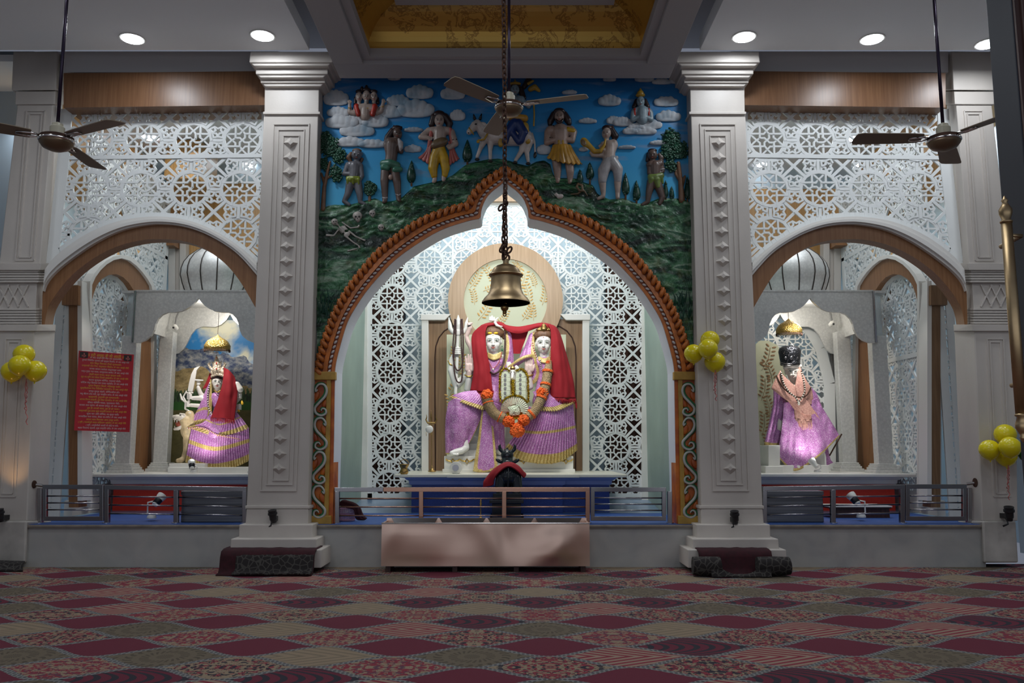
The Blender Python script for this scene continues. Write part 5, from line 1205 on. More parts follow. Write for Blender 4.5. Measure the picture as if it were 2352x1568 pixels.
# red shawl, one long cloth over both heads: left fall, bridge and right fall
f.part('earring', M['bead_green'], [('e', 722, 385, 40, 8, 12, 7), ('e', 722, 355, 44, 6, 6, 6)], vox=None)
beads(f, 'bead_mala', 'bead_dark', [(744, 235, 40), (748, 330, 52), (742, 440, 84), (725, 520, 110), (690, 572, 122), (650, 590, 124), (625, 575, 122)], 46, 9)
beads(f, 'red_necklace', 'ribbon', [(606, 480, 108), (625, 520, 116), (645, 545, 120), (690, 500, 112), (720, 410, 86)], 24, 5)
f.part('pendant', M['bead_pearl'], [('e', 645, 552, 124, 8, 10, 6)], vox=None)
# snake
f2 = Fig('cobra', 'grey carved cobra rising behind the shoulder beside the white trident', 'snake', ZC, YS_, (455, 430))
f2.part('body', M['statue_palm'], [('c', (470, 440, 30, 18), (455, 360, 34, 24), (425, 310, 36, 22), (415, 270, 38, 18), (432, 232, 40, 20), (445, 195, 44, 22), (435, 165, 50, 14), (462, 158, 48, 9))], vox=.9)
f2.part('dark_hood', M['ink'], [('e', 440, 178, 66, 16, 7, 5, -15)], vox=None)
# trident
f = Fig('white_trident', 'tall white marble trident held by the left seated statue', 'trident', ZC, YS_, (322, 760))
f.part('shaft', M['statue_white'], [('c', (345, 235, 10, 14), (335, 500, 12, 14), (322, 760, 10, 15)), ('c', (345, 225, 12, 24), (345, 248, 12, 22))], vox=.9)
f.part('prongs', M['statue_white'], [('c', (345, 235, 12, 16), (348, 170, 12, 24), (346, 130, 12, 18), (345, 86, 12, 3)), ('c', (340, 225, 10, 14), (300, 235, 10, 18), (278, 205, 10, 20), (272, 160, 10, 16), (264, 108, 10, 3)), ('c', (350, 225, 10, 14), (392, 232, 10, 18), (412, 205, 10, 20), (416, 160, 10, 16), (426, 108, 10, 3))], vox=.8)
f = Fig('bead_strand', 'two long dark bead strands hung over the white trident', 'beads', ZC, YS_, (345, 668))
for ln in ([(318, 125, 34), (308, 250, 40), (300, 380, 46), (310, 500, 44), (335, 560, 44), (365, 545, 44), (385, 480, 44), (388, 300, 40), (378, 125, 34)], [(325, 130, 40), (322, 300, 48), (308, 430, 50), (312, 570, 48), (330, 645, 48), (352, 665, 48), (375, 640, 48), (382, 500, 46), (372, 350, 42), (368, 128, 38)]):
    beads(f, 'strand', 'bead_dark', ln, 90, 7.5)
# female statue
f = Fig('seated_statue', 'seated white-faced statue with a small gold crown and a wide pleated lilac skirt', 'statue', ZC, YS_, (1100, 1350), 'seated couple of marble statues')
f.part('body', M['statue_white'], skull(1078, 332, 66, 88, 40) + [('c', (1085, 440, 0, 42), (1090, 530, 0, 78), (1090, 640, 0, 78), (1090, 780, -20, 70)), ('c', (1020, 490, 0, 45), (985, 560, 10, 42), (960, 650, 30, 34), (958, 700, 40, 32)), ('c', (958, 700, 40, 32), (955, 640, 60, 25), (952, 585, 70, 22)), ('c', (1150, 490, 0, 50), (1210, 600, 0, 42), (1200, 720, 30, 34)),
    ('c', (1060, 800, 0, 60), (1040, 900, 60, 60), (1000, 1080, 60, 45), (980, 1200, 50, 40)), ('c', (1140, 800, 0, 60), (1180, 900, 60, 60), (1190, 1080, 60, 45), (1190, 1240, 50, 40))], vox=1.0, sm=3)
f.part('raised_hand', M['statue_palm'], palm(952, 540, 74, 165, 78) + [('c', (953, 575, 74, 25), (955, 600, 70, 24))], vox=.75, sm=2)
f.part('bracelet', M['gold'], [('t', 6, (918, 592, 72), (940, 606, 94), (965, 606, 94), (988, 594, 72))], vox=None)
bigface(f, 1078, 332, 66, 88, 101)
f.part('forehead_dot', M['lip'], [('e', 1076, 277, 100, 4.5, 4.5, 3)], vox=None)
f.part('hair', M['hair_brown'], [('e', 1080, 262, 22, 88, 56, 70)] + [('c', (1008 + k * 18, 262 - 24 * math.sin(PI * (k + .5) / 8), 46 + 30 * math.sin(PI * (k + .5) / 8), 9), (1046 + k * 9, 222, 46, 9)) for k in range(9)] + [('c', (998, 262, 10, 20), (992, 310, 0, 18)), ('c', (1162, 262, 10, 20), (1166, 310, 0, 18))], vox=.9)
f.part('crown', M['brass'], [('c', (1020, 215, 50, 9), (1080, 222, 76, 11), (1142, 215, 50, 9)), ('c', (1080, 210, 62, 30), (1080, 185, 58, 24), (1078, 160, 54, 6))] + [('c', (1030 + k * 14, 214, 62 + 12 * math.sin(PI * k / 7), 8), (1052 + k * 8, 180 - 8 * math.sin(PI * k / 7), 58, 4)) for k in range(8)], vox=.8, sm=1)
f.part('blouse', M['lilac_silk'], [('c', (1040, 500, 44, 44), (1140, 500, 44, 44)), ('c', (1090, 500, 44, 56), (1090, 600, 44, 58), (1080, 700, 44, 66), (1060, 830, 60, 80))], vox=1.6)
drape(f, 'gold_collar', 'gold_border', [[(1035, 440, 66), (1085, 458, 96), (1130, 440, 70)], [(1028, 475, 80), (1085, 500, 108), (1140, 475, 84)]], 20, 4)
drape(f, 'veil', LG, [[(1000, 235, 20), (975, 240, 10), (955, 260, -10)], [(1000, 330, 30), (950, 330, 20), (915, 360, -10)], [(1005, 430, 46), (930, 430, 40), (875, 440, 0)], [(1020, 480, 60), (940, 470, 40), (880, 470, 0)]], 30, 8, 5, 3, 0, lambda i, j: 1 if j < .24 else 0, wrk=4, seed=8)
drape(f, 'sash', LG, [[(770, 530, 60), (850, 470, 100), (930, 430, 110), (1000, 430, 90), (1020, 500, 80), (1040, 580, 70), (1015, 660, 60), (960, 690, 40)], [(775, 545, 64), (855, 490, 104), (930, 455, 112), (985, 455, 94), (1002, 510, 84), (1015, 580, 74), (990, 640, 64), (950, 660, 44)], [(800, 580, 40), (860, 520, 60), (920, 480, 60), (960, 480, 60), (970, 520, 60), (975, 580, 60), (960, 620, 50), (930, 630, 30)]], 60, 6, 3, 6, 0, lambda i, j: 1 if i < .45 else 0, wrk=3, seed=9)
TOPS = [(955, 870, 110), (1060, 905, 180), (1200, 890, 180), (1332, 850, 90)]
def skm(i, j): return 1 if (i > .845 or .50 < i < .56) else 0
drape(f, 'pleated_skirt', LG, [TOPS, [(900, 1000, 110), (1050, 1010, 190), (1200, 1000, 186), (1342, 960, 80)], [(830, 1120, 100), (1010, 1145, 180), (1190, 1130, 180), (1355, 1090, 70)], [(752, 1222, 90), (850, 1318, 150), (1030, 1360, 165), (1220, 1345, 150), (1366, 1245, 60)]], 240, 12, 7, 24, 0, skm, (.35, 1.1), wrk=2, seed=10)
drape(f, 'waist_cloth', LG, [[(985, 745, 110), (1060, 740, 150), (1140, 735, 110)], [(1030, 820, 170), (1120, 830, 190), (1230, 800, 140)], [(1055, 905, 196), (1200, 905, 206), (1345, 835, 110)]], 120, 8, 3, 15, 0, lambda i, j: 1 if i > .72 else 0, (.2, 1), rag=7, wrk=3, seed=11)
beads(f, 'bead_necklace', 'bead_pearl', [(1050, 470, 96), (1055, 520, 112), (1072, 570, 118), (1095, 530, 114), (1110, 480, 96)], 26, 5.5, alt='bead_dark')
beads(f, 'hair_ornament', 'bead_pearl', [(984, 320, 24), (990, 370, 40), (1005, 410, 52), (1018, 450, 70)], 14, 6, alt='lip')
f.part('orange_tassel', M['garland_tan'], [('c', (1152, 320, 40, 9), (1146, 380, 56, 12), (1135, 450, 70, 16))], vox=1.0)
# the long red shawl
f = Fig('red_shawl', 'long red fringed wool shawl joining the heads of the seated couple', 'shawl', ZC, YS_, (800, 780))
drape(f, 'left_fall', 'red_wool', [[(545, 178, 60), (575, 172, 70), (605, 168, 60)], [(468, 262, 60), (520, 240, 80), (578, 240, 84)], [(470, 400, 90), (530, 390, 116), (592, 400, 100)], [(482, 560, 110), (550, 560, 134), (622, 570, 114)], [(452, 735, 120), (545, 745, 150), (640, 735, 130)]], 40, 8, 4, 3, 0, wrk=5, seed=12, solid=.03)
drape(f, 'head_bridge', 'red_wool', [[(540, 182, 10), (600, 160, 10), (700, 150, 20), (760, 178, 26), (860, 190, 20), (960, 175, 20), (1060, 158, 30), (1140, 170, 40)], [(545, 192, 50), (610, 172, 70), (700, 166, 70), (770, 205, 50), (860, 222, 40), (950, 205, 44), (1040, 180, 60), (1140, 190, 60)], [(570, 196, 30), (620, 182, 40), (705, 178, 50), (780, 230, 50), (860, 245, 36), (940, 228, 40), (1030, 192, 50), (1140, 200, 50)]], 60, 6, 2, 4, 0, wrk=4, seed=13, solid=.03)
drape(f, 'back_drop', 'red_wool', [[(765, 190, -20), (850, 210, -24), (960, 190, -20)], [(790, 300, -24), (850, 300, -20), (920, 300, -24)], [(812, 400, -24), (850, 402, -20), (882, 400, -24)], [(815, 412, -20), (850, 414, -16), (880, 412, -20)]], 24, 6, 2, 2, 0, wrk=2, seed=14, solid=.02)
drape(f, 'right_fall', 'red_wool', [[(1112, 168, 60), (1140, 172, 66), (1165, 178, 56)], [(1140, 230, 84), (1180, 225, 86), (1212, 245, 40)], [(1142, 420, 110), (1210, 410, 124), (1272, 440, 50)], [(1136, 640, 130), (1230, 640, 150), (1328, 650, 70)], [(1140, 795, 150), (1240, 800, 168), (1346, 800, 100)]], 44, 8, 4, 3.5, 0, wrk=5, seed=15, solid=.03)
fringe(f, 'fringe', 'red_wool', [(445, 738, 126), (545, 750, 156), (648, 738, 134)], 46, 38, 2.6); fringe(f, 'fringe', 'red_wool', [(1138, 800, 154), (1240, 806, 172), (1350, 808, 104)], 46, 36, 2.6, seed=2)
drape(f, 'corner_tail', 'red_wool', [[(1330, 780, 100), (1348, 790, 96)], [(1345, 840, 98), (1364, 850, 94)], [(1355, 885, 96), (1362, 895, 94)]], 8, 4, 0, 1, 0, wrk=1, solid=.02)
# garland
f = Fig('flower_garland', 'long tan and orange pom-pom garland hanging in a V across both laps', 'garland', ZC, YS_, (850, 1138))
def gl(pts, r): return line_at(pts, 60)
b = MB(); GR = [(1125, 480, 130), (1112, 580, 150), (1098, 670, 170), (1080, 740, 190), (1045, 830, 210), (1000, 910, 220), (945, 960, 225)]; GLf = [(588, 790, 200), (612, 870, 215), (660, 935, 225), (735, 975, 228)]
for Pl in (GR, GLf):
    L = line_at(Pl, 110); r_ = sc(YS_) / 3.734
    b.tube([PX(f.U(p.x), f.V(p.y), YS_, p.z / 3.734) for p in L], [(38 + 5 * (i % 3 == 0)) * (.55 + .45 * min(1, i / 20)) * r_ if Pl is GR else (40 + 5 * (i % 3 == 0)) * r_ for i, p in enumerate(L)], 16)
b.build('tan_rope', M['garland_tan'], f.t, smooth=True)
for (Pl, ts) in ((GR, (.18, .40, .62, .93)), (GLf, (.22, .86))):
    L = line_at(Pl, 110)
    for t_ in ts:
        i = int(t_ * 109); b = MB(); seg = L[max(0, i - 2):i + 3]
        b.tube([PX(f.U(p.x), f.V(p.y), YS_, p.z / 3.734) for p in seg], [47 * r_] * len(seg), 16); b.build('orange_band', M['orange_flower'], f.t, smooth=True)
for (x, y, d, r) in ((590, 775, 205, 54), (1120, 495, 140, 24), (1068, 752, 196, 54), (775, 1000, 240, 54), (908, 988, 244, 54), (850, 1075, 250, 66)):
    b = MB(); rr = random.Random(x); b.pe(YS_, f.U(x), f.V(y), d / 3.734, r * .86 / 3.734, r * .86 / 3.734, r * .8 / 3.734)
    for k in range(90):
        z_ = rr.uniform(-1, 1); a = rr.uniform(0, 2 * PI); q = math.sqrt(1 - z_ * z_)
        b.pe(YS_, f.U(x + r * .84 * q * math.cos(a)), f.V(y + r * .84 * z_), (d + r * .84 * q * math.sin(a)) / 3.734, 3.4 * r / 54, 1.7 * r / 54, 2.2, rr.uniform(-80, 80), nu=7, nv=5)
    b.build('pom_pom', M['orange_flower'], f.t, smooth=True)
# banknote garland
f = Fig('banknote_garland', 'garland of pale banknotes edged with gold tinsel, fanned at the bottom', 'garland', ZC, YS_, (825, 960))
def tin(pts, r, n=110, seed=1):
    b = MB(); rr = random.Random(seed); L = line_at(pts, n)
    b.tube([PX(f.U(p.x), f.V(p.y), YS_, p.z / 3.734) for p in L], r * .6 * r_, 7)
    for p in L:
        for k in range(3):
            a = rr.uniform(0, 2 * PI); c = PX(f.U(p.x), f.V(p.y), YS_, p.z / 3.734); e = PX(f.U(p.x + r * 1.25 * math.cos(a)), f.V(p.y + r * 1.25 * math.sin(a)), YS_, (p.z + rr.uniform(0, r)) / 3.734); b.tube([c, e], [.006, .003], 4)
    return b.build('tinsel', M['tinsel'], f.t)
for sg, (x0, x1) in ((-1, (712, 790)), (1, (838, 925))):
    for k in range(6):
        y0 = 585 + k * 38; y0 += 0; b = MB(); z0, z1 = 205, 210
        c = [(x0 + (3 if sg < 0 else 0), y0), (x1, y0), (x1 + (4 if sg < 0 else 0), y0 + 36), (x0, y0 + 36)]
        if k == 0: c = [(x0 + 10, y0 - 10), ((x0 + x1) / 2, y0 - 22), (x1 - 6, y0 - 12), (x1, y0 + 36), (x0, y0 + 36)]
        b.prism([PX(f.U(x), f.V(y), YS_, z0 / 3.734) for x, y in c], (0, -.012, 0)); nt_ = b.build('banknote', M['banknote'], f.t, bevel=.003)
        b = MB(); b.pe(YS_, f.U((x0 + x1) / 2 - 4), f.V(y0 + 18), (z0 + 8) / 3.734, 3, 4, .5, nu=10, nv=6); b.build('printed_head', M['plain_grey'], nt_)
tin([(706, 830, 208), (700, 700, 212), (706, 590, 212), (745, 545, 212), (788, 570, 212)], 11, 90, 1); tin([(948, 830, 208), (944, 700, 212), (936, 600, 212), (890, 550, 212), (842, 565, 212)], 11, 90, 2)
tin([(812, 640, 214), (814, 720, 214), (816, 780, 216)], 18, 60, 3); tin([(722, 840, 216), (760, 795, 218), (825, 778, 220), (890, 790, 218), (940, 840, 216)], 10, 70, 4)
for k in range(22):
    a = PI * (k + .5) / 22 * 1.14 - .22; c_, s_ = math.cos(a), math.sin(a); w = .075
    p = lambda r, da, z: PX(f.U(828 + r * math.cos(a + da)), f.V(905 - r * math.sin(a + da)), YS_, z / 3.734)
    b = MB(); b.prism([p(52, -w, 232), p(52, w, 226), p(118, w * .9, 218), p(122, 0, 228), p(118, -w * .9, 226)], (0, .01, 0)); b.build('folded_banknote', M['banknote'], f.t)
b = MB()
for k in range(23):
    a = PI * k / 22 * 1.14 - .22; b.tube([PX(f.U(828 + r * math.cos(a)), f.V(905 - r * math.sin(a)), YS_, (226 if r < 80 else 218) / 3.734) for r in (50, 112)], [.003, .006], 5)
b.build('red_rib', M['ribbon'], f.t)
b = MB(); rr = random.Random(5)
for k in range(26):
    a = k * 2.4; q = 44 * math.sqrt(k / 26); b.pe(YS_, f.U(826 + q * math.cos(a)), f.V(906 + q * math.sin(a) * .9), (236 - q * .3) / 3.734, 6.5, 1.6, 3, math.degrees(-a) + 70, nu=10, nv=6)
b.pe(YS_, f.U(826), f.V(906), 222 / 3.734, 13, 12, 4); b.build('note_rosette', M['banknote'], f.t, smooth=True)
b = MB(); b.pe(YS_, f.U(826), f.V(915), 214 / 3.734, 19, 18, 3); b.build('gold_disc', M['tinsel'], f.t, smooth=True)
f = Fig('small_elephant_statue', 'small grey and white elephant-headed statue peeking over the banknotes', 'statue', ZC, YS_, (812, 700))
f.part('body', M['statue_white'], [('e', 812, 575, 176, 26, 34, 26), ('c', (812, 590, 196, 14), (808, 625, 214, 10), (812, 650, 216, 7)), ('e', 780, 560, 168, 16, 30, 7, 25), ('e', 850, 545, 168, 18, 30, 7, -25), ('c', (812, 610, 160, 34), (812, 700, 140, 44))], vox=.8)
f.part('cap', M['brass'], [('e', 812, 545, 184, 24, 18, 20), ('c', (812, 535, 184, 12), (810, 516, 182, 5))], vox=.8)
f.part('eye', M['ink'], [('e', 800, 575, 203, 4, 4, 2), ('e', 824, 575, 203, 4, 4, 2)], vox=None)
# small things on the altar
def tri(u, v):  # little brass trident with drum
    f = Fig('brass_trident', 'thin brass standing trident with a small white drum on the altar', 'trident', ZC, 2.35, (118, 1432))
    f.part('stand', M['brass'], [('t', 4, (118, 1110, 0), (118, 1400, 0)), ('c', (120, 1385, 0, 6), (121, 1412, 0, 14)), ('e', 121, 1426, 0, 36, 8, 30), ('e', 121, 1414, 0, 22, 10, 20)], vox=.6, sm=1)
    f.part('prongs', M['brass'], [('c', (116, 1040, 0, 4), (114, 960, 0, 8), (113, 905, 0, 1.5)), ('c', (114, 1020, 0, 6), (84, 1012, 0, 7), (68, 985, 0, 6), (76, 962, 0, 4), (72, 940, 0, 2)), ('c', (114, 1020, 0, 6), (145, 1012, 0, 7), (162, 985, 0, 6), (154, 962, 0, 4), (158, 940, 0, 2)), ('c', (90, 1012, 2, 7), (140, 1012, 2, 7))], vox=.5, sm=1)
    f.part('drum', M['white_plastic'], [('e', 98, 1066, 10, 33, 33, 12)], vox=None); f.part('drum_cord', M['brass'], [('t', 2, (70, 1090, 12), (72, 1125, 12)), ('t', 2, (110, 1098, 12), (112, 1120, 12)), ('c', (118, 1045, 4, 4), (118, 1110, 4, 4))], vox=None)
tri(0, 0)
c = pt(928, 1088, 1.85); t = thing('brass_pot', 'small brass pot with a wide lip and wire handle on the left altar end', 'pot', (c.x, c.y, ZA)); q = sc(1.85)
MB().lathe((c.x, c.y, ZA), [(.001, 0), (7 * q, 0), (9.6 * q, 3 * q), (9.8 * q, 7 * q), (8 * q, 11 * q), (7 * q, 13 * q), (8.5 * q, 16 * q), (11 * q, 21 * q), (11.5 * q, 23 * q), (10.5 * q, 23 * q), (7.5 * q, 16 * q), (.001, 14 * q)]).build('bowl', M['brass'], t, smooth=True)
MB().tube([(c.x + 11 * q * math.cos(a), c.y, ZA + 22 * q + 11 * q * math.sin(a)) for a in [PI * k / 12 for k in range(13)]], .005, 5).build('handle', M['brass'], t)
c = pt(1047, 1086, 1.95); t = thing('white_spot_lamp', 'round white spotlight lying on the altar in front of the left statue foot', 'lamp', (c.x, c.y, ZA), 'white spotlights in the shrines'); q = sc(1.95)
MB().lathe((c.x, c.y + .12, ZA + .095), [(.001, -.1), (.06, -.08), (.09, 0), (.095, .12), (.09, .15), (.001, .16)], 24, axis=Matrix.Rotation(PI / 2, 3, 'X')).build('housing', M['white_plastic'], t, smooth=True, auto=.7)
MB().lathe((c.x, c.y - .045, ZA + .095), [(.001, 0), (.028, 0), (.034, .02), (.05, .022)], 20, axis=Matrix.Rotation(PI / 2, 3, 'X')).build('socket', M['steel'], t)
MB().box((c.x - .05, c.y - .02, ZA), (c.x + .05, c.y + .16, ZA + .02)).build('foot', M['white_plastic'], t, bevel=.005)
# black bull
YN = 1.0
f = Fig('black_bull_statue', 'glossy black stone bull seen from behind on a dark pedestal', 'statue', ZC, YN, (775, 1600))
f.part('body', M['black_stone'], [('c', (775, 1470, 20, 92), (775, 1450, -120, 80), (768, 1380, -220, 56), (766, 1330, -250, 52)), ('c', (715, 1480, 40, 50), (705, 1560, 60, 46), (710, 1610, 80, 34)), ('c', (840, 1480, 40, 50), (850, 1560, 60, 46), (845, 1610, 80, 34)), ('e', 765, 1290, -260, 58, 56, 60), ('c', (765, 1300, -280, 44), (765, 1330, -340, 34)),
    ('c', (720, 1255, -255, 16), (706, 1240, -255, 17), (700, 1215, -255, 14), (706, 1198, -255, 6)), ('c', (810, 1255, -255, 16), (826, 1240, -255, 17), (832, 1215, -255, 14), (826, 1198, -255, 6)), ('e', 694, 1338, -240, 36, 16, 10, 32), ('e', 842, 1340, -240, 36, 16, 10, -32), ('e', 766, 1240, -245, 11, 20, 11), ('e', 772, 1388, -200, 36, 36, 40),
    ('c', (776, 1400, 90, 9), (778, 1480, 112, 9), (772, 1560, 100, 10), (764, 1620, 96, 12))], vox=1.0, sm=2)
b = MB()
for (a, c_, v0, v1, y0, y1) in ((1132, 1198, 1133, 1148, .72, 1.7), (1124, 1203, 1148, 1156, .68, 1.75), (1130, 1197, 1156, 1196, .72, 1.7), (1122, 1205, 1196, 1210, .66, 1.8)):
    A = pt(a, v0, y0); B = pt(c_, v1, y0); b.box((A.x, y0, max(B.z, ZP)), (B.x, y1, A.z))
b.build('pedestal', M['black_stone'], f.t, bevel=.008)
f2 = Fig('red_cloth', 'red cloth laid over the back of the black bull', 'cloth', ZC, YN, (760, 1560))
drape(f2, 'cloth', 'red_wool', [[(560, 1562, 40), (640, 1545, 60), (650, 1500, 70), (690, 1440, 100), (775, 1385, 120), (860, 1430, 100), (905, 1480, 60), (920, 1470, 40)], [(565, 1520, 30), (610, 1470, 40), (660, 1420, 50), (700, 1385, 50), (785, 1355, 60), (860, 1385, 50), (910, 1440, 30), (925, 1450, 20)], [(590, 1480, -40), (640, 1420, -50), (680, 1390, -60), (720, 1365, -90), (775, 1350, -100), (840, 1370, -90), (880, 1410, -60), (900, 1430, -40)]], 60, 8, 4, 5, 0, wrk=6, seed=20, solid=.02)
# ------------------------------------------------------------------ side shrines
HIN = ['ॐ जय अम्बे गौरी मैया जय श्यामागौरी।', 'तुमको निशिदिन ध्यावत हरि ब्रह्मा शिवरी॥ ॐ जय अम्बे गौरी', 'मांग सिंदूर विराजत टीको मृगमदको।', 'उज्वलसे दोउ नैना, चंद्रवदन नीको॥ ॐ जय अम्बे गौरी', 'कनक समान कलेवर रक्ताम्बर राजे।',
       'रक्त-पुष्प गल माला, कण्ठनपर साजे॥ ॐ जय अम्बे गौरी', 'केहरि वाहन राजत, खड्ग खप्पर धारी।', 'सुर-नर-मुनि जन सेवत तिनके दुखहारी॥ ॐ जय अम्बे गौरी', 'कानन कुण्डल शोभित, नासाग्रे मोती।', 'कोटिक चंद्र दिवाकर सम राजत ज्योती॥ ॐ जय अम्बे गौरी',
       'शुम्भ निशुम्भ बिडारे, महिषासुर घाती।', 'धूम्रविलोचन नैना निशिदिन मदमाती॥ ॐ जय अम्बे गौरी', 'चण्ड मुण्ड संहारे, शोणितबीज हरे।', 'मधु कैटभ दोउ मारे, सुर भयहीन करे॥ ॐ जय अम्बे गौरी', 'ब्रह्माणी, रुद्राणी तुम कमलारानी।', 'आगम-निगम-बखानी, तुम शिव पटरानी॥ ॐ जय अम्बे गौरी',
       'चौंसठ योगिनि गावत, नृत्यकरत भैरों।', 'बाजत ताल मृदंगा औ बाजत डमरू॥ ॐ जय अम्बे गौरी', 'तुम ही जगकी माता, तुम ही हो भरता।', 'भक्तनकी दुख हरता सुख सम्पति करता॥ ॐ जय अम्बे गौरी', 'भुजा चार अति शोभित, वर-मुद्रा धारी।', 'मनवांछित फल पावत, सेवत नर-नारी॥ ॐ जय अम्बे गौरी',
       'कंचन थाल विराजत अगर कपूर बाती।', '( श्री ) मालकेतुमें राजत कोटिरतन ज्योती॥ ॐ जय अम्बे गौरी', '( श्री ) अम्बेजीकी आरती जो कोई नर गावै।', 'कहत शिवानंद स्वामी, सुख सम्पति पावै॥ ॐ जय अम्बे गौरी']
import re
def text_mesh(s, name, mat, parent, O, U, V, width, height):
    s = re.sub('((?:[क-ह]़?्)*[क-ह]़?)ि', 'ि\\1', s)
    cu = bpy.data.curves.new(name, 'FONT'); cu.body = s; cu.size = 1; cu.align_x = 'CENTER'; cu.resolution_u = 3
    o = bpy.data.objects.new('tmp', cu); COL.objects.link(o)
    me = bpy.data.meshes.new_from_object(o.evaluated_get(bpy.context.evaluated_depsgraph_get()))
    bpy.data.objects.remove(o); bpy.data.curves.remove(cu)
    if not len(me.vertices): return None
    xs = [v.co.x for v in me.vertices]; w = max(xs) - min(xs); k = min(width / w, height); ky = height
    O0 = ORG[parent.name] if parent.name in ORG else Vector((0, 0, 0)); N = U.cross(V)
    for v in me.vertices: v.co = O + U * ((v.co.x - (max(xs) + min(xs)) / 2) * k) + V * (v.co.y * ky) - O0
    me.materials.append(mat); q = bpy.data.objects.new(name, me); put(q, parent); return q
SHX = 4.86                    # shrine axis distance from the facade axis
SIDE = {}
for s in (-1, 1):
    side = 'left' if s < 0 else 'right'; who = 'lion rider' if s < 0 else 'shawled seated elder'
    XC = pt(455.5 if s < 0 else 1861, 686, 2.28).x; Q = lambda u, v, Y: pt(mu(s, u), v, Y)
    # altar
    xa, xb = sorted((pt(mu(s, 262), 1150, 2.22).x, X0 + s * 3.16))
    altar('marble_altar', 'red fronted altar with a white marble top in the ' + side + ' bay', [(xa - (0 if s > 0 else .02), xb, 0)], 2.22, (M['red_laminate'], M['white_marble'], M['white_marble']), group='red fronted side altars', deep=4.0)
    # canopy
    YF, YK = 2.28, 3.86
    t = thing('silver_canopy', 'embossed silver canopy on columns with a scalloped front and ribbed dome in the ' + side + ' bay', 'canopy', (XC, (YF + YK) / 2, ZA), 'silver shrine canopies')
    zt = pt(455, 668, YF).z; zb = pt(455, 786, YF).z
    hw = abs(pt(310, 700, YF).x - pt(455.5, 700, YF).x); cw = .30
    q = sc(YF); zc_ = lambda v: pt(455, v, YF).z
    SCAL = [(145.5, 786), (156, 787), (133, 787), (118, 781), (106, 771), (99, 757), (96.5, 743), (91, 731), (82, 722), (70, 717), (55, 717), (40, 715), (28, 710), (16, 702), (7, 693), (0, 684)]
    SCAL = [(145.5, 787)] + SCAL[2:]
    half = [(a * q, zc_(v)) for a, v in SCAL]
    poly = [(-a, z) for a, z in half] + [(a, z) for a, z in reversed(half)][1:]
    b = MB(); pts = [(XC - hw, zt)] + [(XC + x, z) for x, z in poly] + [(XC + hw, zt)]
    b.prism([(x, YF, z) for x, z in pts], (0, .06, 0)); b.build('scalloped_front', M['silver_sheet'], t)
    for e in (-1, 1):
        b = MB(); A = Vector((XC + e * hw, YF, zb)); B = Vector((XC + e * (hw + .27), YF + .35, zb)); b.prism([A, B, B + Vector((0, 0, zt - zb)), A + Vector((0, 0, zt - zb))], (0, .05, 0)); b.build('angled_side', M['silver_sheet'], t)
        b = MB(); b.tube([(XC + e * hw, YF - .01, zb), (XC + e * hw, YF - .01, zt)], .02, 6); b.build('edge_strip', M['steel'], t)
        for (yy_, xx, zt_) in ((YF + .08, hw + .09, zb + .12), (YK - .35, hw - .02, zb + .35)):
            cx2 = XC + e * xx; b = MB(); b.box((cx2 - .12, yy_, ZA), (cx2 + .12, yy_ + .18, zt_)); b.build('column', M['silver_sheet'], t, bevel=.01)
            b = MB()
            for k, (w_, h0, h1) in enumerate(((.21, 0, .05), (.185, .05, .09), (.165, .09, .12), (.15, .12, .15))): b.box((cx2 - w_, yy_ - w_ + .13, ZA + h0), (cx2 + w_, yy_ + .13 + w_, ZA + h1))
            b.build('column_base', M['silver_sheet'], t, bevel=.008)
        b = MB(); b.box((XC + e * (hw + .02) - .02, YF + .3, zb + .25), (XC + e * (hw + .02) + .02, YK, zt)); b.build('side_valance', M['silver_sheet'], t)
    b = MB(); b.box((XC - hw - .25, YF + .06, zt - .02), (XC + hw + .25, YK + .05, zt + .02)); b.box((XC - hw, YF - .01, zt - .012), (XC + hw, YF + .07, zt + .015)); b.build('roof_slab', M['silver_sheet'], t)
    # inner scalloped back panel
    qk = sc(YK); zk = lambda v: pt(532, v, YK).z
    IS = [(134, 816), (114, 812), (104, 803), (97, 790), (88, 770), (78, 757), (65, 751), (50, 751), (34, 752), (20, 747), (8, 736), (0, 723)]
    poly = [(-a * qk, zk(v)) for a, v in IS] + [(a * qk, zk(v)) for a, v in reversed(IS)][1:]
    b = MB(); b.prism([(XC - 134 * qk, YK - .06, zt)] + [(XC + x, YK - .06, z) for x, z in poly] + [(XC + 134 * qk, YK - .06, zt)], (0, .04, 0)); b.build('scalloped_back', M['silver_sheet'], t)
    # dome with dark ribs
    YDm = 3.1; R = .60; zd = zt + .02
    prof = [(.78, 0), (.86, .16), (.94, .38), (1, .62), (.99, .82), (.93, 1.02), (.80, 1.22), (.60, 1.40), (.38, 1.54), (.18, 1.66), (.06, 1.80), (.01, 2.1)]
    c = Vector((XC, YDm, zd)); b = MB(); b.lathe(c, [(a * R, h * R * .95) for a, h in prof], 40); b.build('dome', M['silver_sheet'], t, smooth=True)
    b = MB()
    for k in range(14):
        a = 2 * PI * k / 14 + .1; b.tube([c + Vector((rr_ * R * math.cos(a) * 1.004, rr_ * R * math.sin(a) * 1.004, h * R * .95)) for rr_, h in prof[:-2]], .011, 5)
    b.build('dome_rib', M['rib_dark'], t)
    # hanging golden umbrella
    c = Vector((pt(499 if s < 0 else 1814, 800, 2.9).x, 2.9, pt(499 if s < 0 else 1814, 803 if s < 0 else 766, 2.9).z)); q9 = sc(2.9)
    u_ = thing('hanging_umbrella', 'small gold filigree umbrella hanging over the ' + who, 'umbrella', tuple(c), 'gold hanging umbrellas')
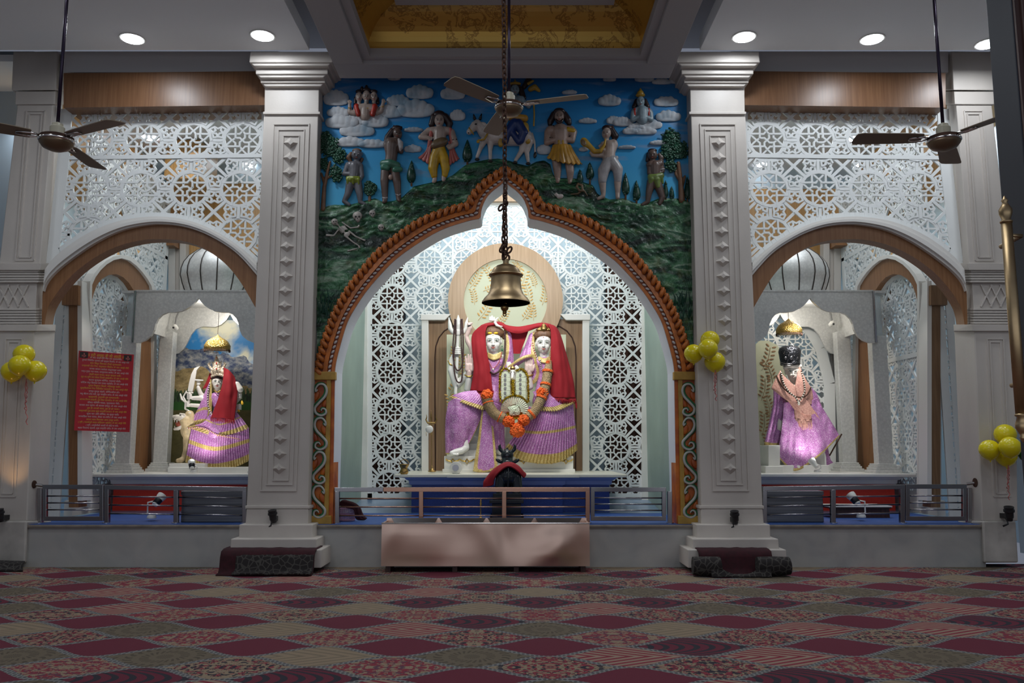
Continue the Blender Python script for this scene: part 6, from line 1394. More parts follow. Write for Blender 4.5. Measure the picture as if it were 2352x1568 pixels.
    b = MB(); b.lathe(c, [(29 * q9, 0), (29.5 * q9, 9 * q9), (27 * q9, 14 * q9), (23 * q9, 20 * q9), (16 * q9, 25 * q9), (8 * q9, 29 * q9), (2 * q9, 34 * q9), (.002, 36 * q9)], 30); b.build('dome', M['umbrella_gold'], u_, smooth=True)
    fringe_b = MB()
    for k in range(60):
        a = 2 * PI * k / 60; p = c + Vector((29 * q9 * math.cos(a), 29 * q9 * math.sin(a), 0)); fringe_b.tube([p, p + Vector((0, 0, -5 * q9))], .004, 4)
    fringe_b.build('bead_fringe', M['rust'], u_); MB().tube([c + Vector((0, 0, 34 * q9)), (c.x, c.y, zt)], .004, 5).build('cord', M['rust'], u_)
    # small camera
    cu, cv_ = (402, 750) if s < 0 else (1911, 742); c = pt(cu, cv_, 3.5); t2 = thing('security_camera', 'small white security camera on the ' + side + ' canopy back', 'camera', tuple(c), 'security cameras'); k9 = sc(3.5)
    MB().lathe(c, [(.001, -9 * k9), (5.2 * k9, -9 * k9), (5.6 * k9, 0), (4 * k9, 6 * k9), (.001, 8 * k9)], 18, axis=Matrix.Rotation(math.radians(68 if s < 0 else 75), 3, 'X')).build('housing', M['white_plastic'], t2, smooth=True, auto=.7)
    MB().ell(c + Vector((0, -9 * k9, -3.4 * k9)), (2.5 * k9, 1.2 * k9, 2.5 * k9)).build('lens', M['black_plastic'], t2, smooth=True)
    MB().tube([c, c + Vector((0, .04, .16)), c + Vector((.01, .12, .3)), (c.x, YK - .06, c.z + .35)], .016, 6).build('bracket', M['plain_grey'], t2)
    # back wall of the bay with pilasters
    b = MB(); xo = X0 + s * 6.3; xi = X0 + s * 3.15; a0_, a1_ = sorted((xo, xi))
    yw_ = 4.6 if s < 0 else 4.95
    b.box((a0_, yw_, ZP), (a1_, yw_ + .1, 6.95)); struct(b.build('wall_back_' + side, M['pale_blue_wall']))
    b = MB(); b.box((min(a0_, a0_ + s * 1.2), yw_ - .06, 5.15), (a1_ if s < 0 else a1_ + 1.2, yw_ - .01, 6.55)); b.box((X0 + s * 6.75 - .03, .9, 5.3), (X0 + s * 6.75 + .03, 4.4, 6.9)); b.box((min(a0_, a1_) + .3, 3.2, 6.2), (min(a0_, a1_) + .9, 4.1, 6.9)); struct(b.build('wall_wood_' + side, M['warm_veneer']))
    b = MB()
    for (ua, ub, y_) in ((386, 402, 4.36), (402, 412, 4.42), (412, 426, 4.36)): b.pxbox(mu(s, ua), 490, mu(s, ub), 1120, y_, y_ + .2)
    b.pxbox(mu(s, 386), 700, mu(s, 430), 812, 4.34, 4.56); struct(b.build('trim_5', M['cream_marble'], bevel=.01))
    b = MB(); b.pxbox(mu(s, 372), 545, mu(s, 398), 563, 4.1, 4.55); struct(b.build('trim_6', M['brown_veneer']))
    # side wall of the bay: x = const plane
    XW = X0 + s * 6.28
    W = lambda u, v, e=0: (lambda p: Vector((p.x - s * e, p.y, p.z)))(ptx(v, mu(s, u), XW))
    t = thing('side_arch', 'narrow round wooden arch with white rim in the ' + side + ' bay wall', 'arch', tuple(W(250, 1090)), 'arches in the bay side walls')
    oA = [(190, 1165), (190, 900), (189, 760), (188, 660), (192, 640), (206, 618), (230, 596), (259, 585), (286, 591), (310, 611), (330, 637), (342, 667), (344, 760), (345, 900), (346, 1105)]
    iA = [(201, 1160), (201, 900), (201, 760), (201, 690), (206, 670), (216, 648), (233, 634), (252, 629), (270, 634), (287, 650), (298, 668), (306, 690), (310, 760), (312, 900), (312, 1115)]
    mA = [(194, 1163), (194, 900), (194, 760), (193, 664), (197, 645), (210, 624), (233, 603), (259, 593), (283, 599), (305, 618), (324, 642), (335, 669), (337, 760), (338, 900), (339, 1107)]
    def rib(A, B, e, mat, nm):
        a_ = line_at([(*p, 0) for p in A], 60); c_ = line_at([(*p, 0) for p in B], 60); rows = [[W(p.x, p.y) for p in a_], [W(p.x, p.y, e) for p in a_], [W(p.x, p.y, e) for p in c_], [W(p.x, p.y, -.25) for p in c_]]
        b = MB(); b.grid(rows); return b.build(nm, mat, t)
    rib(oA, mA, .12, M['white_trim'], 'white_rim'); rib(mA, iA, .07, M['brown_veneer'], 'wood_band')
    # pierced panels of the side wall: inside the arch and above it
    pA = [(W(u, v).y, W(u, v).z) for u, v in iA]; y0 = min(p[0] for p in pA); y1 = max(p[0] for p in pA); z0 = ZP + .2; z1 = max(p[1] for p in pA) + .02
    t3 = thing('side_screen', 'white pierced screen inside the narrow arch of the ' + side + ' bay wall', 'screen', (XW, (y0 + y1) / 2, ZP), 'pierced screens of the bay side walls')
    b = MB(); lattice(b, (XW + s * .03, y0, z0), (0, 1, 0), (0, 0, 1), (s, 0, 0), y1 - y0, z1 - z0, .67, .67, (.2, .3), lambda p, q_: q_ + z0 < pA[len(pA) // 2][1] - .02 and (q_ + z0 < 3.3 or inpoly(p + y0, q_ + z0, pA)), .03)
    b.box((XW + s * .03, y0, ZP), (XW + s * .07, y1, z0 + .12)); cr = [(p[0], p[1]) for p in pA]
    for i in range(len(iA) - 1): flatbar(b, Vector((XW + s * (.028 - .001 * (i % 5)), cr[i][0], cr[i][1])), Vector((XW + s * (.028 - .001 * (i % 5)), cr[i + 1][0], cr[i + 1][1])), .14, (s * .03, 0, 0))
    b.box((XW + s * .026, y0, 2.9), (XW + s * .07, y1, 2.97)); b.build('screen_panel', M['white_lacquer'], t3)
    oP = [(W(u, v).y, W(u, v).z) for u, v in oA]; b = MB(); yA, yB = W(193, 600).y, W(385, 600).y; zA = W(259, 585).z - 1.7; zB = 6.3
    def reg(p, q_):
        Y_, Z_ = p + yA, q_ + zA
        if oP[0][0] < Y_ < oP[-1][0] and Z_ < max(interp(sorted(oP[2:-3]), Y_), 0): return False
        return True
    lattice(b, (XW, yA, zA), (0, 1, 0), (0, 0, 1), (s, 0, 0), yB - yA, zB - zA, .67, .67, (.1, .2), reg, .03)
    flatbar(b, (XW, yB - .05, zA - 1), (XW, yB - .05, zB), .12, (s * .03, 0, 0)); flatbar(b, (XW, yA, 5.0), (XW, yB, 5.0), .06, (s * .03, 0, 0))
    b.build('upper_screen_panel', M['white_lacquer'], t3)
    # posts, beam and the narrow front-facing screen next to the outer column
    b = MB(); b.pxbox(mu(s, 158), 690, mu(s, 180), 1165, 1.1, 1.34); b.pxbox(mu(s, 142), 655, mu(s, 180), 700, 1.02, 1.34); struct(b.build('trim_7', M['walnut_veneer'] if s > 0 else M['brown_veneer']))
    b = MB(); b.pxbox(mu(s, 178), 645, mu(s, 188), 1150, 1.08, 1.34); struct(b.build('trim_8', M['white_trim']))
    A = Q(104, 1176, 1.14); B = Q(160, 690, 1.14); x0_, x1_ = sorted((A.x, B.x)); b = MB()
    t4 = thing('narrow_screen', 'tall narrow white pierced screen beside the ' + side + ' outer column', 'screen', ((x0_ + x1_) / 2, 1.14, ZP), 'narrow pierced screens')
    lattice(b, (x0_, 1.14, ZP), (1, 0, 0), (0, 0, 1), (0, 1, 0), x1_ - x0_, B.z - ZP, .67, .67, (.0 if s < 0 else x1_ - x0_, .5), None, .03)
    for xx in (x0_, x1_): flatbar(b, (xx, 1.139, ZP), (xx, 1.139, B.z), .12, (0, .03, 0))
    flatbar(b, (x0_, 1.137, B.z), (x1_, 1.137, B.z), .12, (0, .03, 0)); flatbar(b, (x0_, 1.137, ZP + .06), (x1_, 1.137, ZP + .06), .14, (0, .03, 0))
    b.build('screen_panel', M['white_lacquer'], t4)
    b = MB(); b.prism([Q(128, 1150, .86), Q(190, 1150, .9), Q(235, 1150, 1.9), Q(200, 1150, 2.4)][:0] or [(XW - s * .02, 1.35, ZP), (XW - s * .02, 4.4, ZP), (XW + s * .1, 4.4, ZP), (XW + s * .1, 1.35, ZP)], (0, 0, .22)); struct(b.build('baseboard_' + side, M['white_marble']))
# landscape print
b = MB(); b.pxbox(392, 735, 600, 1084, 3.84, 3.86); props(b.build('landscape_print', M['mountain_print']), 'printed mountain and lake landscape behind the left bay statue', 'poster')
# right bay: arched screen and floral board behind the statue
YR = 4.0; t = thing('arched_screen', 'white arched pierced screen behind the shawled seated elder statue', 'screen', tuple(pt(1840, 1084, YR)))
reg_poly = [(pt(u, v, YR).x, pt(u, v, YR).z) for u, v in ((1740, 1090), (1740, 730), (1800, 720), (1850, 740), (1885, 800), (1905, 880), (1907, 1090))]
A = pt(1740, 1088, YR); B = pt(1907, 720, YR); b = MB()
lattice(b, (A.x, YR, A.z), (1, 0, 0), (0, 0, 1), (0, 1, 0), B.x - A.x, B.z - A.z, .67, .67, (.2, .3), lambda p, q_: inpoly(p + A.x, q_ + A.z, reg_poly), .03)
for i in range(2, 6): flatbar(b, Vector((reg_poly[i][0], YR - .0012 * i, reg_poly[i][1])), Vector((reg_poly[i + 1][0], YR - .0012 * i, reg_poly[i + 1][1])), .2, (0, .03, 0))
b.build('screen_panel', M['white_lacquer'], t)
t = thing('floral_board', 'arched cream board printed with brown leaves behind the right bay statue', 'board', tuple(pt(1770, 1084, 3.9)))
b = MB(); b.prism([pt(u, v, 3.9) for u, v in ((1736, 1086), (1736, 790), (1745, 782), (1765, 782), (1785, 792), (1800, 815), (1806, 850), (1806, 1086))], (0, .03, 0)); b.build('board', M['floral_paper'], t)
b = MB()
for (u, v, an, L) in ((1750, 850, 70, 55), (1775, 880, 110, 50), (1748, 920, 80, 52), (1768, 960, 100, 46), (1750, 1000, 85, 50), (1765, 1050, 95, 50)): sprig(b, u, v, an, L, 3.89)
b.build('leaf_print', M['leaf_brown'], t)
# red banner with the prayer text
tl, tr, br, bl = pt(181, 805, 1.0), pt(307, 814, 1.42), pt(297, 992, 1.38), pt(170, 988, .98)
t = thing('prayer_banner', 'bright red banner with yellow and white prayer lines fixed to the left bay post', 'banner', tuple((bl + br) / 2))
b = MB(); b.prism([tl, bl, br, tr], (0, .012, 0)); b.build('sheet', M['banner_red'], t)
U = ((tr - tl) + (br - bl)) * .5; wd = U.length; U.normalize(); V = ((tl - bl) + (tr - br)) * .5; ht = V.length; V.normalize(); Nn = Vector((0, -.006, 0)); mid_t = (tl + tr) / 2; mid_b = (bl + br) / 2
text_mesh('॥ श्री अम्बा जी की आरती ॥', 'heading', M['print_yellow'], t, mid_t - V * .072 + Nn, U, V, wd * .64, .062)
for i, ln in enumerate(HIN):
    f_ = (i + 2.45) / 28.2; c = mid_t.lerp(mid_b, f_) + Nn; long_ = i % 2
    text_mesh(ln, 'text_line', M['print_yellow' if (i // 2) % 2 else 'print_white'] if i > 1 else M['print_white'], t, c, U, V, wd * (.86 if long_ else .58), .033)
for e in (0, 1):
    o_ = tl + U * (.02 if e == 0 else wd - .125) - V * .012 + Nn
    b = MB(); b.prism([o_, o_ - V * .085, o_ - V * .085 + U * .105, o_ + U * .105], (0, -.003, 0)); pc = b.build('corner_picture', M['print_dark'], t)
    b = MB(); c = o_ + U * .052 - V * .045
    for (a, d, r) in ((0, .012, .018), (-.02, -.012, .014), (.02, -.012, .014), (0, -.022, .016)): b.ell(c + U * a + V * d + Vector((0, -.004, 0)), (r, .002, r))
    b.build('picture_motif', M['ribbon'], pc)
# ---------------- left statue: lion rider
YL2 = 2.95; ZDg = (370, 720, 4.126)
f = Fig('lion_rider_statue', 'many-armed statue in lilac pleats and tall pale crown riding a lion', 'statue', ZDg, YL2, (540, 1500))
f.part('body', M['pale_statue'], skull(532, 650, 48, 70, 30) + [('c', (540, 740, 0, 30), (550, 820, 0, 60), (560, 950, 0, 56), (560, 1050, 0, 70)), ('c', (490, 800, 0, 40), (420, 820, 10, 32), (375, 800, 24, 24), (300, 800, 34, 19)), ('c', (480, 840, 0, 40), (400, 880, 10, 28), (350, 872, 26, 20), (270, 866, 36, 17)),
    ('c', (490, 790, -20, 36), (400, 790, -10, 26), (375, 760, 0, 22), (352, 700, 14, 17)), ('c', (610, 800, 0, 40), (690, 840, 0, 30), (740, 800, 20, 20), (738, 770, 24, 17)), ('c', (620, 850, 0, 36), (690, 920, 0, 26), (735, 900, 24, 18)), ('c', (620, 780, -20, 36), (700, 760, -10, 24), (720, 690, 10, 18), (700, 660, 16, 15)),
    ('c', (540, 1080, 0, 80), (520, 1250, 0, 90), (520, 1380, 0, 90))] + fist(268, 785, 40, 22) + fist(245, 862, 40, 20) + hand(352, 668, 20, .1, -1, 15) + fist(742, 780, 30, 22) + fist(738, 885, 30, 22), vox=.9, sm=2)
bigface(f, 532, 650, 48, 70, 74)
f.part('crown', M['gilded_crown'], [('c', (480, 595, 50, 12), (532, 572, 74, 13), (598, 590, 50, 12)), ('c', (490, 560, 44, 22), (532, 540, 60, 24), (590, 555, 44, 22)), ('c', (530, 540, 50, 44), (528, 480, 50, 34), (526, 430, 48, 16), (525, 392, 46, 4)), ('c', (490, 540, 44, 16), (462, 505, 44, 12), (448, 480, 44, 9), (462, 468, 44, 7)), ('c', (575, 535, 44, 16), (596, 500, 44, 12), (610, 478, 44, 9), (598, 462, 44, 7)), ('c', (505, 520, 54, 14), (495, 470, 50, 10), (485, 455, 50, 4)), ('c', (555, 520, 54, 14), (562, 470, 50, 10), (572, 450, 50, 4))], vox=.7, sm=1)
f.part('crown_jewel', M['cloth_red'], [('e', 526, 470, 88, 6, 12, 4), ('e', 525, 522, 98, 8, 8, 4), ('e', 526, 420, 64, 4, 6, 4)], vox=None)
f.part('hair', M['hair_dark'], [('e', 532, 610, 24, 56, 40, 50)], vox=1)
beads(f, 'gold_chain', 'gold', [(505, 725, 60), (530, 745, 74), (560, 728, 66)], 14, 5)
f.part('blouse', M['lilac_silk'], [('c', (520, 800, 24, 56), (560, 900, 24, 60), (560, 1000, 20, 80)), ('c', (550, 1060, 20, 110), (540, 1140, 50, 110))], vox=1.4)
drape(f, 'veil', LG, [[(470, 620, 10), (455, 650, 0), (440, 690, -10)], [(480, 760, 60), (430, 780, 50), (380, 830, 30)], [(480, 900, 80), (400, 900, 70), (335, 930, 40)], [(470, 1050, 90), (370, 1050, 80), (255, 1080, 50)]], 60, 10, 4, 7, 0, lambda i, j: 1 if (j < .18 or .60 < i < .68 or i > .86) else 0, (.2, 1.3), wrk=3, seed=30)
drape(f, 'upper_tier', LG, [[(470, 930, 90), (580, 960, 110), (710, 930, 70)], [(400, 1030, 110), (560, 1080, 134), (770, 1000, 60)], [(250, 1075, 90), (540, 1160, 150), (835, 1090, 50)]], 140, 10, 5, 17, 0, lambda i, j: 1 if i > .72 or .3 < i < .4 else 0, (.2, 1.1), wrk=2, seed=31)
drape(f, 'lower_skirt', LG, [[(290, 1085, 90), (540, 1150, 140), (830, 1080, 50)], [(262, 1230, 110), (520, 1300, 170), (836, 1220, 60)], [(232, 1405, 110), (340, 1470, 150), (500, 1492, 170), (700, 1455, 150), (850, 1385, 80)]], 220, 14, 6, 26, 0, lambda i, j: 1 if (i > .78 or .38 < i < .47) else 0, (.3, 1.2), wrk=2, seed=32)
beads(f, 'tassel_trim', 'bead_pearl', [(252, 1085, 100), (400, 1085, 140), (540, 1150, 166), (700, 1180, 150), (740, 1190, 130)], 60, 6, alt='cloth_red')
beads(f, 'pearl_garland', 'bead_pearl', [(462, 660, 60), (442, 760, 90), (446, 860, 110), (470, 950, 124), (484, 940, 124)], 30, 7, alt='bead_dark')
fs = Fig('red_shawl', 'red fringed shawl over the crown side of the lion rider statue', 'shawl', ZDg, YL2, (600, 1020))
drape(fs, 'main_fall', 'red_wool', [[(596, 512, 60), (640, 540, 50), (690, 600, 20)], [(580, 680, 100), (650, 680, 100), (718, 700, 50)], [(535, 830, 130), (620, 830, 136), (716, 820, 80)], [(478, 985, 140), (590, 990, 156), (692, 1010, 110)]], 40, 8, 4, 2.5, 0, wrk=5, seed=33, solid=.03)
fringe(fs, 'fringe', 'red_wool', [(470, 985, 146), (590, 995, 160), (696, 1012, 116)], 40, 34, 2.6)
drape(fs, 'back_fold', 'red_wool', [[(465, 560, 0), (480, 580, 10)], [(430, 650, 0), (460, 650, 10)], [(395, 715, 0), (430, 700, 10)]], 16, 6, 1, 1, 0, wrk=3, seed=34, solid=.02)
f = Fig('curved_sword', 'white curved sword raised by the lion rider statue', 'sword', ZDg, YL2, (270, 790))
b = MB(); Y_ = YL2 - 44 / 4.126 * sc(YL2)
b.prism([pt(370 + x / 4.126, 720 + y / 4.126, Y_) for x, y in ((250, 735), (262, 660), (285, 570), (315, 515), (368, 496), (335, 540), (320, 620), (305, 700), (295, 742))], (0, .03, 0)); b.build('blade', M['pale_statue'], f.t, bevel=.006)
f.part('hilt', M['pale_statue'], [('c', (235, 750, 44, 7), (300, 750, 44, 7)), ('c', (268, 750, 44, 10), (262, 830, 44, 9)), ('c', (262, 832, 44, 14), (262, 836, 44, 14))], vox=.7)
f = Fig('bow', 'white bow held by the lion rider statue', 'bow', ZDg, YL2, (230, 880))
f.part('limb', M['pale_statue'], [('c', (182, 762, 46, 7), (195, 810, 46, 9), (232, 840, 46, 9), (228, 900, 46, 9), (270, 925, 46, 6)), ('c', (240, 735, 46, 6), (210, 790, 46, 8), (245, 850, 46, 8)), ('c', (312, 628, 30, 7), (350, 632, 30, 9), (396, 632, 30, 6))], vox=.7)
f = Fig('conch', 'white conch held up at the right side of the lion rider statue', 'conch', ZDg, YL2, (735, 760))
f.part('shell', M['pale_statue'], [('c', (684, 650, 30, 14), (720, 670, 34, 26), (745, 720, 36, 34), (740, 745, 34, 20))], vox=.8)
f = Fig('small_flower', 'yellow flower in the lower right hand of the lion rider statue', 'flower', ZDg, YL2, (755, 930))
f.part('petals', M['tilak'], [('c', (766, 830, 40, 8), (770, 850, 44, 13)), ('c', (735, 915, 40, 12), (740, 925, 40, 8))], vox=.8)
f = Fig('lion_statue', 'roaring cream lion statue carrying the crowned rider', 'lion', ZDg, YL2, (200, 1420))
f.part('body', M['lion_fur'], [('c', (235, 1020, 40, 66), (250, 1120, 30, 60), (290, 1180, 0, 66), (420, 1250, -20, 80), (620, 1250, -20, 80)), ('c', (250, 1190, 20, 42), (235, 1300, 30, 26), (215, 1370, 34, 24), (185, 1390, 56, 26), (160, 1392, 60, 20)), ('c', (270, 960, 30, 44), (290, 1040, 30, 50))] + [('c', (200 + k * 14, 1080 + (k % 3) * 14, 66, 14), (220 + k * 12, 1190 + (k % 2) * 16, 50, 6)) for k in range(6)], vox=1, sm=2)
f.part('face', M['lion_face'], [('e', 205, 990, 60, 52, 40, 44), ('c', (200, 985, 80, 26), (150, 978, 86, 22), (120, 975, 84, 14)), ('c', (205, 1060, 70, 24), (160, 1088, 78, 18), (128, 1094, 78, 12)), ('e', 262, 946, 60, 26, 14, 10, -10), ('e', 130, 1000, 96, 14, 10, 8), ('c', (180, 948, 84, 8), (220, 955, 88, 10))], vox=.8, sm=2)
f.part('mouth_cavity', M['mouth_red'], [('c', (200, 1035, 70, 22), (150, 1038, 78, 16)), ('e', 165, 1058, 88, 26, 10, 10)], vox=.8)
f.part('fang', M['bone'], [('c', (128, 1010, 96, 6), (126, 1030, 96, 2)), ('c', (150, 1012, 98, 6), (150, 1036, 98, 2)), ('c', (130, 1082, 92, 5), (128, 1062, 92, 2))], vox=None)
f.part('eye', M['ink'], [('e', 182, 962, 100, 8, 5, 4)], vox=None)
b = MB(); c = 370; b.pxbox(388, 1064, 470, 1074, 2.5, 3.1); b.pxbox(385, 1073, 590, 1087, 2.42, 3.3); props(b.build('stone_step', M['white_marble'], bevel=.006), 'low grey marble step under the lion and rider', 'step')
# ---------------- right statue: seated elder
ZE = (1720, 720, 4.125)
f = Fig('seated_elder_statue', 'seated elder statue in a glittering lilac robe with a tall black and silver crown', 'statue', ZE, YL2, (450, 1480))
f.part('body', M['pale_statue'], skull(420, 560, 62, 84, 30) + [('c', (420, 680, 0, 46), (420, 760, 0, 100), (420, 950, 0, 110), (420, 1150, 0, 120)), ('c', (330, 780, 0, 60), (280, 950, 20, 52), (300, 1080, 60, 44)), ('c', (500, 780, 0, 60), (560, 950, 20, 50), (540, 1060, 70, 40)), ('c', (380, 1150, 20, 70), (420, 1250, 40, 60), (420, 1400, 30, 50)), ('c', (480, 1150, 20, 70), (640, 1170, 40, 44), (690, 1300, 20, 34)),
    ('c', (370, 540, 74, 6), (400, 534, 80, 6)), ('c', (440, 534, 80, 6), (466, 540, 74, 6)), ('e', 352, 545, 20, 14, 34, 24)], vox=.9, sm=2)
bigface(f, 420, 560, 60, 82, 86, smile=1, lip='statue_palm', brow=False)
f.part('head_cloth', M['pale_statue'], [('c', (350, 512, 36, 26), (410, 490, 70, 26), (480, 500, 44, 24)), ('e', 418, 500, 30, 74, 46, 60)], vox=.9)
b = MB(); q_ = sc(YL2) / 4.125; cc_ = PX(f.U(392), f.V(490), YL2, 26 / 4.125)
b.lathe(cc_, [(.001, 0), (88 * q_, 0), (92 * q_, 14 * q_), (88 * q_, 22 * q_), (94 * q_, 60 * q_), (104 * q_, 130 * q_), (96 * q_, 160 * q_), (70 * q_, 180 * q_), (.001, 186 * q_)], 30); b.build('crown', M['black_silver'], f.t, smooth=True, auto=.8)
f.part('crown_relief', M['steel'], [('t', 4, (300, 478, 60), (350, 490, 104), (410, 492, 112), (480, 478, 64)), ('t', 4, (296, 462, 60), (350, 474, 106), (410, 476, 116), (484, 462, 64)), ('t', 5, (330, 380, 90), (360, 320, 110), (404, 286, 100), (440, 330, 110), (460, 380, 90)), ('t', 4, (376, 400, 122), (384, 350, 124), (404, 318, 116), (424, 350, 124), (430, 400, 122)), ('e', 404, 420, 126, 18, 18, 6), ('e', 350, 420, 110, 14, 14, 6), ('e', 456, 420, 108, 14, 14, 6)], vox=None)
drape(f, 'back_robe', LG, [[(232, 700, 40), (280, 730, 70), (350, 800, 80)], [(232, 850, 50), (290, 880, 80), (345, 900, 90)], [(190, 1050, 50), (260, 1060, 80), (330, 1060, 80)], [(146, 1240, 50), (230, 1252, 80), (300, 1250, 70)]], 50, 10, 6, 3, 0, lambda i, j: 1 if i > .92 else 0, (.4, 1.2), wrk=6, seed=40)
drape(f, 'front_robe', LG, [[(330, 840, 110), (430, 830, 130), (560, 830, 120), (640, 800, 70)], [(320, 1000, 130), (430, 1000, 160), (600, 960, 150), (720, 930, 70)], [(295, 1200, 150), (420, 1250, 190), (610, 1180, 170), (800, 1060, 70)], [(268, 1350, 150), (430, 1490, 190), (640, 1370, 180), (860, 1160, 80)]], 90, 12, 8, 3.2, 1, lambda i, j: 1 if i > .925 else 0, (.4, 1.0), wrk=9, seed=41)
drape(f, 'shoulder_robe', LG, [[(590, 700, 60), (640, 760, 40), (670, 830, 20)], [(600, 780, 70), (680, 880, 50), (720, 940, 20)], [(640, 900, 90), (740, 1000, 60), (820, 1110, 20)]], 30, 8, 4, 2, 0, lambda i, j: 1 if j > .9 else 0, wrk=4, seed=42)
fe = Fig('peach_shawl', 'patterned peach shawl with long fringe crossed over the seated elder', 'shawl', ZE, YL2, (520, 1080))
drape(fe, 'left_wrap', 'peach_shawl', [[(300, 540, 60), (330, 590, 96), (380, 640, 110)], [(222, 690, 80), (320, 700, 130), (440, 690, 130)], [(240, 720, 90), (360, 800, 160), (500, 760, 150)], [(350, 800, 130), (480, 880, 190), (570, 850, 170)], [(430, 900, 150), (540, 960, 200), (632, 945, 170)]], 40, 8, 4, 3, 0, wrk=4, seed=43, solid=.025)
drape(fe, 'right_wrap', 'peach_shawl', [[(480, 500, 60), (500, 560, 70), (510, 600, 60)], [(450, 620, 110), (520, 640, 120), (590, 720, 70)], [(440, 700, 140), (530, 760, 150), (604, 860, 90)], [(460, 790, 160), (540, 850, 168), (602, 860, 110)]], 36, 8, 3, 2, 0, wrk=3, seed=44, solid=.025)
drape(fe, 'tail_end', 'peach_shawl', [[(430, 880, 150), (500, 920, 180), (590, 940, 160)], [(436, 1000, 160), (500, 1020, 190), (590, 1010, 170)]], 30, 6, 3, 3, 0, wrk=4, seed=45, solid=.02)
fringe(fe, 'fringe', 'peach_shawl', [(432, 985, 166), (510, 1010, 194), (596, 1000, 174)], 46, 80, 2.2, lean=8)
fringe(fe, 'side_fringe', 'peach_shawl', [(560, 850, 176), (600, 900, 176), (634, 945, 172)], 12, 50, 2, lean=34, seed=4)
beads(f, 'pearl_mala', 'bead_pearl', [(306, 560, 90), (330, 660, 140), (380, 740, 180), (440, 790, 200), (470, 830, 204), (512, 780, 196), (530, 700, 160), (498, 550, 90)], 56, 8.5, alt='rust')
beads(f, 'dark_mala', 'rust', [(262, 590, 70), (310, 680, 136), (380, 750, 176), (460, 790, 200), (540, 780, 180), (588, 700, 90)], 66, 6.5)
f.part('pendant', M['bead_pearl'], [('e', 474, 850, 208, 12, 18, 8)], vox=None)
b = MB(); b.pxbox(1765, 1022, 1792, 1072, 2.6, 3.3); b.pxbox(1758, 1070, 1800, 1087, 2.5, 3.4); b.pxbox(1800, 1030, 1895, 1075, 2.9, 3.5); b.pxbox(1790, 1068, 1905, 1087, 2.6, 3.5)
props(b.build('stone_block', M['white_marble'], bevel=.01), 'white marble block seat under the seated elder statue', 'seat')
fk = Fig('walking_stick', 'dark thin stick leaning at the right of the seated elder', 'stick', ZE, YL2, (765, 1345))
fk.part('shaft', M['rust'], [('t', 7, (880, 1140, 10), (765, 1345, 30))], vox=None)
fm = Fig('purple_cloth_end', 'dark purple cloth end hanging beside the stone seat in the right bay', 'cloth', ZE, YL2, (770, 1440))
drape(fm, 'cloth', 'lilac_silk', [[(700, 1260, 20), (745, 1250, 10)], [(730, 1350, 20), (770, 1370, 10)], [(735, 1440, 20), (800, 1410, 10)]], 16, 6, 3, 2, 0, wrk=3, seed=47)
# white spotlights
def spotlamp(label, u, v, Y, hx, hy, k=1.0, black=True, ground=True, group='white spotlights in the shrines'):
    """u, v: base centre; hx, hy: head centre relative in px"""
    q = sc(Y) * k; c = pt(u, v, Y); t = thing('white_spot_lamp', label, 'lamp', tuple(c), group)
    MB().lathe(c, [(.001, 0), (9 * q, 0), (9.5 * q, 2 * q), (8 * q, 6 * q), (.001, 7 * q)], 20).build('base', M['white_plastic'], t, smooth=True, auto=.7)
    h = c + Vector((hx * q, 0, -hy * q)); sgn = 1 if hx > 0 else -1
    MB().tube([c + Vector((0, 0, 5 * q)), c + Vector((-sgn * 9 * q, 0, 10 * q)), c + Vector((-sgn * 9 * q, 0, -hy * q - 4 * q)), h + Vector((0, .03, 0))], 1.8 * q, 6).build('arm', M['white_plastic'], t, smooth=True)
    ax = Vector((.35 * sgn, .65, .75)).normalized(); R_ = ax.to_track_quat('Z', 'Y').to_matrix()
    MB().lathe(h, [(.001, -13 * q), (6 * q, -12 * q), (7 * q, 0), (8 * q, 2 * q), (9.6 * q, 10 * q), (9.6 * q, 14 * q), (.001, 13 * q)], 20, axis=R_).build('housing', M['white_plastic'], t, smooth=True, auto=.7)
    if black: MB().lathe(h, [(7.4 * q, -9 * q), (7.7 * q, 0), (8.4 * q, 2 * q)], 20, axis=R_).build('collar', M['black_plastic'], t, smooth=True)
spotlamp('white spotlight with a dark collar on the altar edge before the lion rider', 445, 1084, 2.15, -6, -18, .85)
spotlamp('white spotlight on a bent arm on the altar edge before the seated elder', 1878, 1084, 2.15, -8, -22, .85, False)
spotlamp('white and black spotlight standing on the mat behind the left bay rail', 348, 1190, .55, 12, -36, 1.1)
spotlamp('white and black spotlight standing on the mat behind the right bay rail', 1978, 1188, .55, -12, -36, 1.1)
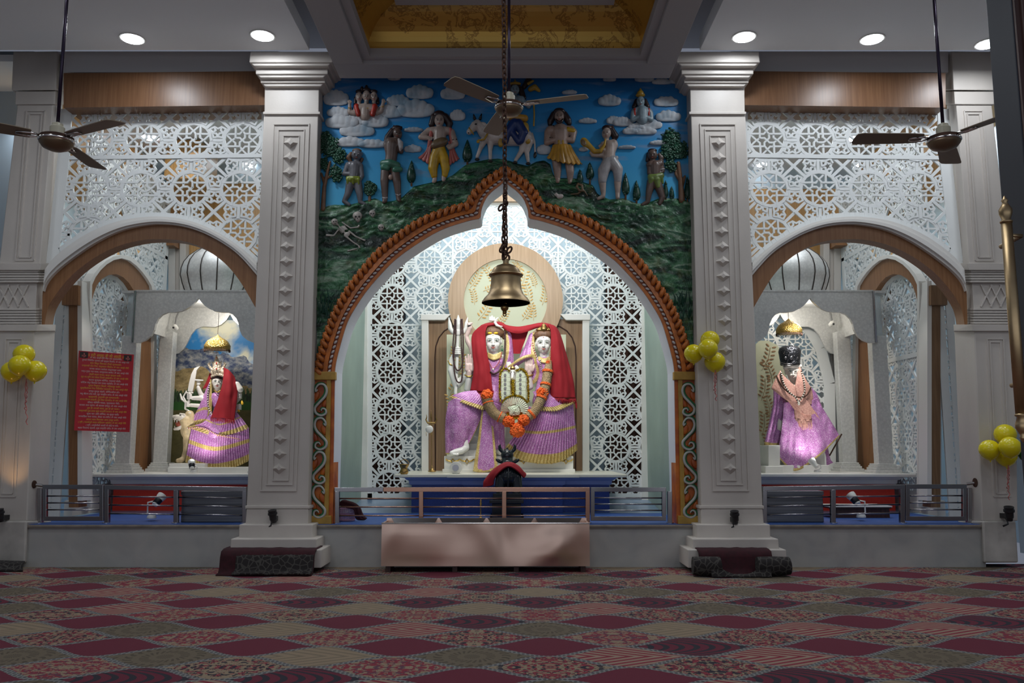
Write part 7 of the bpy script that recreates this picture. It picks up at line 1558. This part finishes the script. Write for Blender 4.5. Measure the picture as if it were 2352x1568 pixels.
# ------------------------------------------------------------------ rails, box, fans, bell and small things
YRl = .14
def rail(label, u0, u1, vt0, vt1, posts, rods, mats, gate=None, endpost=None, group='metal rails of the bays'):
    """posts: u list; rods: list of (ua, ub) spans; gate: (ua, ub, hinge_u)"""
    t = thing('metal_rail', label, 'railing', tuple(pt((u0 + u1) / 2, 1203, YRl)), group); q = sc(YRl)
    vt = lambda u: vt0 + (vt1 - vt0) * (u - u0) / (u1 - u0); VB = 1200
    def mat_at(u): return M[mats(u)]
    for (ua, ub) in rods['top']:
        b = MB(); b.prism([pt(ua, vt(ua), YRl), pt(ua, vt(ua) + 10, YRl), pt(ub, vt(ub) + 10, YRl), pt(ub, vt(ub), YRl)], (0, .06, 0)); b.build('top_bar', mat_at((ua + ub) / 2), t, bevel=.004)
    for u in posts:
        b = MB(); b.prism([pt(u - 5, vt(u) + 9, YRl), pt(u - 5, VB, YRl), pt(u + 5, VB, YRl), pt(u + 5, vt(u) + 9, YRl)], (0, .06, 0)); b.build('post', mat_at(u), t, bevel=.004)
        c = pt(u, VB, YRl + .03); b = MB(); b.lathe((c.x, c.y, ZP), [(.05, 0), (.05, .012), (.03, .016)], 14); b.build('post_foot', M['chrome'], t)
    for (ua, ub) in rods['rod']:
        for k, dv in enumerate((25.5, 45, 65)):
            b = MB(); b.tube([pt(ua, vt(ua) + dv, YRl + .03), pt(ub, vt(ub) + dv, YRl + .03)], 1.7 * q, 8); b.build('rod', mat_at((ua + ub) / 2), t, smooth=True)
    if gate:
        ua, ub = gate; g = thing('rail_gate', gate_label[0], 'gate', tuple(pt((ua + ub) / 2, 1198, YRl)), 'rail gates'); vtg = vt((ua + ub) / 2)
        b = MB()
        for (a, v0, c, v1) in ((ua, vtg, ub, vtg + 10), (ua, 1186, ub, 1196), (ua, vtg + 9, ua + 9, 1187), (ub - 9, vtg + 9, ub, 1187)): b.prism([pt(a, v0, YRl - .005), pt(a, v1, YRl - .005), pt(c, v1, YRl - .005), pt(c, v0, YRl - .005)], (0, .05, 0))
        b.build('gate_frame', mat_at((ua + ub) / 2), g, bevel=.004)
        for k in range(3):
            v = vtg + 10 + (1186 - vtg - 10) * (k + 1) / 4; b = MB(); b.tube([pt(ua + 8, v, YRl + .02), pt(ub - 8, v, YRl + .02)], 1.7 * q, 8); b.build('rod', mat_at((ua + ub) / 2), g, smooth=True)
    return t
def stl(u): return 'steel'
def warm_span(u): return 'warm_refl_steel' if 860 < u < 1440 else 'steel'  # middle of the rail takes the steel coloured by a warm reflection
gate_label = ['steel gate with three rods at the outer end of the left bay rail']
rail('steel rail with round rods across the left bay', 84, 566, 1112, 1118, [90, 244, 403, 561], {'top': [(239, 566)], 'rod': [(249, 398), (408, 556)]}, stl, gate=(97, 237))
gate_label = ['steel gate with three rods at the outer end of the right bay rail']
rail('steel rail with round rods across the right bay', 1752, 2234, 1117, 1111, [1757, 1915, 2074, 2228], {'top': [(1752, 2079)], 'rod': [(1762, 1910), (1920, 2069)]}, stl, gate=(2081, 2221))
gate_label = ['steel gate at the right end of the centre rail']
rail('steel rail with round rods and a warm reflected tint before the centre altar', 766, 1550, 1119, 1119, [774, 967, 1158, 1350, 1539], {'top': [(768, 880), (880, 1355)], 'rod': [(779, 962), (972, 1153), (1163, 1345)]}, warm_span, gate=(1357, 1530))
for (u, v, lab) in ((71, 1112, 'round dark rail bracket on the left outer column'), (2247, 1108, 'round dark rail bracket on the right outer column')):
    c = pt(u, v, .1); t = thing('rail_bracket', lab, 'bracket', tuple(c), 'rail wall brackets')
    MB().lathe(c, [(.001, -.05), (.06, -.045), (.062, .0), (.05, .05), (.001, .06)], 18, axis=Matrix.Rotation(PI / 2, 3, 'Y')).build('disc', M['rust'], t, smooth=True, auto=.6)
    MB().tube([c, c + Vector((.12 if u < 1000 else -.12, .06, -.02))], .02, 8).build('stub', M['steel'], t)
for (ua, ub, side) in ((418, 557, 'left'), (1756, 1893, 'right')):
    A = pt(ua, 1128, .3); B = pt(ub, 1199, .3); t = thing('steel_chest', 'dull brushed steel chest behind the rail in the ' + side + ' bay', 'chest', tuple(pt((ua + ub) / 2, 1199, .5)), 'steel chests behind the rails')
    b = MB(); b.box((A.x, .3, ZP), (B.x, .95, A.z)); b.build('body', M['brushed_steel'], t, bevel=.01); b = MB(); b.box((A.x - .01, .29, A.z - .05), (B.x + .01, .96, A.z + .005)); b.build('lid', M['brushed_steel'], t, bevel=.006)
# metal donation box, its warm reflection put into the sheet colour
YX = -.47; A = pt(877, 1201, YX); B = pt(1355, 1300, YX); t = thing('donation_box', 'long metal box with a warm reflected tone and an open tray top on the carpet before the centre bay', 'box', ((A.x + B.x) / 2, -.25, 0))
zt = A.z; b = MB()
nx, nz = 60, 16; rows = []
for j in range(nz + 1):
    z = B.z + (zt - B.z) * j / nz; row = []
    for i in range(nx + 1):
        x = A.x + (B.x - A.x) * i / nx; e = min(1, min(i, nx - i) / 5) * min(1, min(j, nz - j) / 4)
        dx1, dz1 = (x - pt(1275, 0, YX).x) / .28, (z - (zt + B.z) / 2) / .26; dx2 = (x - pt(960, 0, YX).x) / .35
        row.append((x, YX - .022 * e * math.exp(-(dx1 * dx1 + dz1 * dz1)) - .016 * e * math.exp(-(dx2 * dx2 + dz1 * dz1)) + .006 * e * mnoise.noise(Vector((x * 1.4, z * 2.5, 1))), z))
    rows.append(row)
b.grid(rows); b.build('front_sheet', M['warm_refl_sheet'], t, smooth=True)
b = MB(); b.box((A.x, YX + .002, B.z), (B.x, -.04, zt - .11)); b.box((A.x, YX + .002, zt - .11), (A.x + .02, -.04, zt)); b.box((B.x - .02, YX + .002, zt - .11), (B.x, -.04, zt)); b.box((A.x, -.06, zt - .11), (B.x, -.04, zt + .03)); b.build('body', M['warm_refl_sheet'], t)
b = MB(); b.box((A.x - .005, YX - .008, zt - .012), (B.x + .005, YX + .03, zt + .004)); b.build('rim', M['chrome'], t, bevel=.003)
for k in range(4):
    xa = A.x + .06 + k * (B.x - A.x - .1) / 4; xb = xa + (B.x - A.x - .1) / 4 - .02; b = MB()
    b.grid([[(xa, YX + .04, zt - .01), (xb, YX + .04, zt - .01)], [(xa + .05, YX + .14, zt - .06), (xb - .05, YX + .14, zt - .06)], [(xa + .05, -.12, zt - .04), (xb - .05, -.12, zt - .04)], [(xa, -.06, zt + .03), (xb, -.06, zt + .03)]]); b.build('tray', M['steel'], t)
for x in (A.x + .08, A.x + .9, B.x - .9, B.x - .08):
    b = MB(); b.box((x - .03, YX + .04, 0), (x + .03, -.1, B.z)); b.build('foot', M['dark_wood'], t)
# carpets over the pillar feet
def drapecarpet(label, u0, u1, mat, prof, name='folded_carpet', mid=None):
    t = thing(name, label, 'carpet', tuple(pt((u0 + u1) / 2, 1304, -.7)), 'carpet pieces at the pillar feet')
    rows = []
    xa, xb = pt(u0, 1290, -.6).x, pt(u1, 1290, -.6).x
    for (y, z) in prof:
        rows.append([(xa + (xb - xa) * k / 24, y + .012 * mnoise.noise(Vector((k * .5, z * 9, y))), max(.004, z + .01 * mnoise.noise(Vector((k * .4, y * 5, 3))))) for k in range(25)])
    b = MB(); b.grid(rows); b.build('pile', M[mat], t, smooth=True, solid=.02); return t
PR = [(-.20, .285), (-.40, .285), (-.52, .28), (-.60, .26), (-.63, .20), (-.64, .08), (-.68, .02), (-.76, .008)]
t = drapecarpet('folded maroon carpet edge over the foot of the left big pillar', 507, 723, 'maroon_carpet', PR)
drapecarpet('dark patterned carpet piece lying over the maroon carpet at the left big pillar', 545, 722, 'dark_carpet', [(-.56, .262), (-.655, .20), (-.665, .08), (-.70, .045), (-.80, .03)], 'dark_carpet_piece')
drapecarpet('folded maroon carpet edge over the foot of the right big pillar', 1605, 1772, 'maroon_carpet', PR)
for (u0, u1, lab) in ((1588, 1650, 'rolled dark patterned carpet end at the left side of the right big pillar'), (1735, 1808, 'rolled dark patterned carpet end at the right side of the right big pillar')):
    t = thing('dark_carpet_roll', lab, 'carpet', tuple(pt((u0 + u1) / 2, 1304, -.75)), 'carpet pieces at the pillar feet'); xa, xb = pt(u0, 1290, -.7).x, pt(u1, 1290, -.7).x
    b = MB(); b.tube([(xa, -.76, .12), ((xa + xb) / 2, -.77, .115), (xb, -.76, .12)], [.105, .115, .105], 16); b.build('roll', M['dark_carpet'], t, smooth=True, auto=.8)
t = thing('dark_carpet_sag', 'dark patterned carpet strip sagging across the right big pillar foot', 'carpet', tuple(pt(1700, 1304, -.8)), 'carpet pieces at the pillar feet')
b = MB(); xa, xb = pt(1625, 1290, -.7).x, pt(1760, 1290, -.7).x; r1, r2 = [], []
for k in range(25):
    f_ = k / 24; x = xa + (xb - xa) * f_; sg = .17 * math.sin(PI * f_); r1.append((x, -.84, max(.03, .19 - sg))); r2.append((x, -.9, .012))
b.grid([r1, r2]); b.build('pile', M['dark_carpet'], t, solid=.015)
# black floodlights
def flood(label, u, v, Y, cable=1, sc_=1.0):
    q = sc(Y) * sc_; c = pt(u, v, Y); t = thing('black_floodlight', label, 'lamp', (c.x, c.y + .05, c.z), 'black floodlights on the columns')
    R_ = Matrix.Rotation(math.radians(-6), 3, 'Y') @ Matrix.Rotation(math.radians(12), 3, 'X')
    MB().lathe(c, [(.001, -15 * q), (6 * q, -14 * q), (7 * q, -8 * q), (8 * q, -7 * q), (8.4 * q, 4 * q), (10.5 * q, 5 * q), (10.5 * q, 9 * q), (9 * q, 9.5 * q), (9.5 * q, 15 * q), (8.5 * q, 15 * q), (.001, 11 * q)], 18, axis=R_).build('housing', M['black_plastic'], t, smooth=True, auto=.6)
    MB().tube([c + Vector((0, .1, -.05)), c + Vector((-.02, .02, -13 * q)), c + Vector((-4 * q, .0, -20 * q)), c + Vector((-13 * q, .02, -25 * q))], .012, 6).build('cable', M['black_plastic'], t, smooth=True)
    MB().box((c.x - .03, c.y, c.z - .06), (c.x + .03, c.y + .22, c.z + .0)).build('bracket', M['black_plastic'], t)
flood('black floodlight at the foot of the left big pillar', 627, 1186, -.26); flood('black floodlight at the foot of the right big pillar', 1688, 1188, -.26)
flood('black floodlight with loose cables on the right outer column', 2318, 1180, -.18, sc_=1.1); flood('black floodlight half cut by the left picture edge, glowing warm upwards', 0, 1184, -.18)
c = pt(2, 1165, -.26); spot('warm_uplight', tuple(c), tuple(c + Vector((0.02, .12, 1))), 9, (1, .55, .2), 75, .8, .03)
c = pt(0, 1290, -.3); b = MB(); b.grid([[(c.x - .5, -.25, .12), (c.x + .28, -.25, .10)], [(c.x - .5, -.33, .10), (c.x + .30, -.33, .08)], [(c.x - .5, -.42, .01), (c.x + .36, -.42, .01)]]); props(b.build('dark_carpet_corner', M['dark_carpet'], solid=.02), 'dark carpet corner folded at the foot of the left outer column', 'carpet')
# balloons
def balloon(u, v, Y, r, lab, mat='balloon', g='yellow balloons taped to the columns'):
    q = sc(Y) * r; c = pt(u, v, Y); t = thing('balloon', lab, 'balloon', (c.x, c.y, c.z - q * 1.1), g)
    MB().lathe(c, [(.001, -q * 1.12), (q * .08, -q * 1.05), (q * .35, -q * .93), (q * .72, -q * .66), (q * .95, -q * .25), (q, q * .08), (q * .9, q * .45), (q * .62, q * .79), (q * .3, q * .95), (.001, q)], 28).build('skin', M[mat], t, smooth=True)
    MB().lathe(c + Vector((0, 0, -q * 1.16)), [(.001, 0), (q * .09, -.004), (q * .05, q * .05), (.001, q * .08)], 10).build('knot', M[mat], t, smooth=True)
C1, C2, C3 = 'the left outer column', 'the right big pillar', 'the right outer column'
for (u, v, Y, r, lab) in ((55, 814, -.16, 23.5, 'topmost of the yellow balloons on ' + C1), (28, 853, -.14, 24, 'yellow balloon at the outer left of the cluster on ' + C1), (81, 852, -.16, 24.5, 'yellow balloon on the right side of the cluster on ' + C1), (45, 839, -.36, 24, 'foremost central yellow balloon of the cluster on ' + C1),
    (1631, 781, -.30, 22, 'topmost of the yellow balloons on ' + C2), (1593, 812, -.30, 22, 'yellow balloon at the outer left of the cluster on ' + C2), (1642, 831, -.28, 24, 'lowest yellow balloon with the ribbon on ' + C2), (1626, 801, -.50, 23, 'foremost central yellow balloon of the cluster on ' + C2),
    (2309, 998, -.22, 24, 'topmost of the yellow balloons on ' + C3), (2273, 1033, -.24, 23, 'yellow balloon at the left of the cluster on ' + C3), (2311, 1048, -.16, 23, 'lowest shaded yellow balloon of the cluster on ' + C3), (2320, 1027, -.46, 24, 'foremost central yellow balloon of the cluster on ' + C3)): balloon(u, v, Y, r, lab)
balloon(2361, 1040, -.2, 22, 'dark green balloon half hidden at the right picture edge', 'balloon_green', None)
for (u, v, Y, L, lab) in ((60, 870, -.2, 105, C1), (1643, 850, -.34, 70, C2), (2316, 1068, -.24, 80, C3)):
    t = thing('curled_ribbon', 'curly pink ribbon hanging from the balloons on ' + lab, 'ribbon', tuple(pt(u, v, Y)), 'curled pink ribbons'); 
    for e in range(2):
        b = MB(); b.tube([PX(u + 2.6 * math.sin(k * (.8 + .3 * e) + e * 2) * (.2 + k / 60) + (e - .5) * 4 * math.sin(k * .12), v + L * k / 40 * (1 - .3 * e), Y, 2 * math.cos(k * .9)) for k in range(41)], .005, 5); b.build('strand', M['ribbon'], t, smooth=True)
# fans
def fan(label, u, v, Y, a0, r=.70, top=5.6):
    c = pt(u, v, Y); t = thing('ceiling_fan', label, 'fan', tuple(c), 'ceiling fans')
    MB().lathe(c, [(.001, -.085), (.05, -.08), (.095, -.06), (.118, -.03), (.122, -.015)], 28).build('bowl', M['fan_bronze'], t, smooth=True)
    MB().lathe(c, [(.118, -.018), (.128, -.012), (.128, .0), (.118, .004)], 28).build('chrome_ring', M['chrome'], t, smooth=True)
    MB().lathe(c, [(.118, .004), (.12, .025), (.10, .034), (.05, .036)], 28).build('motor_band', M['rust'], t, smooth=True, auto=.6)
    MB().lathe(c, [(.052, .034), (.054, .10), (.048, .108), (.042, .11), (.040, .128), (.020, .135), (.016, .14)], 16).build('canopy_cup', M['fan_cream'], t, smooth=True, auto=.5)
    MB().tube([c + Vector((0, 0, .13)), (c.x, c.y, top)], .0135, 8).build('down_rod', M['rod_dark'], t, smooth=True)
    for k in range(3):
        a = math.radians(a0 + 120 * k); d = Vector((math.cos(a), math.sin(a), 0)); n = Vector((-d.y, d.x, .17)).normalized(); z0 = Vector((0, 0, .016))
        b = MB(); pr = [(.17, .050), (.18, .064), (.30, .074), (r - .05, .086), (r - .01, .076), (r, .045), (r, -.05), (r - .015, -.074), (r - .05, -.08), (.30, -.074), (.18, -.064), (.17, -.050)]
        b.prism([c + z0 + d * p + n * w for p, w in pr], (0, 0, .006)); bl = b.build('blade', M['fan_blade'], t)
        b = MB(); b.tube([c + z0 + d * .10, c + z0 + d * .17 + n * .03 - Vector((0, 0, .004)), c + z0 + d * .27 + n * .012 - Vector((0, 0, .006)), c + z0 + d * .27 - n * .012 - Vector((0, 0, .006)), c + z0 + d * .17 - n * .03 - Vector((0, 0, .004)), c + z0 + d * .10], .009, 6); b.build('blade_bracket', M['chrome'], bl, smooth=True)
fan('dark bladed ceiling fan hanging at the upper left before the left screen', 130, 322, 6.1 - D, -28)
fan('dusty ceiling fan hanging before the painted wall behind the bell chain', 1169, 246, 7 - D, -15.5, top=5.75)
fan('dark bladed ceiling fan at the upper right partly behind the dark doorframe', 2168, 322, 6.3 - D, 178)
# bell on its chain
YBl = 6.5 - D; q = sc(YBl); c = pt(1162, 696, YBl); t = thing('brass_bell', 'large brass temple bell hanging on a rusty chain in the centre', 'bell', tuple(c))
b = MB(); pr = [(52, 3), (56.5, 0), (56, 3), (50, 12), (42, 20), (37, 32), (35, 48), (34.5, 62), (38, 63), (40.5, 66), (39, 69), (35, 71), (31, 80), (22, 88), (12, 92), (7, 94), (7, 104), (.1, 106)]
b.lathe(c, [(r * q, h * q) for r, h in pr[1:]], 40); b.lathe(c, [(.1 * q, 60 * q), (30 * q, 55 * q), (36 * q, 20 * q), (52 * q, 3 * q), (56 * q, 0)], 40); b.build('bell_body', M['bell_brass'], t, smooth=True, auto=.9)
b = MB(); b.tube([c + Vector((0, 0, 50 * q)), c + Vector((-1 * q, 0, -6 * q))], 3 * q, 8); b.ell(c + Vector((-3 * q, 0, -10 * q)), 9.5 * q); b.ell(c + Vector((-3 * q, 0, -21 * q)), 5 * q); b.tube([c + Vector((-3 * q + 3.6 * q * math.cos(a), 0, -27 * q + 3.6 * q * math.sin(a))) for a in [PI * 2 * k / 12 for k in range(13)]], 1.3 * q, 6); b.build('clapper', M['brass'], t, smooth=True)
b = MB(); b.tube([c + Vector((8 * q * math.cos(a), 0, 108 * q + 8 * q * math.sin(a))) for a in [PI * 2 * k / 16 for k in range(17)]], 2.6 * q, 8); b.build('crown_loop', M['rust'], t, smooth=True)
ch = thing('rusty_chain', 'long rusty iron chain that carries the brass bell', 'chain', tuple(c + Vector((0, 0, 108 * q))))
def link(b, p, up, ang, L, W, r):
    a = Vector((math.cos(ang), math.sin(ang), 0)); pts = []
    for k in range(15):
        f_ = 2 * PI * k / 14; pts.append(p + a * (W * math.cos(f_)) + up * (L * math.sin(f_)))
    b.tube(pts, r, 6)
b = MB(); n = 0; z = 116
xt = pt(1155, 0, YBl).x
while True:
    p = c + Vector((0, 0, z * q)); f_ = z / 700; p.x = c.x + (xt - c.x) * min(1, f_ * .7) + math.sin(z * .05) * .6 * q
    if p.z > ZS + .62: break
    link(b, p, Vector((0, 0, 1)), (PI / 4 if n % 2 else -PI / 4), 9.2 * q, 5.2 * q, 1.9 * q); z += 13.4; n += 1
for k in range(13):                # second looped length of chain down to the bell
    z = 112 + k * 13.2; link(b, c + Vector(((-7 + k * .35) * q * (1 if k % 2 else .8), -.02, z * q)), Vector((.05, 0, 1)).normalized(), (.9 if k % 2 else -.9), 9.2 * q, 5 * q, 1.9 * q)
for (dx, z) in ((-9, 128), (8, 126), (-5, 136), (-12, 228), (-2, 236)): link(b, c + Vector((dx * q, -.01, z * q)), Vector((.4, 0, 1)).normalized(), .3, 8 * q, 5 * q, 2.4 * q)
b.build('links', M['rust'], ch, smooth=True)
# purple basket with a maroon cloth and small brass bell
c = pt(797, 1194, .55); q = sc(.55); t = thing('plastic_basket', 'pale purple pierced plastic basket on the blue mat behind the centre rail', 'basket', (c.x, c.y, ZP)); M['basket_purple'] = Mat('basket_purple', (.34, .20, .32), .4).m
b = MB()
for k in range(9): r = (17 + k * .55) * q; z = ZP + (2 + k * 3.2) * q; b.tube([(c.x + r * math.cos(a), c.y + r * math.sin(a), z) for a in [2 * PI * i / 28 for i in range(29)]], (.9 if k % 4 else 1.5) * q, 5)
for i in range(30): a = 2 * PI * i / 30; b.tube([(c.x + 17 * q * math.cos(a), c.y + 17 * q * math.sin(a), ZP + 2 * q), (c.x + 21.4 * q * math.cos(a), c.y + 21.4 * q * math.sin(a), ZP + 28 * q)], .9 * q, 4)
b.build('lattice_side', M['basket_purple'], t); MB().lathe((c.x, c.y, ZP), [(.001, 0), (17 * q, 0), (17 * q, .02), (.001, .02)], 20).build('bottom', M['basket_purple'], t)
fb_ = Fig('maroon_cloth', 'crumpled maroon cloth spilling out of the purple basket', 'cloth', (0, 0, 1), .5, (830, 1192))
drape(fb_, 'cloth', 'cloth_maroon' if 'cloth_maroon' in M else 'maroon_carpet', [[(778, 1160, 4), (784, 1150, 6), (795, 1148, 4)], [(795, 1166, 14), (808, 1154, 12), (818, 1160, 2)], [(812, 1170, 14), (822, 1164, 12), (828, 1168, 4)], [(818, 1190, 12), (828, 1188, 12), (836, 1184, 6)], [(830, 1193, 10), (838, 1193, 10), (843, 1190, 6)]], 20, 6, 1.2, 3, 0, wrk=1.2, seed=50, solid=.02)
c = pt(1104, 1188, .3); q = sc(.3); t = thing('brass_hand_bell', 'slim brass hand bell with a figured handle on the mat behind the centre rail', 'bell', (c.x, c.y, ZP))
MB().lathe((c.x, c.y, ZP), [(.001, 0), (8.5 * q, 0), (7.5 * q, 3 * q), (6 * q, 6 * q), (5.4 * q, 10 * q), (2 * q, 12 * q), (1.4 * q, 16 * q), (1.4 * q, 32 * q), (2.6 * q, 35 * q), (1.6 * q, 38 * q), (2.8 * q, 42 * q), (1.4 * q, 45 * q), (2.2 * q, 48 * q), (.001, 52 * q)], 16).build('bell_body', M['brass'], t, smooth=True)
c = pt(1955, 1180, 1.3); b = MB(); b.box((c.x - .42, 1.0, ZP + .13), (c.x + .45, 1.5, ZP + .15)); b.box((c.x - .4, 1.02, ZP), (c.x + .43, 1.06, ZP + .13)); t = props(b.build('low_stool', M['dark_wood']), 'low dark wooden stool with a pale mat behind the right bay rail', 'stool')
b = MB(); b.box((c.x - .43, .99, ZP + .15), (c.x + .46, 1.5, ZP + .165)); props(b.build('pale_mat', M['white_trim']), 'pale thin mat lying on the low stool in the right bay', 'mat')
# dark doorway edge with brass pole at the right
t = thing('door_frame', 'dark wooden doorframe standing close at the right picture edge', 'door frame', (1.6, 2.9 - D, 0))
dF = 2.9; YFr = dF - D; YNr = dF / 1.0533 - D; xa = pt(2264, 0, YFr).x; b = MB(); b.box((xa, YNr, 0), (xa + 1.2, YFr, 6)); b.build('inner_board', M['door_frame'], t, bevel=.004)
b = MB(); b.box((xa + .004, YNr - .012, 0), (xa + 1.1, YNr - .001, 6))
for k in range(4): b.tube([(xa + .035 + k * .05, YNr - .012, 0), (xa + .035 + k * .05, YNr - .012, 6)], .014, 8)
b.build('fluted_casing', M['dark_wood'], t)
YP = 2.6 - D; c0 = pt(2299, 500, YP); c1 = pt(2335, 965, YP); q = sc(YP); t = thing('brass_pull_handle', 'long upright brass pull handle with turned ends on the dark doorframe', 'handle', tuple(pt(2335, 1000, YP)))
xp = pt(2309, 480, YP).x; zt_, zb_ = pt(2305, 512, YP).z, pt(2335, 950, YP).z
MB().lathe((xp, YP, zb_), [(12 * q, 0), (12.5 * q, (zt_ - zb_) * .5), (12 * q, zt_ - zb_)], 20).build('shaft', M['bell_brass'], t, smooth=True)
fin = [(13 * q, 0), (14 * q, 4 * q), (9 * q, 8 * q), (14 * q, 22 * q), (14.5 * q, 32 * q), (9 * q, 42 * q), (5 * q, 50 * q), (8 * q, 54 * q), (5 * q, 58 * q), (3.5 * q, 62 * q), (.001, 66 * q)]
MB().lathe((xp, YP, zt_), fin, 20).build('finial', M['bell_brass'], t, smooth=True); MB().lathe((xp, YP, zb_), [(r, -h) for r, h in fin], 20).build('finial', M['bell_brass'], t, smooth=True)
for z in (zt_ - .04, zb_ + .1): MB().tube([(xp, YP, z), (xp + .05, YP + .01, z), (xp + .07, YNr, z)], [4 * q, 5 * q, 6 * q], 10).build('stub', M['bell_brass'], t, smooth=True)
